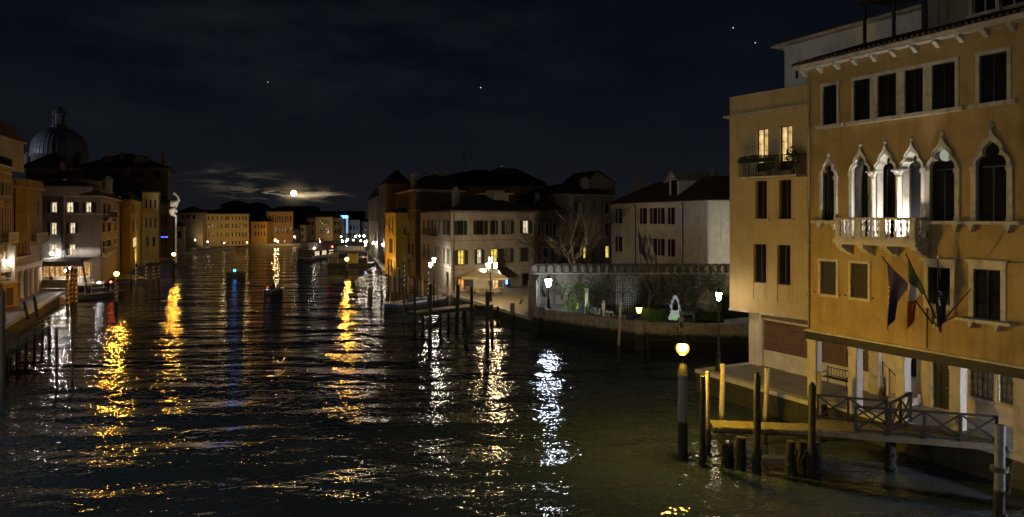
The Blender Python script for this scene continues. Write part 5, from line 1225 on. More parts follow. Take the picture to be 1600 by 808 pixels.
# garden lamps
gl = street_lamp('bright bluish white garden lamp on a slim post at the left end of the garden', Vector((AX(857, 71), 71, GZ)), 2.35, 210, COOL, 1, IRON, 1.6, 'garden lamps')
pot = thing('garden_lantern', 'small orange yellow lit lantern low among the hedges', 'lamp', (AX(998.5, 62), 62, GZ)); MB().tube([(0, 0, 0), (0, 0, .85)], .03, 5).build('post', IRON, pot)
MB().lathe([(.14, .85), (.26, 1.3), (.26, 1.32)], (0, 0, 0), 8).build('shade', emis('lantern_yellow', (1, .55, .08), 14), pot); MB().lathe([(.28, 1.33), (.08, 1.5), (0, 1.55)], (0, 0, 0), 8).build('cap', IRON, pot)
cg = thing('crystal_lantern', 'tall pear shaped crystal ornament glowing white and green in the garden', 'ornament', (AX(1055, 60), 60, GZ + .2))
CR = emis('crystal_glow', (.88, 1.0, .90), .38)
MB().lathe([(.3, -.2), (.3, .0), (.18, .12)], (0, 0, 0), 10).build('pedestal', IRON, cg)
s = MB()
for k in range(14):
    a = 2 * PI * k / 14; pr_ = [(.22, .10), (.44, .25), (.54, .48), (.48, .70), (.36, .86), (.30, 1.0), (.26, 1.12)]
    s.tube([(r_ * math.cos(a + i * .12), r_ * math.sin(a + i * .12), z) for i, (r_, z) in enumerate(pr_)], .022, 4)
for z, r_ in ((.2, .38), (.38, .52), (.55, .53), (.72, .46), (.88, .36), (1.05, .29)): s.tube([(r_ * math.cos(i * PI / 7), r_ * math.sin(i * PI / 7), z) for i in range(15)], .016, 4)
s.build('bowl', CR, cg)
s = MB(); s.tube([(-.26, 0, 1.1), (-.30, 0, 1.35), (-.30, 0, 1.65), (-.2, 0, 1.95), (-.06, 0, 2.15), (0, 0, 2.45)], .045, 5); s.tube([(.26, 0, 1.1), (.30, 0, 1.35), (.30, 0, 1.65), (.2, 0, 1.95), (.06, 0, 2.15), (0, 0, 2.45)], .045, 5)
rc_ = random.Random(3)
for k in range(46):
    z = rc_.uniform(1.0, 2.35); hw = .36 * (1 - max(0, z - 1.6) / 1.0); sx = rc_.choice((-1, 1)) * hw * rc_.uniform(.8, 1.25)
    s.lathe([(0, -.07), (rc_.uniform(.02, .05), 0), (0, .08)], (sx, rc_.uniform(-.15, .15), z), 5)
for x, z in ((-.36, 1.5), (.36, 1.5), (-.28, 1.95), (.28, 1.95), (-.14, 2.25), (.14, 2.25)): s.lathe([(0, -.08), (.07, 0), (0, .14)], (x, 0, z), 6)
s.build('finial', emis('crystal_pale', (.85, .92, 1), .28), cg)
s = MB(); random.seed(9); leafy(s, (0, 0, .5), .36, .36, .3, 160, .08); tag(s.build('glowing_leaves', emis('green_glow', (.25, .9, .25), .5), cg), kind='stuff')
# hedges and planting
HEDGE = rough('box_hedge', (.045, .075, .018), .8, .4, 4, 0)
def hedge(label, px0, px1, D, h, w, n=900):
    x0, x1 = AX(px0, D), AX(px1, D); t = thing('hedge', label, 'hedge', (x0, D, GZ), 0, 'clipped hedges in the garden')
    MB().box((0, 0, 0), (x1 - x0, w, h - .1)).build('core', LEAF, t); s = MB(); rnd = random.Random(int(px0))
    for _ in range(n):
        p = Vector((rnd.uniform(-.05, x1 - x0 + .05), rnd.uniform(-.06, w + .06), rnd.uniform(0, h)))
        if rnd.random() < .5: p.z = h - rnd.uniform(0, .12)
        elif rnd.random() < .8: p.y = rnd.uniform(-.08, .03)
        a = Vector((rnd.gauss(0, 1), rnd.gauss(0, 1), rnd.gauss(0, 1))).normalized(); b = a.cross(Vector((rnd.gauss(0, 1), .3, 1))).normalized(); s.add([p - a * .07, p + b * .05, p + a * .07, p - b * .05], [(0, 1, 2, 3)])
    tag(s.build('foliage', HEDGE, t), kind='stuff'); return t
hedge('long green lit hedge between the orange lantern and the crystal ornament', 1002, 1040, 64, .95, .8, 900)
hedge('low front hedge on the garden wall below the orange lantern', 1003, 1078, 58, .75, .6, 1500)
hedge('dark hedge right of the crystal ornament', 1086, 1130, 61, 1.0, .9, 900)
hedge('dark bushy hedge at the right end of the garden', 1128, 1175, 66, 1.9, 1.3, 1400)
for lab, dx, dy in (('small garden floodlight shining along the green hedge', 1018, 61.5), ('small garden floodlight low behind the front hedge', 1040, 60)):
    fl = thing('garden_floodlight', lab, 'floodlight', (AX(dx, dy), dy, GZ), 0, 'garden floodlights'); MB().box((-.1, -.06, 0), (.1, .06, .14)).build('housing', IRON, fl); MB().box((-.08, -.05, .142), (.08, .05, .15)).build('lens', emis('green_white', (.75, 1, .45), 90), fl)
for k, (x0, D0, z0_, x1, D1, z1_, pw, c_) in enumerate(((1001, 62.6, 2.9, 1030, 64.3, 2.1, 70, (.8, 1, .25)), (1008, 57.0, 2.7, 1050, 58.4, 1.9, 55, (.8, 1, .3)), (884, 66.2, 1.5, 892, 67.6, 2.3, 80, (.85, 1, .5)), (905, 66.4, 1.6, 903, 68, 3.6, 110, (.85, 1, .6)), (921, 66.8, 1.5, 917, 67.6, 2.9, 45, (.6, .78, 1)), (955, 63, 2.6, 948, 64.5, 1.6, 60, (.9, 1, .75)), (972, 67, 1.5, 973, 69, 3.3, 120, (.85, .92, 1)), (1128, 64.5, 1.5, 1113, 64, 2.6, 60, (.85, .92, .85)))):
    spot('garden_fill_spot', (AX(x0, D0), D0, z0_), (AX(x1, D1), D1, z1_), pw, c_, 1.5, .05, .7)  # added spots brightening the plants, without fixtures, some aimed down
def bush(label, px, D, z, rx, h, n, lm, group='garden shrubs'):
    t = thing('shrub', label, 'shrub', (AX(px, D), D, z), 0, group); s = MB(); rnd = random.Random(int(px * 3)); leafy(s, (0, 0, h * .55), rx, rx, h * .5, n, .085, rnd=rnd); tag(s.build('foliage', lm, t), kind='stuff')
    s = MB()
    for k in range(6): a = k * 1.05; s.tube([(0, 0, 0), (rx * .3 * math.cos(a), rx * .3 * math.sin(a), h * .4), (rx * .7 * math.cos(a), rx * .7 * math.sin(a), h * .8)], [.03, .02, .008], 4)
    s.build('stem', WOODD, t); return t
bush('green lit shrub under the white garden lamp trellis', 893, 67.5, GZ, .9, 1.5, 420, LEAF_LIT)
bush('leafy climbing vine just right of the white garden lamp', 878, 68, GZ + 1.3, .75, 1.9, 260, LEAF_LIT)
bush('second leafy vine spilling over the pillar beside the garden lamp', 903, 67.2, GZ + 2.0, .8, 1.1, 260, LEAF_LIT)
bush('low green plant lit at the foot of the white pillar', 922, 66.8, GZ, .6, 1.0, 260, LEAF_LIT)
bush('vine leaves draped over the iron arches', 908, 68, GZ + 1.9, 1.1, .8, 220, LEAF_LIT)
bush('dark shrub among the iron arches', 928, 68.5, GZ, 1.0, 2.1, 500, LEAF)
bush('round dark laurel standing behind the crystal ornament', 1062, 70, GZ, 2.0, 4.0, 1500, LEAF)
bush('dark laurel left of the pale bare tree in the garden', 1003, 72, GZ, 1.5, 3.0, 900, LEAF)
for lab, px, D, z, rx, h, n_, m_ in (('dense dark ivy hanging on the arched wall behind the garden lamp', 852, 74.4, 2.2, 1.3, 2.4, 700, LEAF), ('climbing shrub with leaves coloured as lit between the lamp and the white pillar', 898, 71, 1.3, 1.2, 3.0, 700, LEAF_LIT), ('dark evergreen mass behind the iron arches', 930, 72, 1.3, 1.7, 2.8, 1300, LEAF),
    ('ivy mass left of the trellis against the back wall', 950, 74, 2.0, 1.2, 2.6, 600, LEAF_LIT), ('broad dark shrub right of the trellis', 1020, 73, 1.3, 1.6, 3.0, 1200, LEAF), ('large dark evergreen behind the crystal ornament', 1085, 72, 1.3, 2.0, 4.2, 1700, LEAF),
    ('dark hanging creeper on the right part of the arched wall', 1110, 74.2, 2.6, 1.6, 2.8, 900, LEAF), ('dark shrub at the foot of the arched wall near the yellow house', 1135, 70, 1.3, 1.3, 3.4, 1000, LEAF)): bush(lab, px, D, z, rx, h, n_, m_)
bush('pale twiggy shrub behind the dark street lamp', 1112, 63, GZ, 1.0, 2.0, 260, rough('silvery_leaves', (.16, .19, .14), .7, .3, 3, 0))
bush('pale round shrub far right of the garden near the street lamp', 1120, 70, GZ, 1.2, 4.2, 700, LEAF)
# iron arches, white trellis
ia = thing('pergola', 'row of thin dark iron garden arches between the white pillar and the trellis', 'pergola', (AX(888, 68), 68, GZ))
for k in range(7):
    s = MB(); w_ = .92; s.tube([(k * w_ * .95 + w_ / 2 - w_ / 2 * math.cos(a), .0, 1.45 + .62 * math.sin(a)) for a in [PI * i / 10 for i in range(11)]], .045, 5); s.tube([(k * w_ * .95, 0, 0), (k * w_ * .95, 0, 1.45)], .045, 5); s.build('arch', IRON, ia)
    s = MB(); s.tube([(k * w_ * .95, 0, 1.45), (k * w_ * .95, 1.6, 1.45)], .016, 4); s.build('crossbar', IRON, ia)
wpil = MB().box((-.14, -.14, 0), (.14, .14, 2.35)).box((-.19, -.19, 2.35), (.19, .19, 2.47)).box((-.18, -.18, 0), (.18, .18, .2)); tag(wpil.build('white_pillar', PLASTER_W, None, (AX(916.5, 67.6), 67.6, GZ)), 'slim white square pillar lit bluish white among the garden arches', 'pillar')
wt = thing('trellis', 'tall pale lattice arbour overgrown with bare vines in the middle of the garden', 'trellis', (AX(963, 69), 69, GZ)); PALE = rough('pale_trellis_paint', (.42, .42, .40), .7, .2, 5, 0)
for k in range(9):
    x = k * .24; s = MB(); s.box((x - .015, 0, 0), (x + .015, .03, 3.0 + .45 * math.sin(PI * (k % 4.5) / 4.5))); s.build('lattice_bar', PALE, wt)
for k in range(12): MB().box((0, .03, .2 + k * .24), (1.92, .05, .23 + k * .24)).build('lattice_bar', PALE, wt)
s = MB(); random.seed(15)
for c in (.5, 1.45):
    s.tube([(c + .48 * math.cos(a), 0, 3.0 + .55 * math.sin(a)) for a in [PI * i / 8 for i in range(9)]], .03, 5)
for _ in range(90):
    p = Vector((random.uniform(-.2, 2.1), random.uniform(-.2, .2), random.uniform(1.6, 3.6))); q = p + Vector((random.gauss(0, .25), random.gauss(0, .1), random.gauss(0, .3))); r = q + Vector((random.gauss(0, .2), 0, random.gauss(0, .25))); s.tube([p, q, r], .01, 3, cap=False)
tag(s.build('bare_vine', PALE, wt), kind='stuff')
# white garden chairs
WMET = rough('white_garden_metal', (.5, .5, .5), .6, .1, 5, 0)
for lab, x, y in (('white wire garden chair at the left of the row by the water wall', 927, 490), ('white wire garden chair second in the row by the water wall', 934, 490), ('white wire garden chair beside the lit garden table', 949, 493), ('large pale garden chair near the middle pile', 963, 496), ('white wire garden chair furthest right by the wall corner', 973, 498)):
    chair(lab, Vector((AX(x, 65.5 - (x - 920) * .12), 65.8 - (x - 920) * .12, GZ)), x, 'white garden chairs', WMET, 1.15)
ctable('white garden table painted with its greenish light between the garden chairs', (AX(952, 63.5), 63.5, GZ), 'garden tables', rough('green_lit_table', (.45, .5, .3), .6, .1, 4, 0))  # white table, the greenish light on it is put into its colour
for lab, x, h in (('tall pale garden urn left of the trellis', 943, 1.35), ('slender pale garden statue right of the chairs', 969, 1.6)):
    t = thing('garden_statue', lab, 'statue', (AX(x, 65.2), 65.2, GZ), 0, 'garden ornaments'); MB().lathe([(.2, 0), (.2, .12), (.12, .2), (.12, .5), (.18, .56)], (0, 0, 0), 8).build('pedestal', STONE, t); MB().lathe([(.08, .56), (.17, .56 + h * .2), (.14, .56 + h * .35), (.2, .56 + h * .5), (.09, .56 + h * .6), (.1, .56 + h * .66), (.05, .56 + h * .75), (0, .56 + h * .78)], (0, 0, 0), 8).build('figure', STONE, t)
# bare trees
def bare_tree(label, base, h, spread, seed, mat=None, depth=5, r0=.16, trunk=.28, group='bare winter trees'):
    rnd = random.Random(seed); t = thing('bare_tree', label, 'tree', tuple(base), 0, group); tr_ = MB(); cr = MB()
    def br(p, d, ln, r, lv):
        n = 3; pts = [p]; q = p
        for i in range(n):
            d = (d + Vector((rnd.gauss(0, .16), rnd.gauss(0, .16), rnd.gauss(0, .08) + .04))).normalized(); q = q + d * ln / n; pts.append(q)
        (tr_ if lv <= 1 else cr).tube(pts, [r * (1 - .4 * i / n) for i in range(n + 1)], 6 if lv <= 1 else (4 if lv < 4 else 3), cap=False)
        if lv >= depth: return
        for k in range(rnd.choice((2, 3, 3)) if lv else 4):
            a = rnd.uniform(0, 2 * PI); tilt = rnd.uniform(.35, .85) * spread
            e = Vector((math.cos(a), math.sin(a), 0)); e = (d * math.cos(tilt) + (e - d * e.dot(d)).normalized() * math.sin(tilt)).normalized()
            br(pts[-1] if k < 2 else pts[rnd.choice((1, 2))], e, ln * rnd.uniform(.62, .85), r * .58, lv + 1)
    br(Vector((0, 0, 0)), Vector((0, 0, 1)), h * trunk, r0, 0)
    tr_.build('trunk', mat or WOOD, t); tag(cr.build('crown', mat or WOOD, t), kind='stuff'); return t
BARK = rough('pale_bark', (.20, .17, .12), .9, .3, 5, .4, 20); BARKD = rough('dark_bark', (.085, .07, .05), .9, .3, 5, .4, 20)
bare_tree('large bare tree with a pale forked trunk behind the arched garden wall', (AX(893, 82), 82, 1.3), 13.5, 1.0, 4, BARK, 6, .30)
bare_tree('tall thin bare tree left of the large forked tree', (AX(868, 92), 92, 1.3), 13.5, .62, 12, BARKD, 6, .18)
bare_tree('tall thin bare tree rising between the grey houses', (AX(915, 96), 96, 1.3), 15.5, .55, 31, BARKD, 6, .18)
bare_tree('small pale bare tree in front of the arched wall right of the trellis', (AX(1013, 70), 70, GZ), 4.6, 1.15, 8, BARK, 5, .10, .42)
bare_tree('spreading bare bush at the right end of the garden', (AX(1118, 72), 72, GZ), 5.2, 1.1, 17, BARK, 5, .10, .25)
bare_tree('twiggy bare shrub on top of the arched wall near the yellow house', (AX(1095, 74), 74, 3.8), 2.6, 1.2, 23, BARKD, 4, .06, .2)
bare_tree('low bare shrub against the arched wall left of the trellis', (AX(925, 72.5), 72.5, 3.2), 2.8, 1.2, 29, BARK, 5, .06, .2)
# ================================================================== jetty and piles before the cafe
cj = thing('landing_stage', 'long low timber jetty on piles in front of the cafe square', 'jetty', (AX(660, 70), 70, .9))
J0 = G(655, 489.5, 1.05); J1 = G(765, 476, 1.05); JP = Plane(J0, J1); k = 0.0
jm = MB().box((0, 0, 0), (.36, 1.9, .09)).mesh('plank', WOOD)
while k < JP.W - .3: link('plank', jm, cj, JP.w(k, 0, 1.0) - cj.location, JP.rz); k += .38
for v in (0, 1.75): MB().box((0, 0, 0), (JP.W, .14, .26)).build('edge_beam', WOODD, cj, JP.w(0, v, .73) - cj.location, JP.rz)
GC_ = 'piles along the cafe jetty'
for lab, x, yb, yt, w_, m, xt in (
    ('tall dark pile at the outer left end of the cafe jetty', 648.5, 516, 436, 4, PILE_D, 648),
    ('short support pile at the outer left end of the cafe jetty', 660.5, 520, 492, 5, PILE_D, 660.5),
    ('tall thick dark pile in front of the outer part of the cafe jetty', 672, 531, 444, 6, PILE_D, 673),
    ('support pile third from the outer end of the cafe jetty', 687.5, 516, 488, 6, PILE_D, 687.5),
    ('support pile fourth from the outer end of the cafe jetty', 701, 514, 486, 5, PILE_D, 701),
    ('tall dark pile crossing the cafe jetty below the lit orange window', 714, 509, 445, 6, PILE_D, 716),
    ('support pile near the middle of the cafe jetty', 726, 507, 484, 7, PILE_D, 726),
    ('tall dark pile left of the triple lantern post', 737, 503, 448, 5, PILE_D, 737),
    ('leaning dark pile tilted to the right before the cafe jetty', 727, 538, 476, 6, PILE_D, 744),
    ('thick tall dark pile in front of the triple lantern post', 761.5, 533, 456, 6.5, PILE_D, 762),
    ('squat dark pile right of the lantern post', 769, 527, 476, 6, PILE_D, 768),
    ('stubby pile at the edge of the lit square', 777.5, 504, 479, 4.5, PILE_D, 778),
    ('thick square topped pile at the corner of the lit square', 801, 512, 473, 7.5, PILE, 801),
    ('leaning pile tilted sharply right at the corner of the lit square', 806, 492, 468, 4, PILE, 815.5),
    ('pale pile by the quay steps left of the square', 699, 480, 448, 4.5, PILE, 699.5),
    ('slim pale post at the corner of the cafe building quay', 705.5, 480, 456, 2.5, PILE, 705.5),
    ('tall grey pile in the dark water below the garden wall', 966, 566, 493, 4.5, PILE, 968),
    ('thin leaning pile near the garden wall corner', 1013, 560, 520, 3, PILE_D, 1010)):
    pile(lab, x, yb, yt, w_, m, xt, GC_)
# striped and plain posts left of the jetty
def striped(label, px, pyb, pyt, wpx, low=.4, c1=None, base=None, group='spiral striped mooring poles'):
    b = G(px, pyb); D = b.y; zt = AZ(pyt, D); r = wpx / 2 / F * D
    t = thing('striped_pole', label, 'mooring pole', tuple(b), 0, group)
    MB().lathe([(r, -1.5), (r, zt), (r * .6, zt + .12)], (0, 0, 0), 10).build('pole', base or BLACK, t); stripes(t, zt * low, zt, r + .008, c1)
    MB().lathe([(r * .5, zt + .1), (r * .8, zt + .2), (0, zt + .45)], (0, 0, 0), 8).build('knob', STONE, t); return t
STW = rough('white_stripe_paint', (.5, .48, .42), .6, .2, 6, 0)
striped('tall black and white striped pole standing beside the white and blue barge', 631, 494, 411, 3.4, .5, STW)
striped('striped pole nearest the floating station, left of a close pair', 577, 466, 424, 3.5, .3, STW)
striped('striped pole nearest the floating station, right of a close pair', 580.5, 464, 426, 3.2, .3, STW)
striped('striped pole left of the yellow house, left of a pair', 596.5, 470, 425, 3, .3, STW)
striped('striped pole left of the yellow house, right of a pair', 604, 471, 429, 3, .3, STW)
striped('striped pole by the white lanterns left of the cafe', 669, 488, 430, 3, .4, STW)
for i, (x, yb, yt, w_) in enumerate(((607.5, 470, 415, 2.5), (613, 472, 416, 2.8), (617, 474, 421, 2.2), (620.5, 472, 418, 2.5), (624, 472, 420, 2.2), (637, 476, 418, 2.2), (653, 478, 436, 4), (659.5, 480, 434, 4), (678, 486, 438, 2.5), (684, 486, 443, 2.2))):
    pile('plain thin post in front of the %s, %s' % ('yellow house' if x < 622 else 'brown house' if x < 660 else 'white lanterns', ['leftmost', 'second from left', 'third from left', 'fourth from left', 'at its right edge', 'thin and tall at left', 'thick and dark', 'thick beside the other dark one', 'left of two', 'right of two'][i]), x, yb, yt, w_, PILE if i % 2 else PILE_D, x, 'thin mooring posts before the houses')
# moored barge
def barge(label, cat, p0, p1, beam, fb, mats, stripe=True, group='moored boats', name='barge'):
    P = Plane(p0, p1); t = thing(name, label, cat, tuple(P.w(0, 0, 0)), P.rz, group); L_ = P.W; n = 14; s = MB(); st = MB()
    def sec(a):
        w = beam / 2 * (math.sin(min(1, a * 3.2) * PI / 2) ** .7) * (1 if a < .8 else 1 - .35 * (a - .8) / .2); sh = fb + .35 * (1 - min(1, a * 3)) ** 2 + .08 * a; return max(w, .05), sh
    for i in range(n):
        for sg in (-1, 1):
            q = []
            for a in (i / n, (i + 1) / n):
                w, sh = sec(a); x = a * L_; q.append([(x, sg * w * .75, -.25), (x, sg * w, .12), (x, sg * w, sh * .55), (x, sg * w * 1.02, sh * .82), (x, sg * w, sh)])
            for j, mi in enumerate((2, 2, 0, 1)):
                vs = [q[0][j], q[1][j], q[1][j + 1], q[0][j + 1]]; s.add(vs, [(0, 1, 2, 3) if sg < 0 else (3, 2, 1, 0)], mi)
        (w0, h0), (w1, h1) = sec(i / n), sec((i + 1) / n); z = .35
        s.add([(i / n * L_, -w0 * .98, z if i > 1 else h0 - .02), ((i + 1) / n * L_, -w1 * .98, z if i > 0 else h1 - .02), ((i + 1) / n * L_, w1 * .98, z if i > 0 else h1 - .02), (i / n * L_, w0 * .98, z if i > 1 else h0 - .02)], [(0, 1, 2, 3)], 3)
    w, sh = sec(1); s.add([(L_, -w * .75, -.25), (L_, w * .75, -.25), (L_, w, sh), (L_, -w, sh)], [(0, 1, 2, 3)], 0)
    s.build('hull', mats, t)
    g = MB()
    for sg in (-1, 1): g.tube([(a / n * L_, sg * sec(a / n)[0] * 1.01, sec(a / n)[1]) for a in range(n + 1)], .045, 5)
    g.build('gunwale', mats[1], t)
    for a in (.3, .55, .8): w, sh = sec(a); MB().box((a * L_ - .15, -w, sh - .22), (a * L_ + .15, w, sh - .14)).build('thwart', WOOD, t)
    return t, sec
BWH = rough('boat_white_paint', (.55, .55, .52), .4, .1, 3, 0); BBL = rough('boat_blue_paint', (.03, .08, .30), .4, .1, 3, 0); BDK = rough('boat_dark_paint', (.02, .025, .025), .4, .1, 3, 0)
bt, sc_ = barge('long white work barge with a blue stripe moored behind the piles left of the cafe', 'boat', G(600, 489), G(696, 473.5), 1.9, .85, [BBL, BWH, BDK, PLASTER_G])
MB().box((4.6, -.55, .8), (6.0, .55, 1.15)).build('hatch', BBL, bt); MB().box((3.0, -.4, .35), (3.8, .4, .9)).build('cargo_crate', WOOD, bt); MB().lathe([(.1, .35), (.12, .9), (.05, 1.1), (0, 1.12)], (2.6, .1, 0), 7).build('bollard', STONE_W, bt)

# ================================================================== left bank
LZ = 1.2
lp = thing('left_pavement', None, None, (-45, 70, 0)); lp['kind'] = 'structure'
Q0 = G(34, 494, LZ); Q1 = G(104, 453, LZ); QP = Plane(Q0, Q1)
mb = MB(); a = QP.w(-22, 0); b = QP.w(QP.W + 14, 0); c = QP.w(QP.W + 14, -40); d = QP.w(-22, -40)
# QP runs away from the camera, so its local y points to the left bank
n_ = QP.n; sg = 1 if (QP.w(0, 1).x < QP.w(0, 0).x) else -1
mb.prism([QP.w(-22, 0)[:2], QP.w(QP.W + 16, 0)[:2], QP.w(QP.W + 16, sg * 22)[:2], QP.w(-22, sg * 22)[:2]], -1.4, LZ)
rel(mb, lp).build('paving', rough('left_paving', (.21, .18, .14), .5, .22, .9, .3, 18, patch=.3), lp)
km = MB().box((0, 0 if sg > 0 else -.42, 0), (1.47, .42 if sg > 0 else 0, .28)).mesh('kerb_stone', KERB); k = -20.0
while k < QP.W + 14: link('kerb_stone', km, lp, QP.w(k, -sg * .03, LZ - .26) - lp.location, QP.rz); k += 1.5
s = MB(); s.box((-22, -.04, -1.4), (QP.W + 16, .04, LZ - .28)); rel(put(s, QP, MB()), lp).build('quay_wall', QUAYFACE, lp)
s = MB()
for k in range(4): s.box((20.4, -sg * (.3 + .35 * k) - .17, -.4), (24.5, -sg * (.3 + .35 * k) + .17, .95 - .25 * k))
rel(put(s, QP, MB()), lp).build('water_steps', KERB, lp)
# palazzo with the balustraded terrace and column gallery
T0 = (18.5, 78); 
lpl, lpp = bld('palazzo', 'ochre palazzo at the left edge with pointed windows and small stone balconies', 'palace', [(-60, 62), (18.5, 79.5)], 16.1, PLASTER_O,
    [[(2, 6, 14.4, 12.9, 'd'), (8, 11, 14.4, 12.9, 'd'), (13.2, 16, 14.4, 12.9, 'd'), (-20, -14, 14.4, 12.9, 'd')] + [(1.5, 4.6, 11.6, 8.2, 'd'), (6.5, 9, 11.6, 8.2, 'd'), (10.8, 13, 11.6, 8.2, 'd'), (14.4, 16.2, 11.6, 8.2, 'd')] + [(1.5, 5.5, 6.8, 4.2, 'd'), (8, 10.5, 6.8, 4.2, 'd'), (13, 15.5, 6.8, 4.2, 'd')]], z0=4, depth=12, roof=0, sur=.12, sm=STONE, courses=(15.3, 12.1, 7.4))
P = lpp[0]
for a_, b_ in ((6.5, 9), (10.8, 13), (14.4, 16.2)):
    u0, u1 = P.u(a_), P.u(b_); c_ = (u0 + u1) / 2; hw = (u1 - u0) / 2; s = MB()
    for sgn in (-1, 1):
        for q in range(len(OG_IN) - 1):
            s.tube([(c_ + sgn * (OG_IN[q][0] + .1) * hw, -.06, 11.6 + OG_IN[q][1] * hw), (c_ + sgn * (OG_IN[q + 1][0] + .1) * hw, -.06, 11.6 + OG_IN[q + 1][1] * hw)], .11, 5)
    rel(put(s, P, MB()), lpl).build('arch_moulding', STONE, lpl)
def mini_balcony(root, P, u0, u1, z, out_=.8, n=8, h=1.0, mat=None):
    s = MB(); s.box((u0, -out_, z - .18), (u1, -.01, z)); s.box((u0, -out_, z + h - .12), (u1, -out_ + .16, z + h)); s.box((u0, -out_ + .16, z + h - .12), (u0 + .16, -.01, z + h)); s.box((u1 - .16, -out_ + .16, z + h - .12), (u1, -.01, z + h))
    for q in (u0 + .2, u1 - .4): s.xprism([(q, z - .18), (q + .22, z - .18), (q + .11, z - .5)], -out_ * .8, -.01)
    for k in range(n): x = u0 + .12 + (u1 - u0 - .24) * k / (n - 1); s.lathe([(.07, 0), (.04, .1), (.085, .3), (.04, .5), (.085, .7), (.06, h - .12)], (x, -out_ + .08, z), 6)
    for k in range(3): s.lathe([(.07, 0), (.04, .1), (.085, .3), (.04, .5), (.085, .7), (.06, h - .12)], (u1 - .08, -out_ + .28 + k * .2, z), 6)
    rel(put(s, P, MB()), root).build('balcony', mat or STONE, root)
mini_balcony(lpl, P, P.u(6), P.u(16.6), 7.9, .8, 16); mini_balcony(lpl, P, P.u(0.5), P.u(5), 7.9, .8, 8)
at_, atp = bld('rooftop_storey', 'set back rooftop storey with a small terrace on top of the left edge palazzo', 'building', [(-60, 68), (8, 80), (37, 84.5)], 19.5, PLASTER_C, [[], [(11, 16, 18.4, 16.6, 'd')]], z0=15.9, roof=1.5, ov=.6, sur=.1)
s = MB(); uu = 0
P = lpp[0]
s.box((P.W - 10, -.05, 17.0), (P.W, .0, 17.08))
for k in range(60): s.box((P.W - 10 + k * .166, -.04, 16.2), (P.W - 10 + k * .166 + .03, -.01, 17.0))
rel(put(s, P, MB()), lpl).build('terrace_railing', IRON, lpl)
wing, wp2 = bld('palazzo_wing', 'plain orange palace wing with a blank side wall and a balustraded balcony on the canal', 'building', [(17.5, 82.5), (43, 84), (66, 92.5)], 14.2, PLASTER_O,
    [[], [(45.5, 47.5, 10.8, 7.8, 'd'), (54, 56.2, 10.8, 7.8, 'd'), (58, 61, 12.6, 10.6, 'd')] + [(55.5, 59, 5.9, 4.1, 'd'), (60.5, 63.5, 5.9, 4.1, 'd')]], z0=1.1, roof=0, sur=.12, sm=STONE, courses=())
for P in wp2:
    s = MB(); s.box((-.1, -.12, 14.2), (P.W + .1, .2, 15.1)); s.box((-.18, -.3, 14.18), (P.W + .2, -.12, 14.34)); rel(put(s, P, MB()), wing).build('parapet', PLASTER_O, wing)
P = wp2[1]; mini_balcony(wing, P, P.u(45), P.u(63), 7.6, .9, 20)
downpipe(wing, wp2[0], .35, 4.3, 15)
# gallery of columns with the balustrade
GA0 = G(19, 473, LZ); GA1 = G(62, 456.5, LZ); GP = Plane(GA0, GA1)
gal = thing('gallery', 'stone column gallery with a balustraded terrace and statue on the left quay', 'building', tuple(GA0)); GTZ = 4.6
FGP = Plane((AX(-75, 70), 70), GA0)             # front run towards the left edge of the picture
colm = MB(); colm.lathe([(.34, 0), (.34, .14), (.25, .24), (.24, GTZ - LZ - .55), (.30, GTZ - LZ - .5), (.26, GTZ - LZ - .4), (.38, GTZ - LZ - .12)], (0, 0, 0), 12); colm.box((-.4, -.4, GTZ - LZ - .12), (.4, .4, GTZ - LZ)); colm = colm.mesh('column', STONE_W)
for k in range(6): link('column', colm, gal, GP.w(.15 + k * (GP.W - .3) / 5, .3, LZ) - gal.location)
for k in range(4): link('column', colm, gal, FGP.w(FGP.W - 2.2 - k * 2.2, .3, LZ) - gal.location)
for P, w_ in ((GP, GP.W), (FGP, FGP.W)):
    s = MB(); s.box((0 if P is GP else 0, -.25, GTZ), (w_, 5.5 if P is FGP else 1.0, GTZ + .45)); rel(put(s, P, MB()), gal).build('entablature', STONE, gal)
    s = MB(); s.box((0, -.12, GTZ + .46), (w_, .12, GTZ + .58)); s.box((0, -.14, GTZ + 1.38), (w_, .14, GTZ + 1.5)); rel(put(s, P, MB()), gal).build('rail', STONE, gal)
    n = int(w_ / .33)
    for k in range(n):
        if P is FGP and k * .33 < w_ - 9: continue
        s = MB().lathe([(.09, 0), (.06, .08), (.11, .28), (.05, .5), (.08, .62), (.09, .8)], (0, 0, 0), 6) if k == 0 or 'bq' not in globals() else None
        if s: bq = s.mesh('baluster', STONE)
        link('baluster', bq, gal, P.w(.16 + k * .33, 0, GTZ + .58) - gal.location)
    s = MB(); s.box((.3, 2.6, LZ), (w_, 2.8, GTZ)) if P is FGP else s.box((.3, 1.2, LZ), (w_, 1.4, GTZ)); rel(put(s, P, MB()), gal).build('back_wall', PLASTER_C, gal)
s = MB(); s.box((-.35, -.3, LZ), (.35, .35, GTZ + 1.62)); s.build('corner_pier', STONE, gal, (0, 0, 0), GP.rz); gal.children[-1].location = Vector((0, 0, -LZ)); 
st_ = thing('statue', 'small pale stone statue standing on the corner of the gallery balustrade', 'statue', tuple(GA0 + Vector((0, 0, GTZ + .42)))); MB().lathe([(.22, 0), (.24, .1), (.16, .2)], (0, 0, 0), 8).build('plinth', STONE, st_)
MB().lathe([(.15, .2), (.2, .45), (.13, .75), (.21, 1.0), (.17, 1.15), (.07, 1.2), (.07, 1.26), (.11, 1.36), (.10, 1.46), (0, 1.52)], (0, 0, 0), 10).tube([(.18, 0, 1.05), (.3, -.1, .8), (.15, -.2, .75)], .055, 6).tube([(-.18, 0, 1.05), (-.28, 0, .8), (-.24, -.1, .55)], .055, 6).build('figure', STONE, st_)
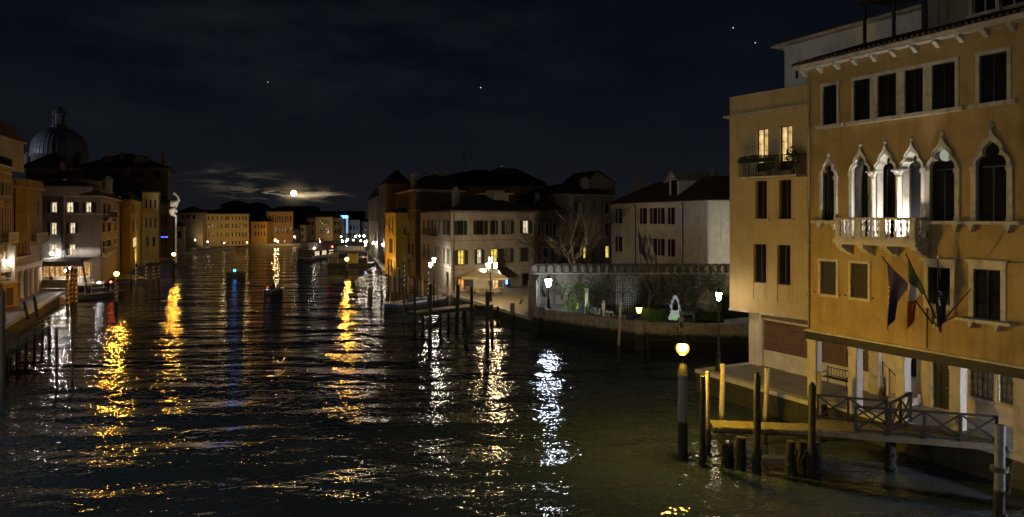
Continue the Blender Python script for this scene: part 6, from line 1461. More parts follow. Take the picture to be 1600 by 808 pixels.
wall_lamp('bright white globe lamp on the gallery balustrade at the left edge', FGP, 12, 408, .5, 210, (1, .86, .70), .14)
random.seed(31)
for i, (x0, y0, x1, y1) in enumerate(((30, 396, 42, 376), (36, 397, 47, 375), (42, 397, 51, 376), (48, 398, 55, 378))):
    D = 82; t = thing('flagpole', 'slanting flag pole with furled cloth over the gallery, %s of four' % ['first from the left', 'second', 'third', 'last'][i], 'flagpole', (AX(x0, D), D, AZ(y0, D)), 0, 'slanting poles over the gallery')
    v = Vector((AX(x1, D) - AX(x0, D), -1.2, AZ(y1, D) - AZ(y0, D))); MB().tube([(0, 0, 0), tuple(v)], .04, 5).build('pole', WOOD, t); MB().tube([tuple(v * .35), tuple(v * .6 + Vector((.05, 0, -.3))), tuple(v * .95)], [.06, .16, .05], 6).build('furled_cloth', PLASTER_P, t)
kio = thing('kiosk', 'small ochre wooden kiosk box standing at the left edge of the quay', 'kiosk', tuple(G(8, 480, LZ))); MB().box((-3, -1.1, 0), (.55, 1.1, 2.45)).build('cabin', PLASTER_O, kio); MB().box((-3.1, -1.2, 2.45), (.65, 1.2, 2.58)).build('roof', PLASTER_C, kio); MB().box((.555, -.6, .2), (.58, .4, 2.0)).build('door', SHUT_B, kio)
# hotel block with lit windows
HT = rough('hotel_render', (.25, .225, .21), .9, .12, .9, .3, 30, streak=.35, patch=.3)
hz = lambda y: AZ(y, 98)
hotel, hp = bld('hotel_building', 'grey four storey hotel block with lit curtained windows over a quayside awning', 'building', [(100, 98), (157, 98), (190, 126)], AZ(306, 98), HT,
    [[(104, 114.5, hz(316), hz(332), 'C+'), (134, 142.5, hz(316), hz(332), 'C+'), (109, 117.5, hz(348), hz(365), 'C+'), (108, 117.5, hz(382), hz(399), 'CL')],
     row(hz(316), hz(334), [(161, 165), (169, 172), (177, 179), (183, 185)], 'd') + row(hz(348), hz(364), [(160, 164), (168, 173), (178, 181)], 'd') + row(hz(378), hz(397), [(160, 164), (168, 173), (178, 181)], 'd')], z0=1, roof=1.9, sur=.1, sm=STONE, courses=(hz(335.5),), ov=.5)
P = hp[0]
for x in (121, 148): s = MB(); s.box((P.u(x - 2.5), -.06, hz(332)), (P.u(x + 2.5), -.02, hz(316))); rel(put(s, P, MB()), hotel).build('shutter', SHUT, hotel)
s = MB(); P1 = hp[1]; s.box((.5, 1, AZ(306, 98)), (P1.W - 1, 7, AZ(291, 98))); rel(put(s, P1, MB()), hotel).build('upper_storey', HT, hotel)
for x in (171, 179, 186): s = MB(); s.box((P1.u(x, 1), .95, AZ(304, 98)), (P1.u(x + 2.4, 1), .99, AZ(295, 98))); rel(put(s, P1, MB()), hotel).build('upper_window', LIT_D if x == 186 else DGLASS, hotel)
s = MB(); hip4(P1.w(.2, .7), P1.w(P1.W - .8, .7), P1.w(P1.W - .8, 7.5), P1.w(.2, 7.5), AZ(291, 98) + .02, 1.2, .4, s); rel(s, hotel).build('upper_roof', ROOF, hotel)
mini_balcony(hotel, P1, P1.u(160), P1.u(175), hz(397) - .1, .7, 10); mini_balcony(hotel, P1, P1.u(161), P1.u(176), hz(340), .7, 10, mat=IRON)
hot2, hp2 = bld('hotel_building', 'taller grey hotel wing with one lit window per floor beside the orange palace wing', 'building', [(60, 99.5), (100, 97.7)], AZ(281, 98.5), HT,
    [[(76, 89, hz(290), hz(298), 'd+'), (80, 89, hz(316), hz(332), 'CL'), (79.5, 88.5, hz(348), hz(367), 'CL'), (78.5, 88.5, hz(382), hz(399), 'C')]], z0=1, depth=6, roof=1.4, sur=.1, sm=STONE, courses=(hz(305.5),), ov=.5)
downpipe(hot2, hp2[0], hp2[0].W - .3, 4, AZ(281, 98))
wall_lamp('white wall lamp beside the lowest lit window of the hotel wing', hp2[0], 80.5, 396, .9, 260, (1, .92, .82), .2)
# shop front under the awning: open interior, lamps, counter
shp = thing('shop', 'lit open cafe front under a long dark awning at the foot of the hotel', 'shop', (AX(66, 97), 97, LZ))
HP = Plane((AX(66, 96.9), 96.9), (AX(150, 96.9), 96.9))
s = MB(); s.add([(0, -.01, AZ(403, 96.9)), (HP.W - .3, -.01, AZ(403, 96.9)), (HP.W - .3, -2.6, AZ(409, 94)), (0, -2.6, AZ(409, 94))], [(3, 2, 1, 0)]); s.box((0, -2.64, AZ(416.5, 94)), (HP.W - .3, -2.6, AZ(409, 94))); s.box((-.02, -2.6, AZ(416.5, 94)), (.02, 0, AZ(409, 94)))
rel(put(s, HP, MB()), shp).build('awning', rough('awning_canvas', (.07, .062, .055), .85, .2, 2, .1), shp)
s = MB(); s.box((.2, -.10, 2.3), (HP.W - .6, -.04, 4.35)); INT = litwin('lit_cafe_interior', (1, .52, .18), .85, 4, 5); rel(put(s, HP, MB()), shp).build('lit_interior', INT, shp)
for k in range(9): x = .2 + k * (HP.W - .9) / 8; s = MB(); s.box((x, -.2, LZ), (x + .09, -.10, 4.4)); rel(put(s, HP, MB()), shp).build('frame_post', WOODD, shp)
s = MB(); s.box((.2, -.6, LZ), (HP.W - .6, -.2, 2.3)); s.box((.1, -.7, 2.3), (HP.W - .5, -.2, 2.38)); rel(put(s, HP, MB()), shp).build('counter', FRAME_W, shp)
for k in range(14): s = MB(); s.box((.4 + k * .52, -.64, 1.4), (.78 + k * .52, -.602, 2.15)); rel(put(s, HP, MB()), shp).build('counter_panel', PLASTER_C, shp)
for lab, x, y in (('bright bulb hanging under the awning over the cafe counter', 102.5, 423), ('small greenish bulb at the awning edge above the striped poles', 109.5, 419)):
    t = thing('hanging_lamp', lab, 'lamp', (AX(x, 95.6), 95.6, AZ(y, 95.6)), 0, 'bulbs under the awning'); MB().lathe([(0, -.1), (.1, 0), (0, .1)], (0, 0, 0), 8).build('bulb', emis('awning_bulb', (1, .92, .84), 2200), t); MB().tube([(0, 0, .1), (0, 0, .55)], .015, 4).build('cord', IRON, t)
# screens at the quay edge before the cafe
sc = thing('glass_screen', 'low pale glass and metal screen fencing the cafe terrace behind the walkers', 'screen', tuple(HP.w(0, -5, LZ)), HP.rz)
for k in range(8): MB().box((k * .95, 0, .1), (k * .95 + .9, .03, 1.15)).build('screen_panel', rough('pale_screen', (.25, .25, .22), .3, .1, 2, 0), sc); MB().box((k * .95 - .04, -.02, 0), (k * .95, .05, 1.2)).build('post', IRON, sc)
# church with the dome and the big dark building
big, bgp = bld('large_building', 'long dark building with a hipped roof and dormers behind the hotel', 'building', [(120, 170), (262, 170), (268, 188)], AZ(263, 170), PLASTER_D, [row(AZ(266.5, 170), AZ(277.5, 170), [(183, 190), (204, 211), (218, 225), (243, 250)], 'd') + row(AZ(330, 170), AZ(345, 170), [(248, 253), (257, 261)]), []], roof=4.2, ov=.9, sm=PLASTER_G)
P = bgp[0]
for x in (150, 200): s = MB(); s.box((P.u(x), 2.5, AZ(260, 170)), (P.u(x + 18), 6, AZ(247, 172))); s.xprism([(P.u(x - 1), AZ(247, 172)), (P.u(x + 9), AZ(242.5, 172)), (P.u(x + 19), AZ(247, 172))], 2.3, 6); rel(put(s, P, MB()), big).build('dormer', PLASTER_G, big)
bld('large_building', 'dark roofed building between the orange wing and the domed church', 'building', [(40, 120), (108, 122)], AZ(262, 120), PLASTER_D, [[]], depth=7, roof=2.8, ov=.7)
bld('house', 'dark gabled roof with a small pale dormer directly behind the hotel', 'house', [(70, 125), (112, 125)], AZ(281, 125), PLASTER_D, [[(88, 94, AZ(290, 125), AZ(300, 125), 'd')]], depth=6, roof=1.9, ov=.6)
ch = thing('church', 'church with a tall ribbed lead dome and lantern rising over the left rooftops', 'church', (AX(93, 230), 230, 1)); cx, cyy = AX(93, 230), 230; pxm = 230 / F; r = 39 * pxm; zb = AZ(243, 230)
s = MB(); n = 40; prof = [(1.0, 0), (.995, .18), (.96, .4), (.89, .6), (.78, .78), (.62, .93), (.42, 1.05), (.22, 1.12)]
for i in range(len(prof) - 1):
    for k in range(n):
        def q(j, kk): a = 2 * PI * kk / n; rr = prof[j][0] * r; return (rr * math.cos(a), rr * math.sin(a), zb - 1 + prof[j][1] * r)
        s.add([q(i, k), q(i, k + 1), q(i + 1, k + 1), q(i + 1, k)], [(0, 1, 2, 3)], 0, True)
s.build('dome', LEAD, ch); s = MB()
for k in range(n): a = 2 * PI * k / n; s.tube([(p_[0] * r * math.cos(a), p_[0] * r * math.sin(a), zb - 1 + p_[1] * r) for p_ in prof], .10, 4)
tag(s.build('dome_rib', LEAD, ch), kind='stuff')
MB().lathe([(r * .97, 1 - 1), (r * .97, zb - 1.6), (r * 1.04, zb - 1.5), (r * 1.04, zb - 1)], (0, 0, 0), 32).build('drum', PLASTER_G, ch)
zl = zb - 1 + 1.1 * r; MB().lathe([(2.6, 0), (2.5, .7), (1.9, .8)], (0, 0, zl), 16).build('lantern_base', LEAD, ch)
for k in range(8): a = k * PI / 4; MB().box((-.22, -.3, 0), (.22, .3, 3.6)).build('lantern_pier', STONE, ch, (1.6 * math.cos(a), 1.6 * math.sin(a), zl + .8), a + PI / 2)
MB().lathe([(1.0, 0), (1.0, 3.6)], (0, 0, zl + .8), 12).build('lantern_core', LEAD, ch); MB().lathe([(2.2, 0), (2.2, .3), (1.8, .5), (1.75, 1.1), (1.3, 1.8), (.5, 2.3), (.15, 2.5), (.1, 3.2), (.25, 3.4), (0, 3.6)], (0, 0, zl + 4.4), 16).build('lantern_cupola', LEAD, ch)
for sgn in (-1, 1): MB().lathe([(1.1, 0), (1.1, 4.0), (.9, 5), (.3, 5.8), (0, 6)], (sgn * (r + .2), -3, zb - 6), 10).build('turret', PLASTER_G, ch)
spot('church_floodlight', (cx - 26, cyy - 22, zb + 1), (cx - 2, cyy, zb + 6), 6500, (.75, .82, 1), 1.0, .4)
sfl = thing('roof_floodlight', 'floodlight on the roofs left of the church lighting the dome', 'floodlight', (cx - 26, cyy - 22, 20)); MB().box((-.3, -.3, 0), (.3, .3, zb - 20.2)).build('mast', IRON, sfl); MB().box((-.5, -.3, zb - 20.2), (.5, .3, zb - 19.6)).build('housing', IRON, sfl)
# narrow houses along the left bank
bld('house', 'narrow pale yellow house with small balconies right beside the grey hotel', 'house', [(190, 124), (204, 123), (222, 150)], AZ(312, 124), PLASTER_Y, [[], row(AZ(318, 128), AZ(334, 128), [(206, 208.5), (212, 214), (218, 219.5)]) + row(AZ(343, 128), AZ(361, 128), [(207, 209.5), (213, 215)], 'dc') + [(208, 214, AZ(372, 128), AZ(388, 128), 'W')]], roof=1.4, simple=True, group='left bank houses')
bld('house', 'olive plastered house with tall windows standing behind the striped poles', 'house', [(222, 148), (248, 150), (252, 168)], AZ(301, 148), rough('olive_plaster', (.27, .20, .08), .9, .14, .9, .3, 30, streak=.4, patch=.3), [row(AZ(312, 149), AZ(325, 149), [(227, 230), (234, 237), (241, 244)]) + row(AZ(340, 149), AZ(356, 149), [(227, 230), (234, 237), (241, 244)], 'dc') + row(AZ(370, 149), AZ(385, 149), [(228, 233), (238, 243)]), []], roof=1.6, simple=True, group='left bank houses')
hh, hhp = bld('house', 'dark brown house at the far end of the left row carrying a small blue light', 'house', [(248, 165), (268, 168), (271, 200)], AZ(318, 165), PLASTER_B, [row(AZ(335, 166), AZ(352, 166), [(251, 254), (258, 261)]) + row(AZ(362, 166), AZ(380, 166), [(251, 254), (258, 261)]), []], roof=1.4, simple=True, group='left bank houses')
sg_ = thing('blue_sign', 'small glowing blue light sign on the dark house of the left row', 'sign', (AX(253, 160), 160, AZ(371, 160))); MB().box((-.3, 0, -.2), (1.5, .2, .35)).build('housing', BLACK, sg_)
for k in range(3): MB().box((-.15 + k * .55, -.04, -.05), (.2 + k * .55, -.005, .22)).build('letter', emis('blue_sign_light', (.1, .15, 1), 3), sg_)
MB().tube([(1.6, .1, -1.0), (2.9, -.3, 1.3)], .06, 5).build('pole', WOOD, sg_)
# twisted white sculpture on a tall pole
sp = thing('sculpture', 'tall white pole topped by a twisted white sculpture at the end of the left row', 'sculpture', (AX(275, 150), 150, .8)); WS = rough('white_sculpture', (.7, .68, .62), .6, .08, 2, .1)
zz = lambda y: AZ(y, 150) - .8; xx = lambda x: AX(x, 150) - AX(275, 150)
MB().lathe([(.3, 0), (.22, 1), (.2, zz(336))], (0, 0, 0), 10).build('pole', WS, sp)
MB().tube([(xx(274), 0, zz(337)), (xx(269), .3, zz(334)), (xx(268.5), 0, zz(329)), (xx(274), -.3, zz(327)), (xx(277), 0, zz(331))], [.3, .6, .65, .55, .25], 9).tube([(xx(270), 0, zz(328)), (xx(272), 0, zz(323)), (xx(275), 0, zz(325))], [.3, .25, .25], 8).build('lower_figure', WS, sp)
MB().tube([(xx(267.5), 0, zz(313.5)), (xx(271), 0, zz(317.5)), (xx(276), 0, zz(317)), (xx(279.5), 0, zz(313)), (xx(278.5), 0, zz(307.5)), (xx(275), 0, zz(304.5)), (xx(273), 0, zz(301)), (xx(271.5), 0, zz(301.5))], [.15, .62, .5, .28, .25, .24, .3, .15], 9).tube([(xx(268), 0, zz(316)), (xx(270), -.3, zz(320)), (xx(275), .2, zz(322)), (xx(277), 0, zz(318))], [.3, .5, .4, .2], 7).tube([(xx(273), 0, zz(301)), (xx(271), 0, zz(303.5)), (xx(270), 0, zz(304))], [.22, .15, .05], 6).build('upper_figure', WS, sp)
spot('sculpture_light', (AX(275, 143), 141, 2.5), (AX(274, 150), 150, 15), 3600, (1, .93, .78), .7, .1)
wsm, _w = bld('house', 'small white house at the water beside the sculpture pole', 'house', [(274, 190), (288, 190), (290, 205)], AZ(354, 190), PLASTER_W, [[(276.5, 283, AZ(362, 190), AZ(372, 190), 'd')], []], roof=1.0, simple=True, depth=8)
bld('house', 'low dark hall with a pale pinkish eaves line left of the long lit palace', 'building', [(277, 236), (317, 238)], AZ(332.5, 236), PLASTER_P, [row(AZ(336, 236), AZ(342, 236), [(283, 287), (292, 296), (301, 305)])], roof=2.2, simple=True, depth=10, sm=PLASTER_P)
random.seed(77)
def antenna(root, P, u_, v_, z):
    s = MB(); s.tube([(u_, v_, z), (u_, v_, z + 2.4)], .03, 4); s.tube([(u_ - .5, v_, z + 2.2), (u_ + .5, v_, z + 2.2)], .02, 4); s.tube([(u_ - .35, v_, z + 1.9), (u_ + .35, v_, z + 1.9)], .02, 4); rel(put(s, P, MB()), root).build('aerial', IRON, root)
for root, P, lst in ((hotel, hp[0], ((4.5, 3, .8),)), (hot2, hp2[0], ((1.2, 2.5, .6),)), (brown, bp[1], ((1.5, 3, 1.0), (7, 4, 1.6))), (cafe, CF, ((3.5, 4, 1.2),)), (whh, wp[0], ((8.5, 4.0, 1.5), (17, 5.5, 2.2))), (gh, gp[0], ((1.5, 2, .8),)), (big, bgp[0], ((8, 5, 2.4), (18, 6, 3.0)))):
    zt_r = max(c.matrix_world.translation.z for c in root.children) if False else {id(hotel): AZ(306, 98), id(hot2): AZ(281, 98.5), id(brown): 15, id(cafe): 11.25, id(whh): 12.42, id(gh): 11.6, id(big): AZ(263, 170)}[id(root)]
    for u_, v_, dz in lst: chimney(root, P, u_, v_, zt_r + dz * .5, .7, 1.6 + dz * .4, PLASTER_G)
    antenna(root, P, lst[0][0] + 2.6, lst[0][1] + .8, zt_r + .8)
# ================================================================== far bend of the canal
FZ_ = .9
def far(name, label, x0, x1, D, yt, mat, rows, roof=2.0, D1=None, group='palaces at the far bend', cat='palace', ybase=None, depth=12):
    wl = []
    for y0, y1, xs, c in rows:
        for x in xs: wl.append((x, x + (1.8 if len(xs) > 3 else 2.4), AZ(y0, D), AZ(y1, D), c))
    return bld(name, label, cat, [(x0, D), (x1, D1 or D)], AZ(yt, D), mat, [wl], z0=.5, depth=depth, roof=roof, simple=True, group=group, sm=mat, ov=.6)
P11 = [318.2, 325, 331.5, 338.8, 345.4, 352.3, 355.6, 362.2, 368, 373.5, 378.6, 383.5]
far('palazzo', 'long lit palace with four rows of small windows at the far bend', 316, 389, 245, 334.5, rough('far_ochre', (.40, .30, .15), .9, .15, .3, 0, streak=.2), [(338, 344, P11, 'd'), (350, 356.5, P11, 'd'), (363.5, 370.5, P11, 'd'), (377, 383, P11[4:], 'd')], 1.8, 252)
far('palazzo', 'narrow reddish palace front joined to the left of the long lit palace', 300, 315.5, 243, 335, PLASTER_B, [(338, 344, [303, 307, 311], 'd'), (350, 358, [303, 308], 'd'), (363, 373, [304, 309], 'd')], 1.6)
far('palazzo', 'low orange lit house between the long palace and the tall warm palace', 392, 417, 262, 346.5, PLASTER_O, [(351, 356, [398, 403, 408, 412.5], 'd'), (362, 368, [398, 403, 408, 412.5], 'd')], 1.4)
X8 = [421, 425.5, 429.5, 433, 436.5, 440.5, 445, 449, 453.5]
far('palazzo', 'tall warm brown palace with close tall windows and lit arches at its foot', 416, 458, 268, 331, rough('far_brown', (.32, .21, .10), .9, .15, .3, 0), [(338, 348, X8, 'd'), (355, 365, X8, 'd')] + [(375, 386, [433, 443.5], 'W')], 2.0, 272)
far('house', 'small house with one lit window between the warm palace and the pink gable', 457.5, 467, 285, 359, PLASTER_D, [(368, 374, [460], 'C')], 1.2, cat='house')
far('house', 'small narrow pink house front lit at the far bend', 468, 478.5, 288, 352, PLASTER_P, [(356.5, 362, [471.5], 'd'), (367, 372.5, [471.5], 'd')], 1.0, cat='house')
far('palazzo', 'dark plain palace between the pink house and the arcaded palace', 479, 492.5, 295, 342, PLASTER_D, [(347, 353, [482, 487], 'd'), (360, 367, [482, 487], 'd')], 1.8)
X6 = [500, 503, 506, 509, 512]
far('palazzo', 'arcaded palace with columned loggias and a lit doorway at the far bend', 493, 520, 292, 339.5, rough('far_olive', (.32, .26, .14), .9, .15, .3, 0), [(344, 351, X6, 'd'), (357, 365, X6, 'd'), (373, 383, [497.5, 503], 'd'), (376, 383, [524.5 - 2, 528.5 - 2][:0], 'W')], 1.8, 294)
far('palazzo', 'palace with lit ground floor windows right of the arcaded palace', 520.5, 531, 300, 341, rough('far_olive', (1, 1, 1)), [(346, 352, [523, 527], 'd'), (358, 365, [523, 527], 'd'), (376, 383, [523.5, 527], 'Y')], 1.5)
far('palazzo', 'pale house under the glowing blue roof sign', 531.5, 543, 310, 339.5, PLASTER_C, [(349, 355, [534, 538], 'd'), (361, 368, [534, 538], 'd')], 1.2)
far('palazzo', 'bluish grey house with shuttered windows behind the far street lamps', 543.5, 562, 315, 344, rough('blue_grey', (.30, .31, .38), .9, .1, .3, 0), [(352, 359, [547, 552, 557], 'd'), (364, 370, [547, 552, 557], 'd')], 1.4)
far('palazzo', 'dim bluish house at the right end of the far bend', 562.5, 577, 320, 347, rough('blue_grey', (1, 1, 1)), [(354, 360, [565, 571], 'd')], 1.4)
fs = thing('roof_sign', 'glowing blue white strip sign on a roof at the far bend', 'sign', (AX(529.5, 305), 305, AZ(339, 305))); MB().box((0, 0, -.6), (3.9, .3, .6)).build('tube', emis('blue_neon', (.12, .4, 1), 4.5), fs); MB().box((3.2, 0, -7), (3.9, .25, -.7)).build('side_tube', emis('blue_neon_dim', (.3, .5, .8), 1.0), fs); MB().box((-.1, .31, -.8), (4.1, .5, .8)).build('backing', BLACK, fs)
# silhouettes of roofs and domes behind
bld('large_building', 'dark church roof silhouette left of the moon', 'church', 'x' and [(345, 420), (375, 420)], AZ(321, 420), PLASTER_D, [[]], depth=20, roof=3, ov=1, simple=True)
sd = thing('church', 'dark low domes silhouetted under the moon', 'church', (AX(400, 430), 430, 1)); s = MB()
for x, y, rr in ((372, 318, 12), (402, 316, 22), (470, 322, 30)):
    R_ = rr * 430 / F; s.lathe([(R_, AZ(332, 430) - 3), (R_, AZ(330, 430)), (R_ * .9, AZ(330, 430) + R_ * .25), (R_ * .6, AZ(y, 430) - 1.2), (0, AZ(y, 430))], (AX(x, 430) - AX(400, 430), 0, -1), 18)
s.build('dome', PLASTER_D, sd); MB().box((AX(330, 430) - AX(400, 430), 0, 0), (AX(560, 430) - AX(400, 430), 20, AZ(330, 430) - 1)).build('wall', PLASTER_D, sd)
# quays at the far bend
tag(MB().prism([(-120, 258), (AX(470, 262), 262), (AX(530, 290), 278), (AX(600, 290), 290), (40, 900), (-400, 900)], -1, .85).build('far_quay', PAVE), kind='structure')
tag(MB().prism([(AX(573, 215) , 214), (AX(598, 130), 130), (AX(621, 124), 124), (AX(660, 108), 108), (30, 108), (60, 300), (AX(578, 300), 300)], -1, .8).build('right_quay', PAVE), kind='structure')
tag(MB().prism([(AX(157, 98) - .3, 112), (AX(190, 126), 126), (AX(223, 150), 146), (AX(272, 190), 188), (AX(290, 200), 236), (AX(300, 235), 238), (-120, 262), (-150, 112)], -1, .8).build('left_quay', PAVE), kind='structure')
# lamps along the far bend
FL = ((533, 370, 250, 140, WHITE), (535, 377, 230, 170, WHITE), (543, 374.5, 240, 260, WHITE), (541, 377, 220, 90, WHITE), (555.5, 370, 230, 150, WARM), (563.5, 376.5, 190, 130, WHITE), (568.5, 369, 200, 200, WARM), (570.5, 378, 170, 110, (1, .6, .45)), (573, 377.5, 180, 130, WHITE), (571, 383, 165, 70, COOL), (583.5, 379.5, 165, 240, WHITE), (598.5, 382.5, 145, 260, WHITE), (552, 375, 260, 90, WARM), (562, 369, 270, 80, WARM), (430, 375.5, 245, 330, (1, .55, .16)), (434, 377.5, 248, 110, WARM), (324.5, 378, 232, 16, WHITE), (305, 375, 225, 20, WHITE), (350, 380, 238, 10, WARM), (386, 379, 240, 14, (1, .6, .2)), (500, 378, 262, 60, WARM), (460, 370, 262, 40, WARM))
nm = ['first from the left of the bright cluster', 'second of the bright cluster', 'brightest white one of the cluster', 'close behind the brightest white one', 'highest warm one of the cluster', 'white one in the middle of the cluster', 'tall warm one in the cluster', 'pinkish one of the cluster', 'white one beside the pinkish one', 'low bluish one of the cluster', 'white one before the teal lit wall', 'white one nearest the bright yellow house', 'small warm one deep in the cluster', 'smallest warm one deep in the cluster', 'orange one with the long orange reflection at the warm palace', 'small one beside the orange one at the warm palace', 'white one left of the long lit palace', 'white one near the small white house', 'dim one before the long lit palace', 'warm one at the right corner of the long lit palace', 'faint one before the arcaded palace', 'faint one by the small dark house']
for i, (x, y, D, st, c) in enumerate(FL):
    z = AZ(y, D); t = thing('street_lamp', 'distant quay lamp, ' + nm[i], 'lamp', (AX(x, D), D, .8), 0, 'distant quay lamps')
    MB().tube([(0, 0, 0), (0, 0, z - 1.1)], .07, 5).build('post', IRON, t); r = .18 if st < 150 else .23
    MB().lathe([(r * .5, -r), (r, 0), (r * .6, r), (0, r * 1.2)], (0, 0, z - .8), 7).build('globe', emis('lamp_glass_%g_%g_%g' % (st, c[1], c[2]), c, st * 1.5), t)
for x, D, y, c, pw in ((322, 236, 352, (1, .68, .28), 1000), (345, 237, 352, (1, .68, .28), 1200), (370, 239, 352, (1, .62, .20), 1400), (404, 252, 360, (1, .50, .10), 1300), (428, 256, 350, (1, .62, .22), 1500), (448, 258, 350, (1, .62, .22), 1300), (506, 280, 352, (1, .70, .34), 1100), (526, 288, 352, (1, .74, .36), 900), (552, 303, 352, (.75, .82, 1), 1000), (474, 276, 360, (1, .7, .45), 700)):
    spot('facade_fill_spot', (AX(x, D), D - 3, 1.3), (AX(x, D), D + 9, AZ(y, D)), pw, c, 1.9, .2, .8)  # added spots lifting the far fronts, no fixtures stand there
for x, D, tx_, ty_, pw in ((598, 118, 628, 320, 900), (225, 132, 232, 340, 2200), (150, 92, 168, 340, 900)):
    spot('house_fill_spot', (AX(x, D), D, 1.3), (AX(tx_, D + 8), D + 10, AZ(ty_, D + 8)), pw, (1, .80, .5), 1.9, .2, .8)  # added spots that warm up the houses, without any fixture
# quay wall, its teal light put into the colour, on the right bank
tq = thing('quay_building', 'low quayside wall coloured for teal light left of the bright yellow house', 'building', (AX(576, 170), 170, .8)); TQ = Plane((AX(575, 172), 172), (AX(602, 130), 130)); TEAL = rough('teal_light_wall', (.12, .36, .28), .8, .2, .8, 0)
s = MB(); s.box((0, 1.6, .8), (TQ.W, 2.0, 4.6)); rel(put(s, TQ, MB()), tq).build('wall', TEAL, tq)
for k in range(7): s = MB(); s.box((k * TQ.W / 7, 1.3, .8), (k * TQ.W / 7 + .8, 1.6, 4.9)); rel(put(s, TQ, MB()), tq).build('pilaster', PLASTER_C, tq)
# ================================================================== floating station and water bus
fs_ = thing('floating_station', 'long low floating boat station with pale roof and panels in front of the far bend', 'boat station', (AX(512, 150), 150, 0))
MB().box((0, 0, -.3), (9.2, 5, .75)).build('pontoon', BDK, fs_); MB().box((-.2, -.3, 3.05), (8.8, 5.2, 3.2)).build('roof', rough('station_roof', (.20, .18, .11), .7, .1, 1, 0), fs_)
for k in range(5): MB().box((k * 2.1, .1, .75), (k * 2.1 + .14, .24, 3.05)).build('post', STONE_W, fs_)
for k in range(4): MB().box((k * 2.1 + .14, .14, .75), (k * 2.1 + 2.1, .2, 1.75 if k != 2 else 2.8)).build('panel', [PLASTER_G, PLASTER_D, PLASTER_Y, SHUT_B][k], fs_)
MB().box((.6, .0, 2.0), (1.9, .1, 2.9)).build('notice_board', FRAME_W, fs_)
channel_lamp('orange navigation lamp on a pile before the floating station', 542, 434, 414, 405, 480, .40, mat=PILE, rp=.2)
def boat(label, px, py, L_, beam, rz, mats, group='boats under way', cabin=None, name='boat', cat='boat'):
    b = G(px, py); P = Plane((b.x - L_ / 2 * math.cos(rz), b.y - L_ / 2 * math.sin(rz)), (b.x + L_ / 2 * math.cos(rz), b.y + L_ / 2 * math.sin(rz)))
    return barge(label, cat, P.w(0), P.w(P.W), beam, .75, mats, group=group, name=name)[0]
vb = boat('white water bus with lit cabin windows coming along the far canal', 492, 406.5, 16, 3.9, 1.35, [BDK, PLASTER_G, BDK, PLASTER_G], name='water_bus', cat='water bus')
MB().box((3.2, -1.8, .4), (14.5, 1.8, 2.6)).build('cabin', PLASTER_G, vb); MB().box((2.4, -2.0, 2.6), (15.5, 2.0, 2.78)).build('roof', PLASTER_D, vb)
for k in range(9): MB().box((3.5 + k * 1.2, -1.84, 1.3), (4.4 + k * 1.2, -1.805, 2.3)).build('window', LIT_C if k % 3 else DGLASS, vb)
for nme, x, c, st in (('headlight', 5.5, (1, .9, .75), 90), ('red_light', 14.8, (1, .03, .02), 60)): MB().lathe([(0, -.2), (.22, 0), (0, .2)], (x, -1.2, 3.05), 8).build(nme, emis(nme + '_glow', c, st), vb)
MB().box((7, -1.2, 2.8), (9.2, 1.2, 4.4)).build('wheelhouse', PLASTER_G, vb)
for lab, x, D, L_ in (('small moored ferry with pale sides near the far lamps', 552, 205, 13), ('low dark moored boat in front of the white water bus stop', 515, 195, 9)):
    mbt = boat(lab, x, HY + F * CH / D, L_, 3, .1, [BWH if L_ > 10 else BDK, BWH, BDK, PLASTER_G], 'moored boats far away'); MB().box((2, -1.1, .4), (L_ - 3, 1.1, 2.1)).build('cabin', BWH if L_ > 10 else BDK, mbt)
# water taxi moored at the left quay
tx = boat('small moored motor boat with a white and a red light at the left quay', 149, 466, 6.6, 2.3, 1.0, [BDK, rough('boat_rim', (.2, .2, .18), .4, .1, 3, 0), BDK, WOODD], 'moored boats')
MB().box((2.6, -.8, .4), (4.6, .8, 1.35)).build('cabin', BDK, tx)
fr_ = MB()
for x in (2.4, 4.8):
    fr_.tube([(x, -.85, .5), (x, -.85, 2.0), (x, .85, 2.0), (x, .85, .5)], .03, 5)
fr_.tube([(2.4, -.85, 2.0), (4.8, -.85, 2.0)], .03, 5); fr_.tube([(2.4, .85, 2.0), (4.8, .85, 2.0)], .03, 5); fr_.build('canopy_frame', STONE_W, tx)
MB().lathe([(0, -.1), (.1, 0), (0, .1)], (3.3, -.85, 2.1), 8).build('white_light', emis('boat_white', (.9, .95, 1), 260), tx); MB().lathe([(0, -.1), (.1, 0), (0, .1)], (4.9, -.7, 2.05), 8).build('red_light', emis('boat_red', (1, .04, .02), 110), tx)
# boats under way
b1_ = boat('small open boat with people and a red and a blue light in mid canal', 426, 459, 3.8, 1.5, 1.3, [BDK, rough('boat_rim', (1, 1, 1)), BDK, WOODD])
b1_.scale = (1, 1, .72)
MB().lathe([(0, -.13), (.14, 0), (0, .13)], (.3, -.2, 1.0), 8).build('blue_light', emis('blue_nav', (.25, .3, 1), 14), b1_); MB().lathe([(0, -.12), (.14, 0), (0, .12)], (.6, -.1, 1.45), 8).build('red_light', emis('red_nav', (1, .08, .06), 2.5), b1_)
b2_ = boat('dark boat carrying a bright blue light in mid canal', 367, 433.5, 5.0, 1.7, 1.4, [BDK, BDK, BDK, WOODD])
MB().lathe([(0, -.25), (.26, 0), (0, .25)], (2.4, 0, 1.2), 10).build('blue_light', emis('blue_beacon', (.03, .30, 1), 13), b2_); MB().tube([(2.4, 0, .4), (2.4, 0, 1.0)], .05, 5).build('mast', IRON, b2_)
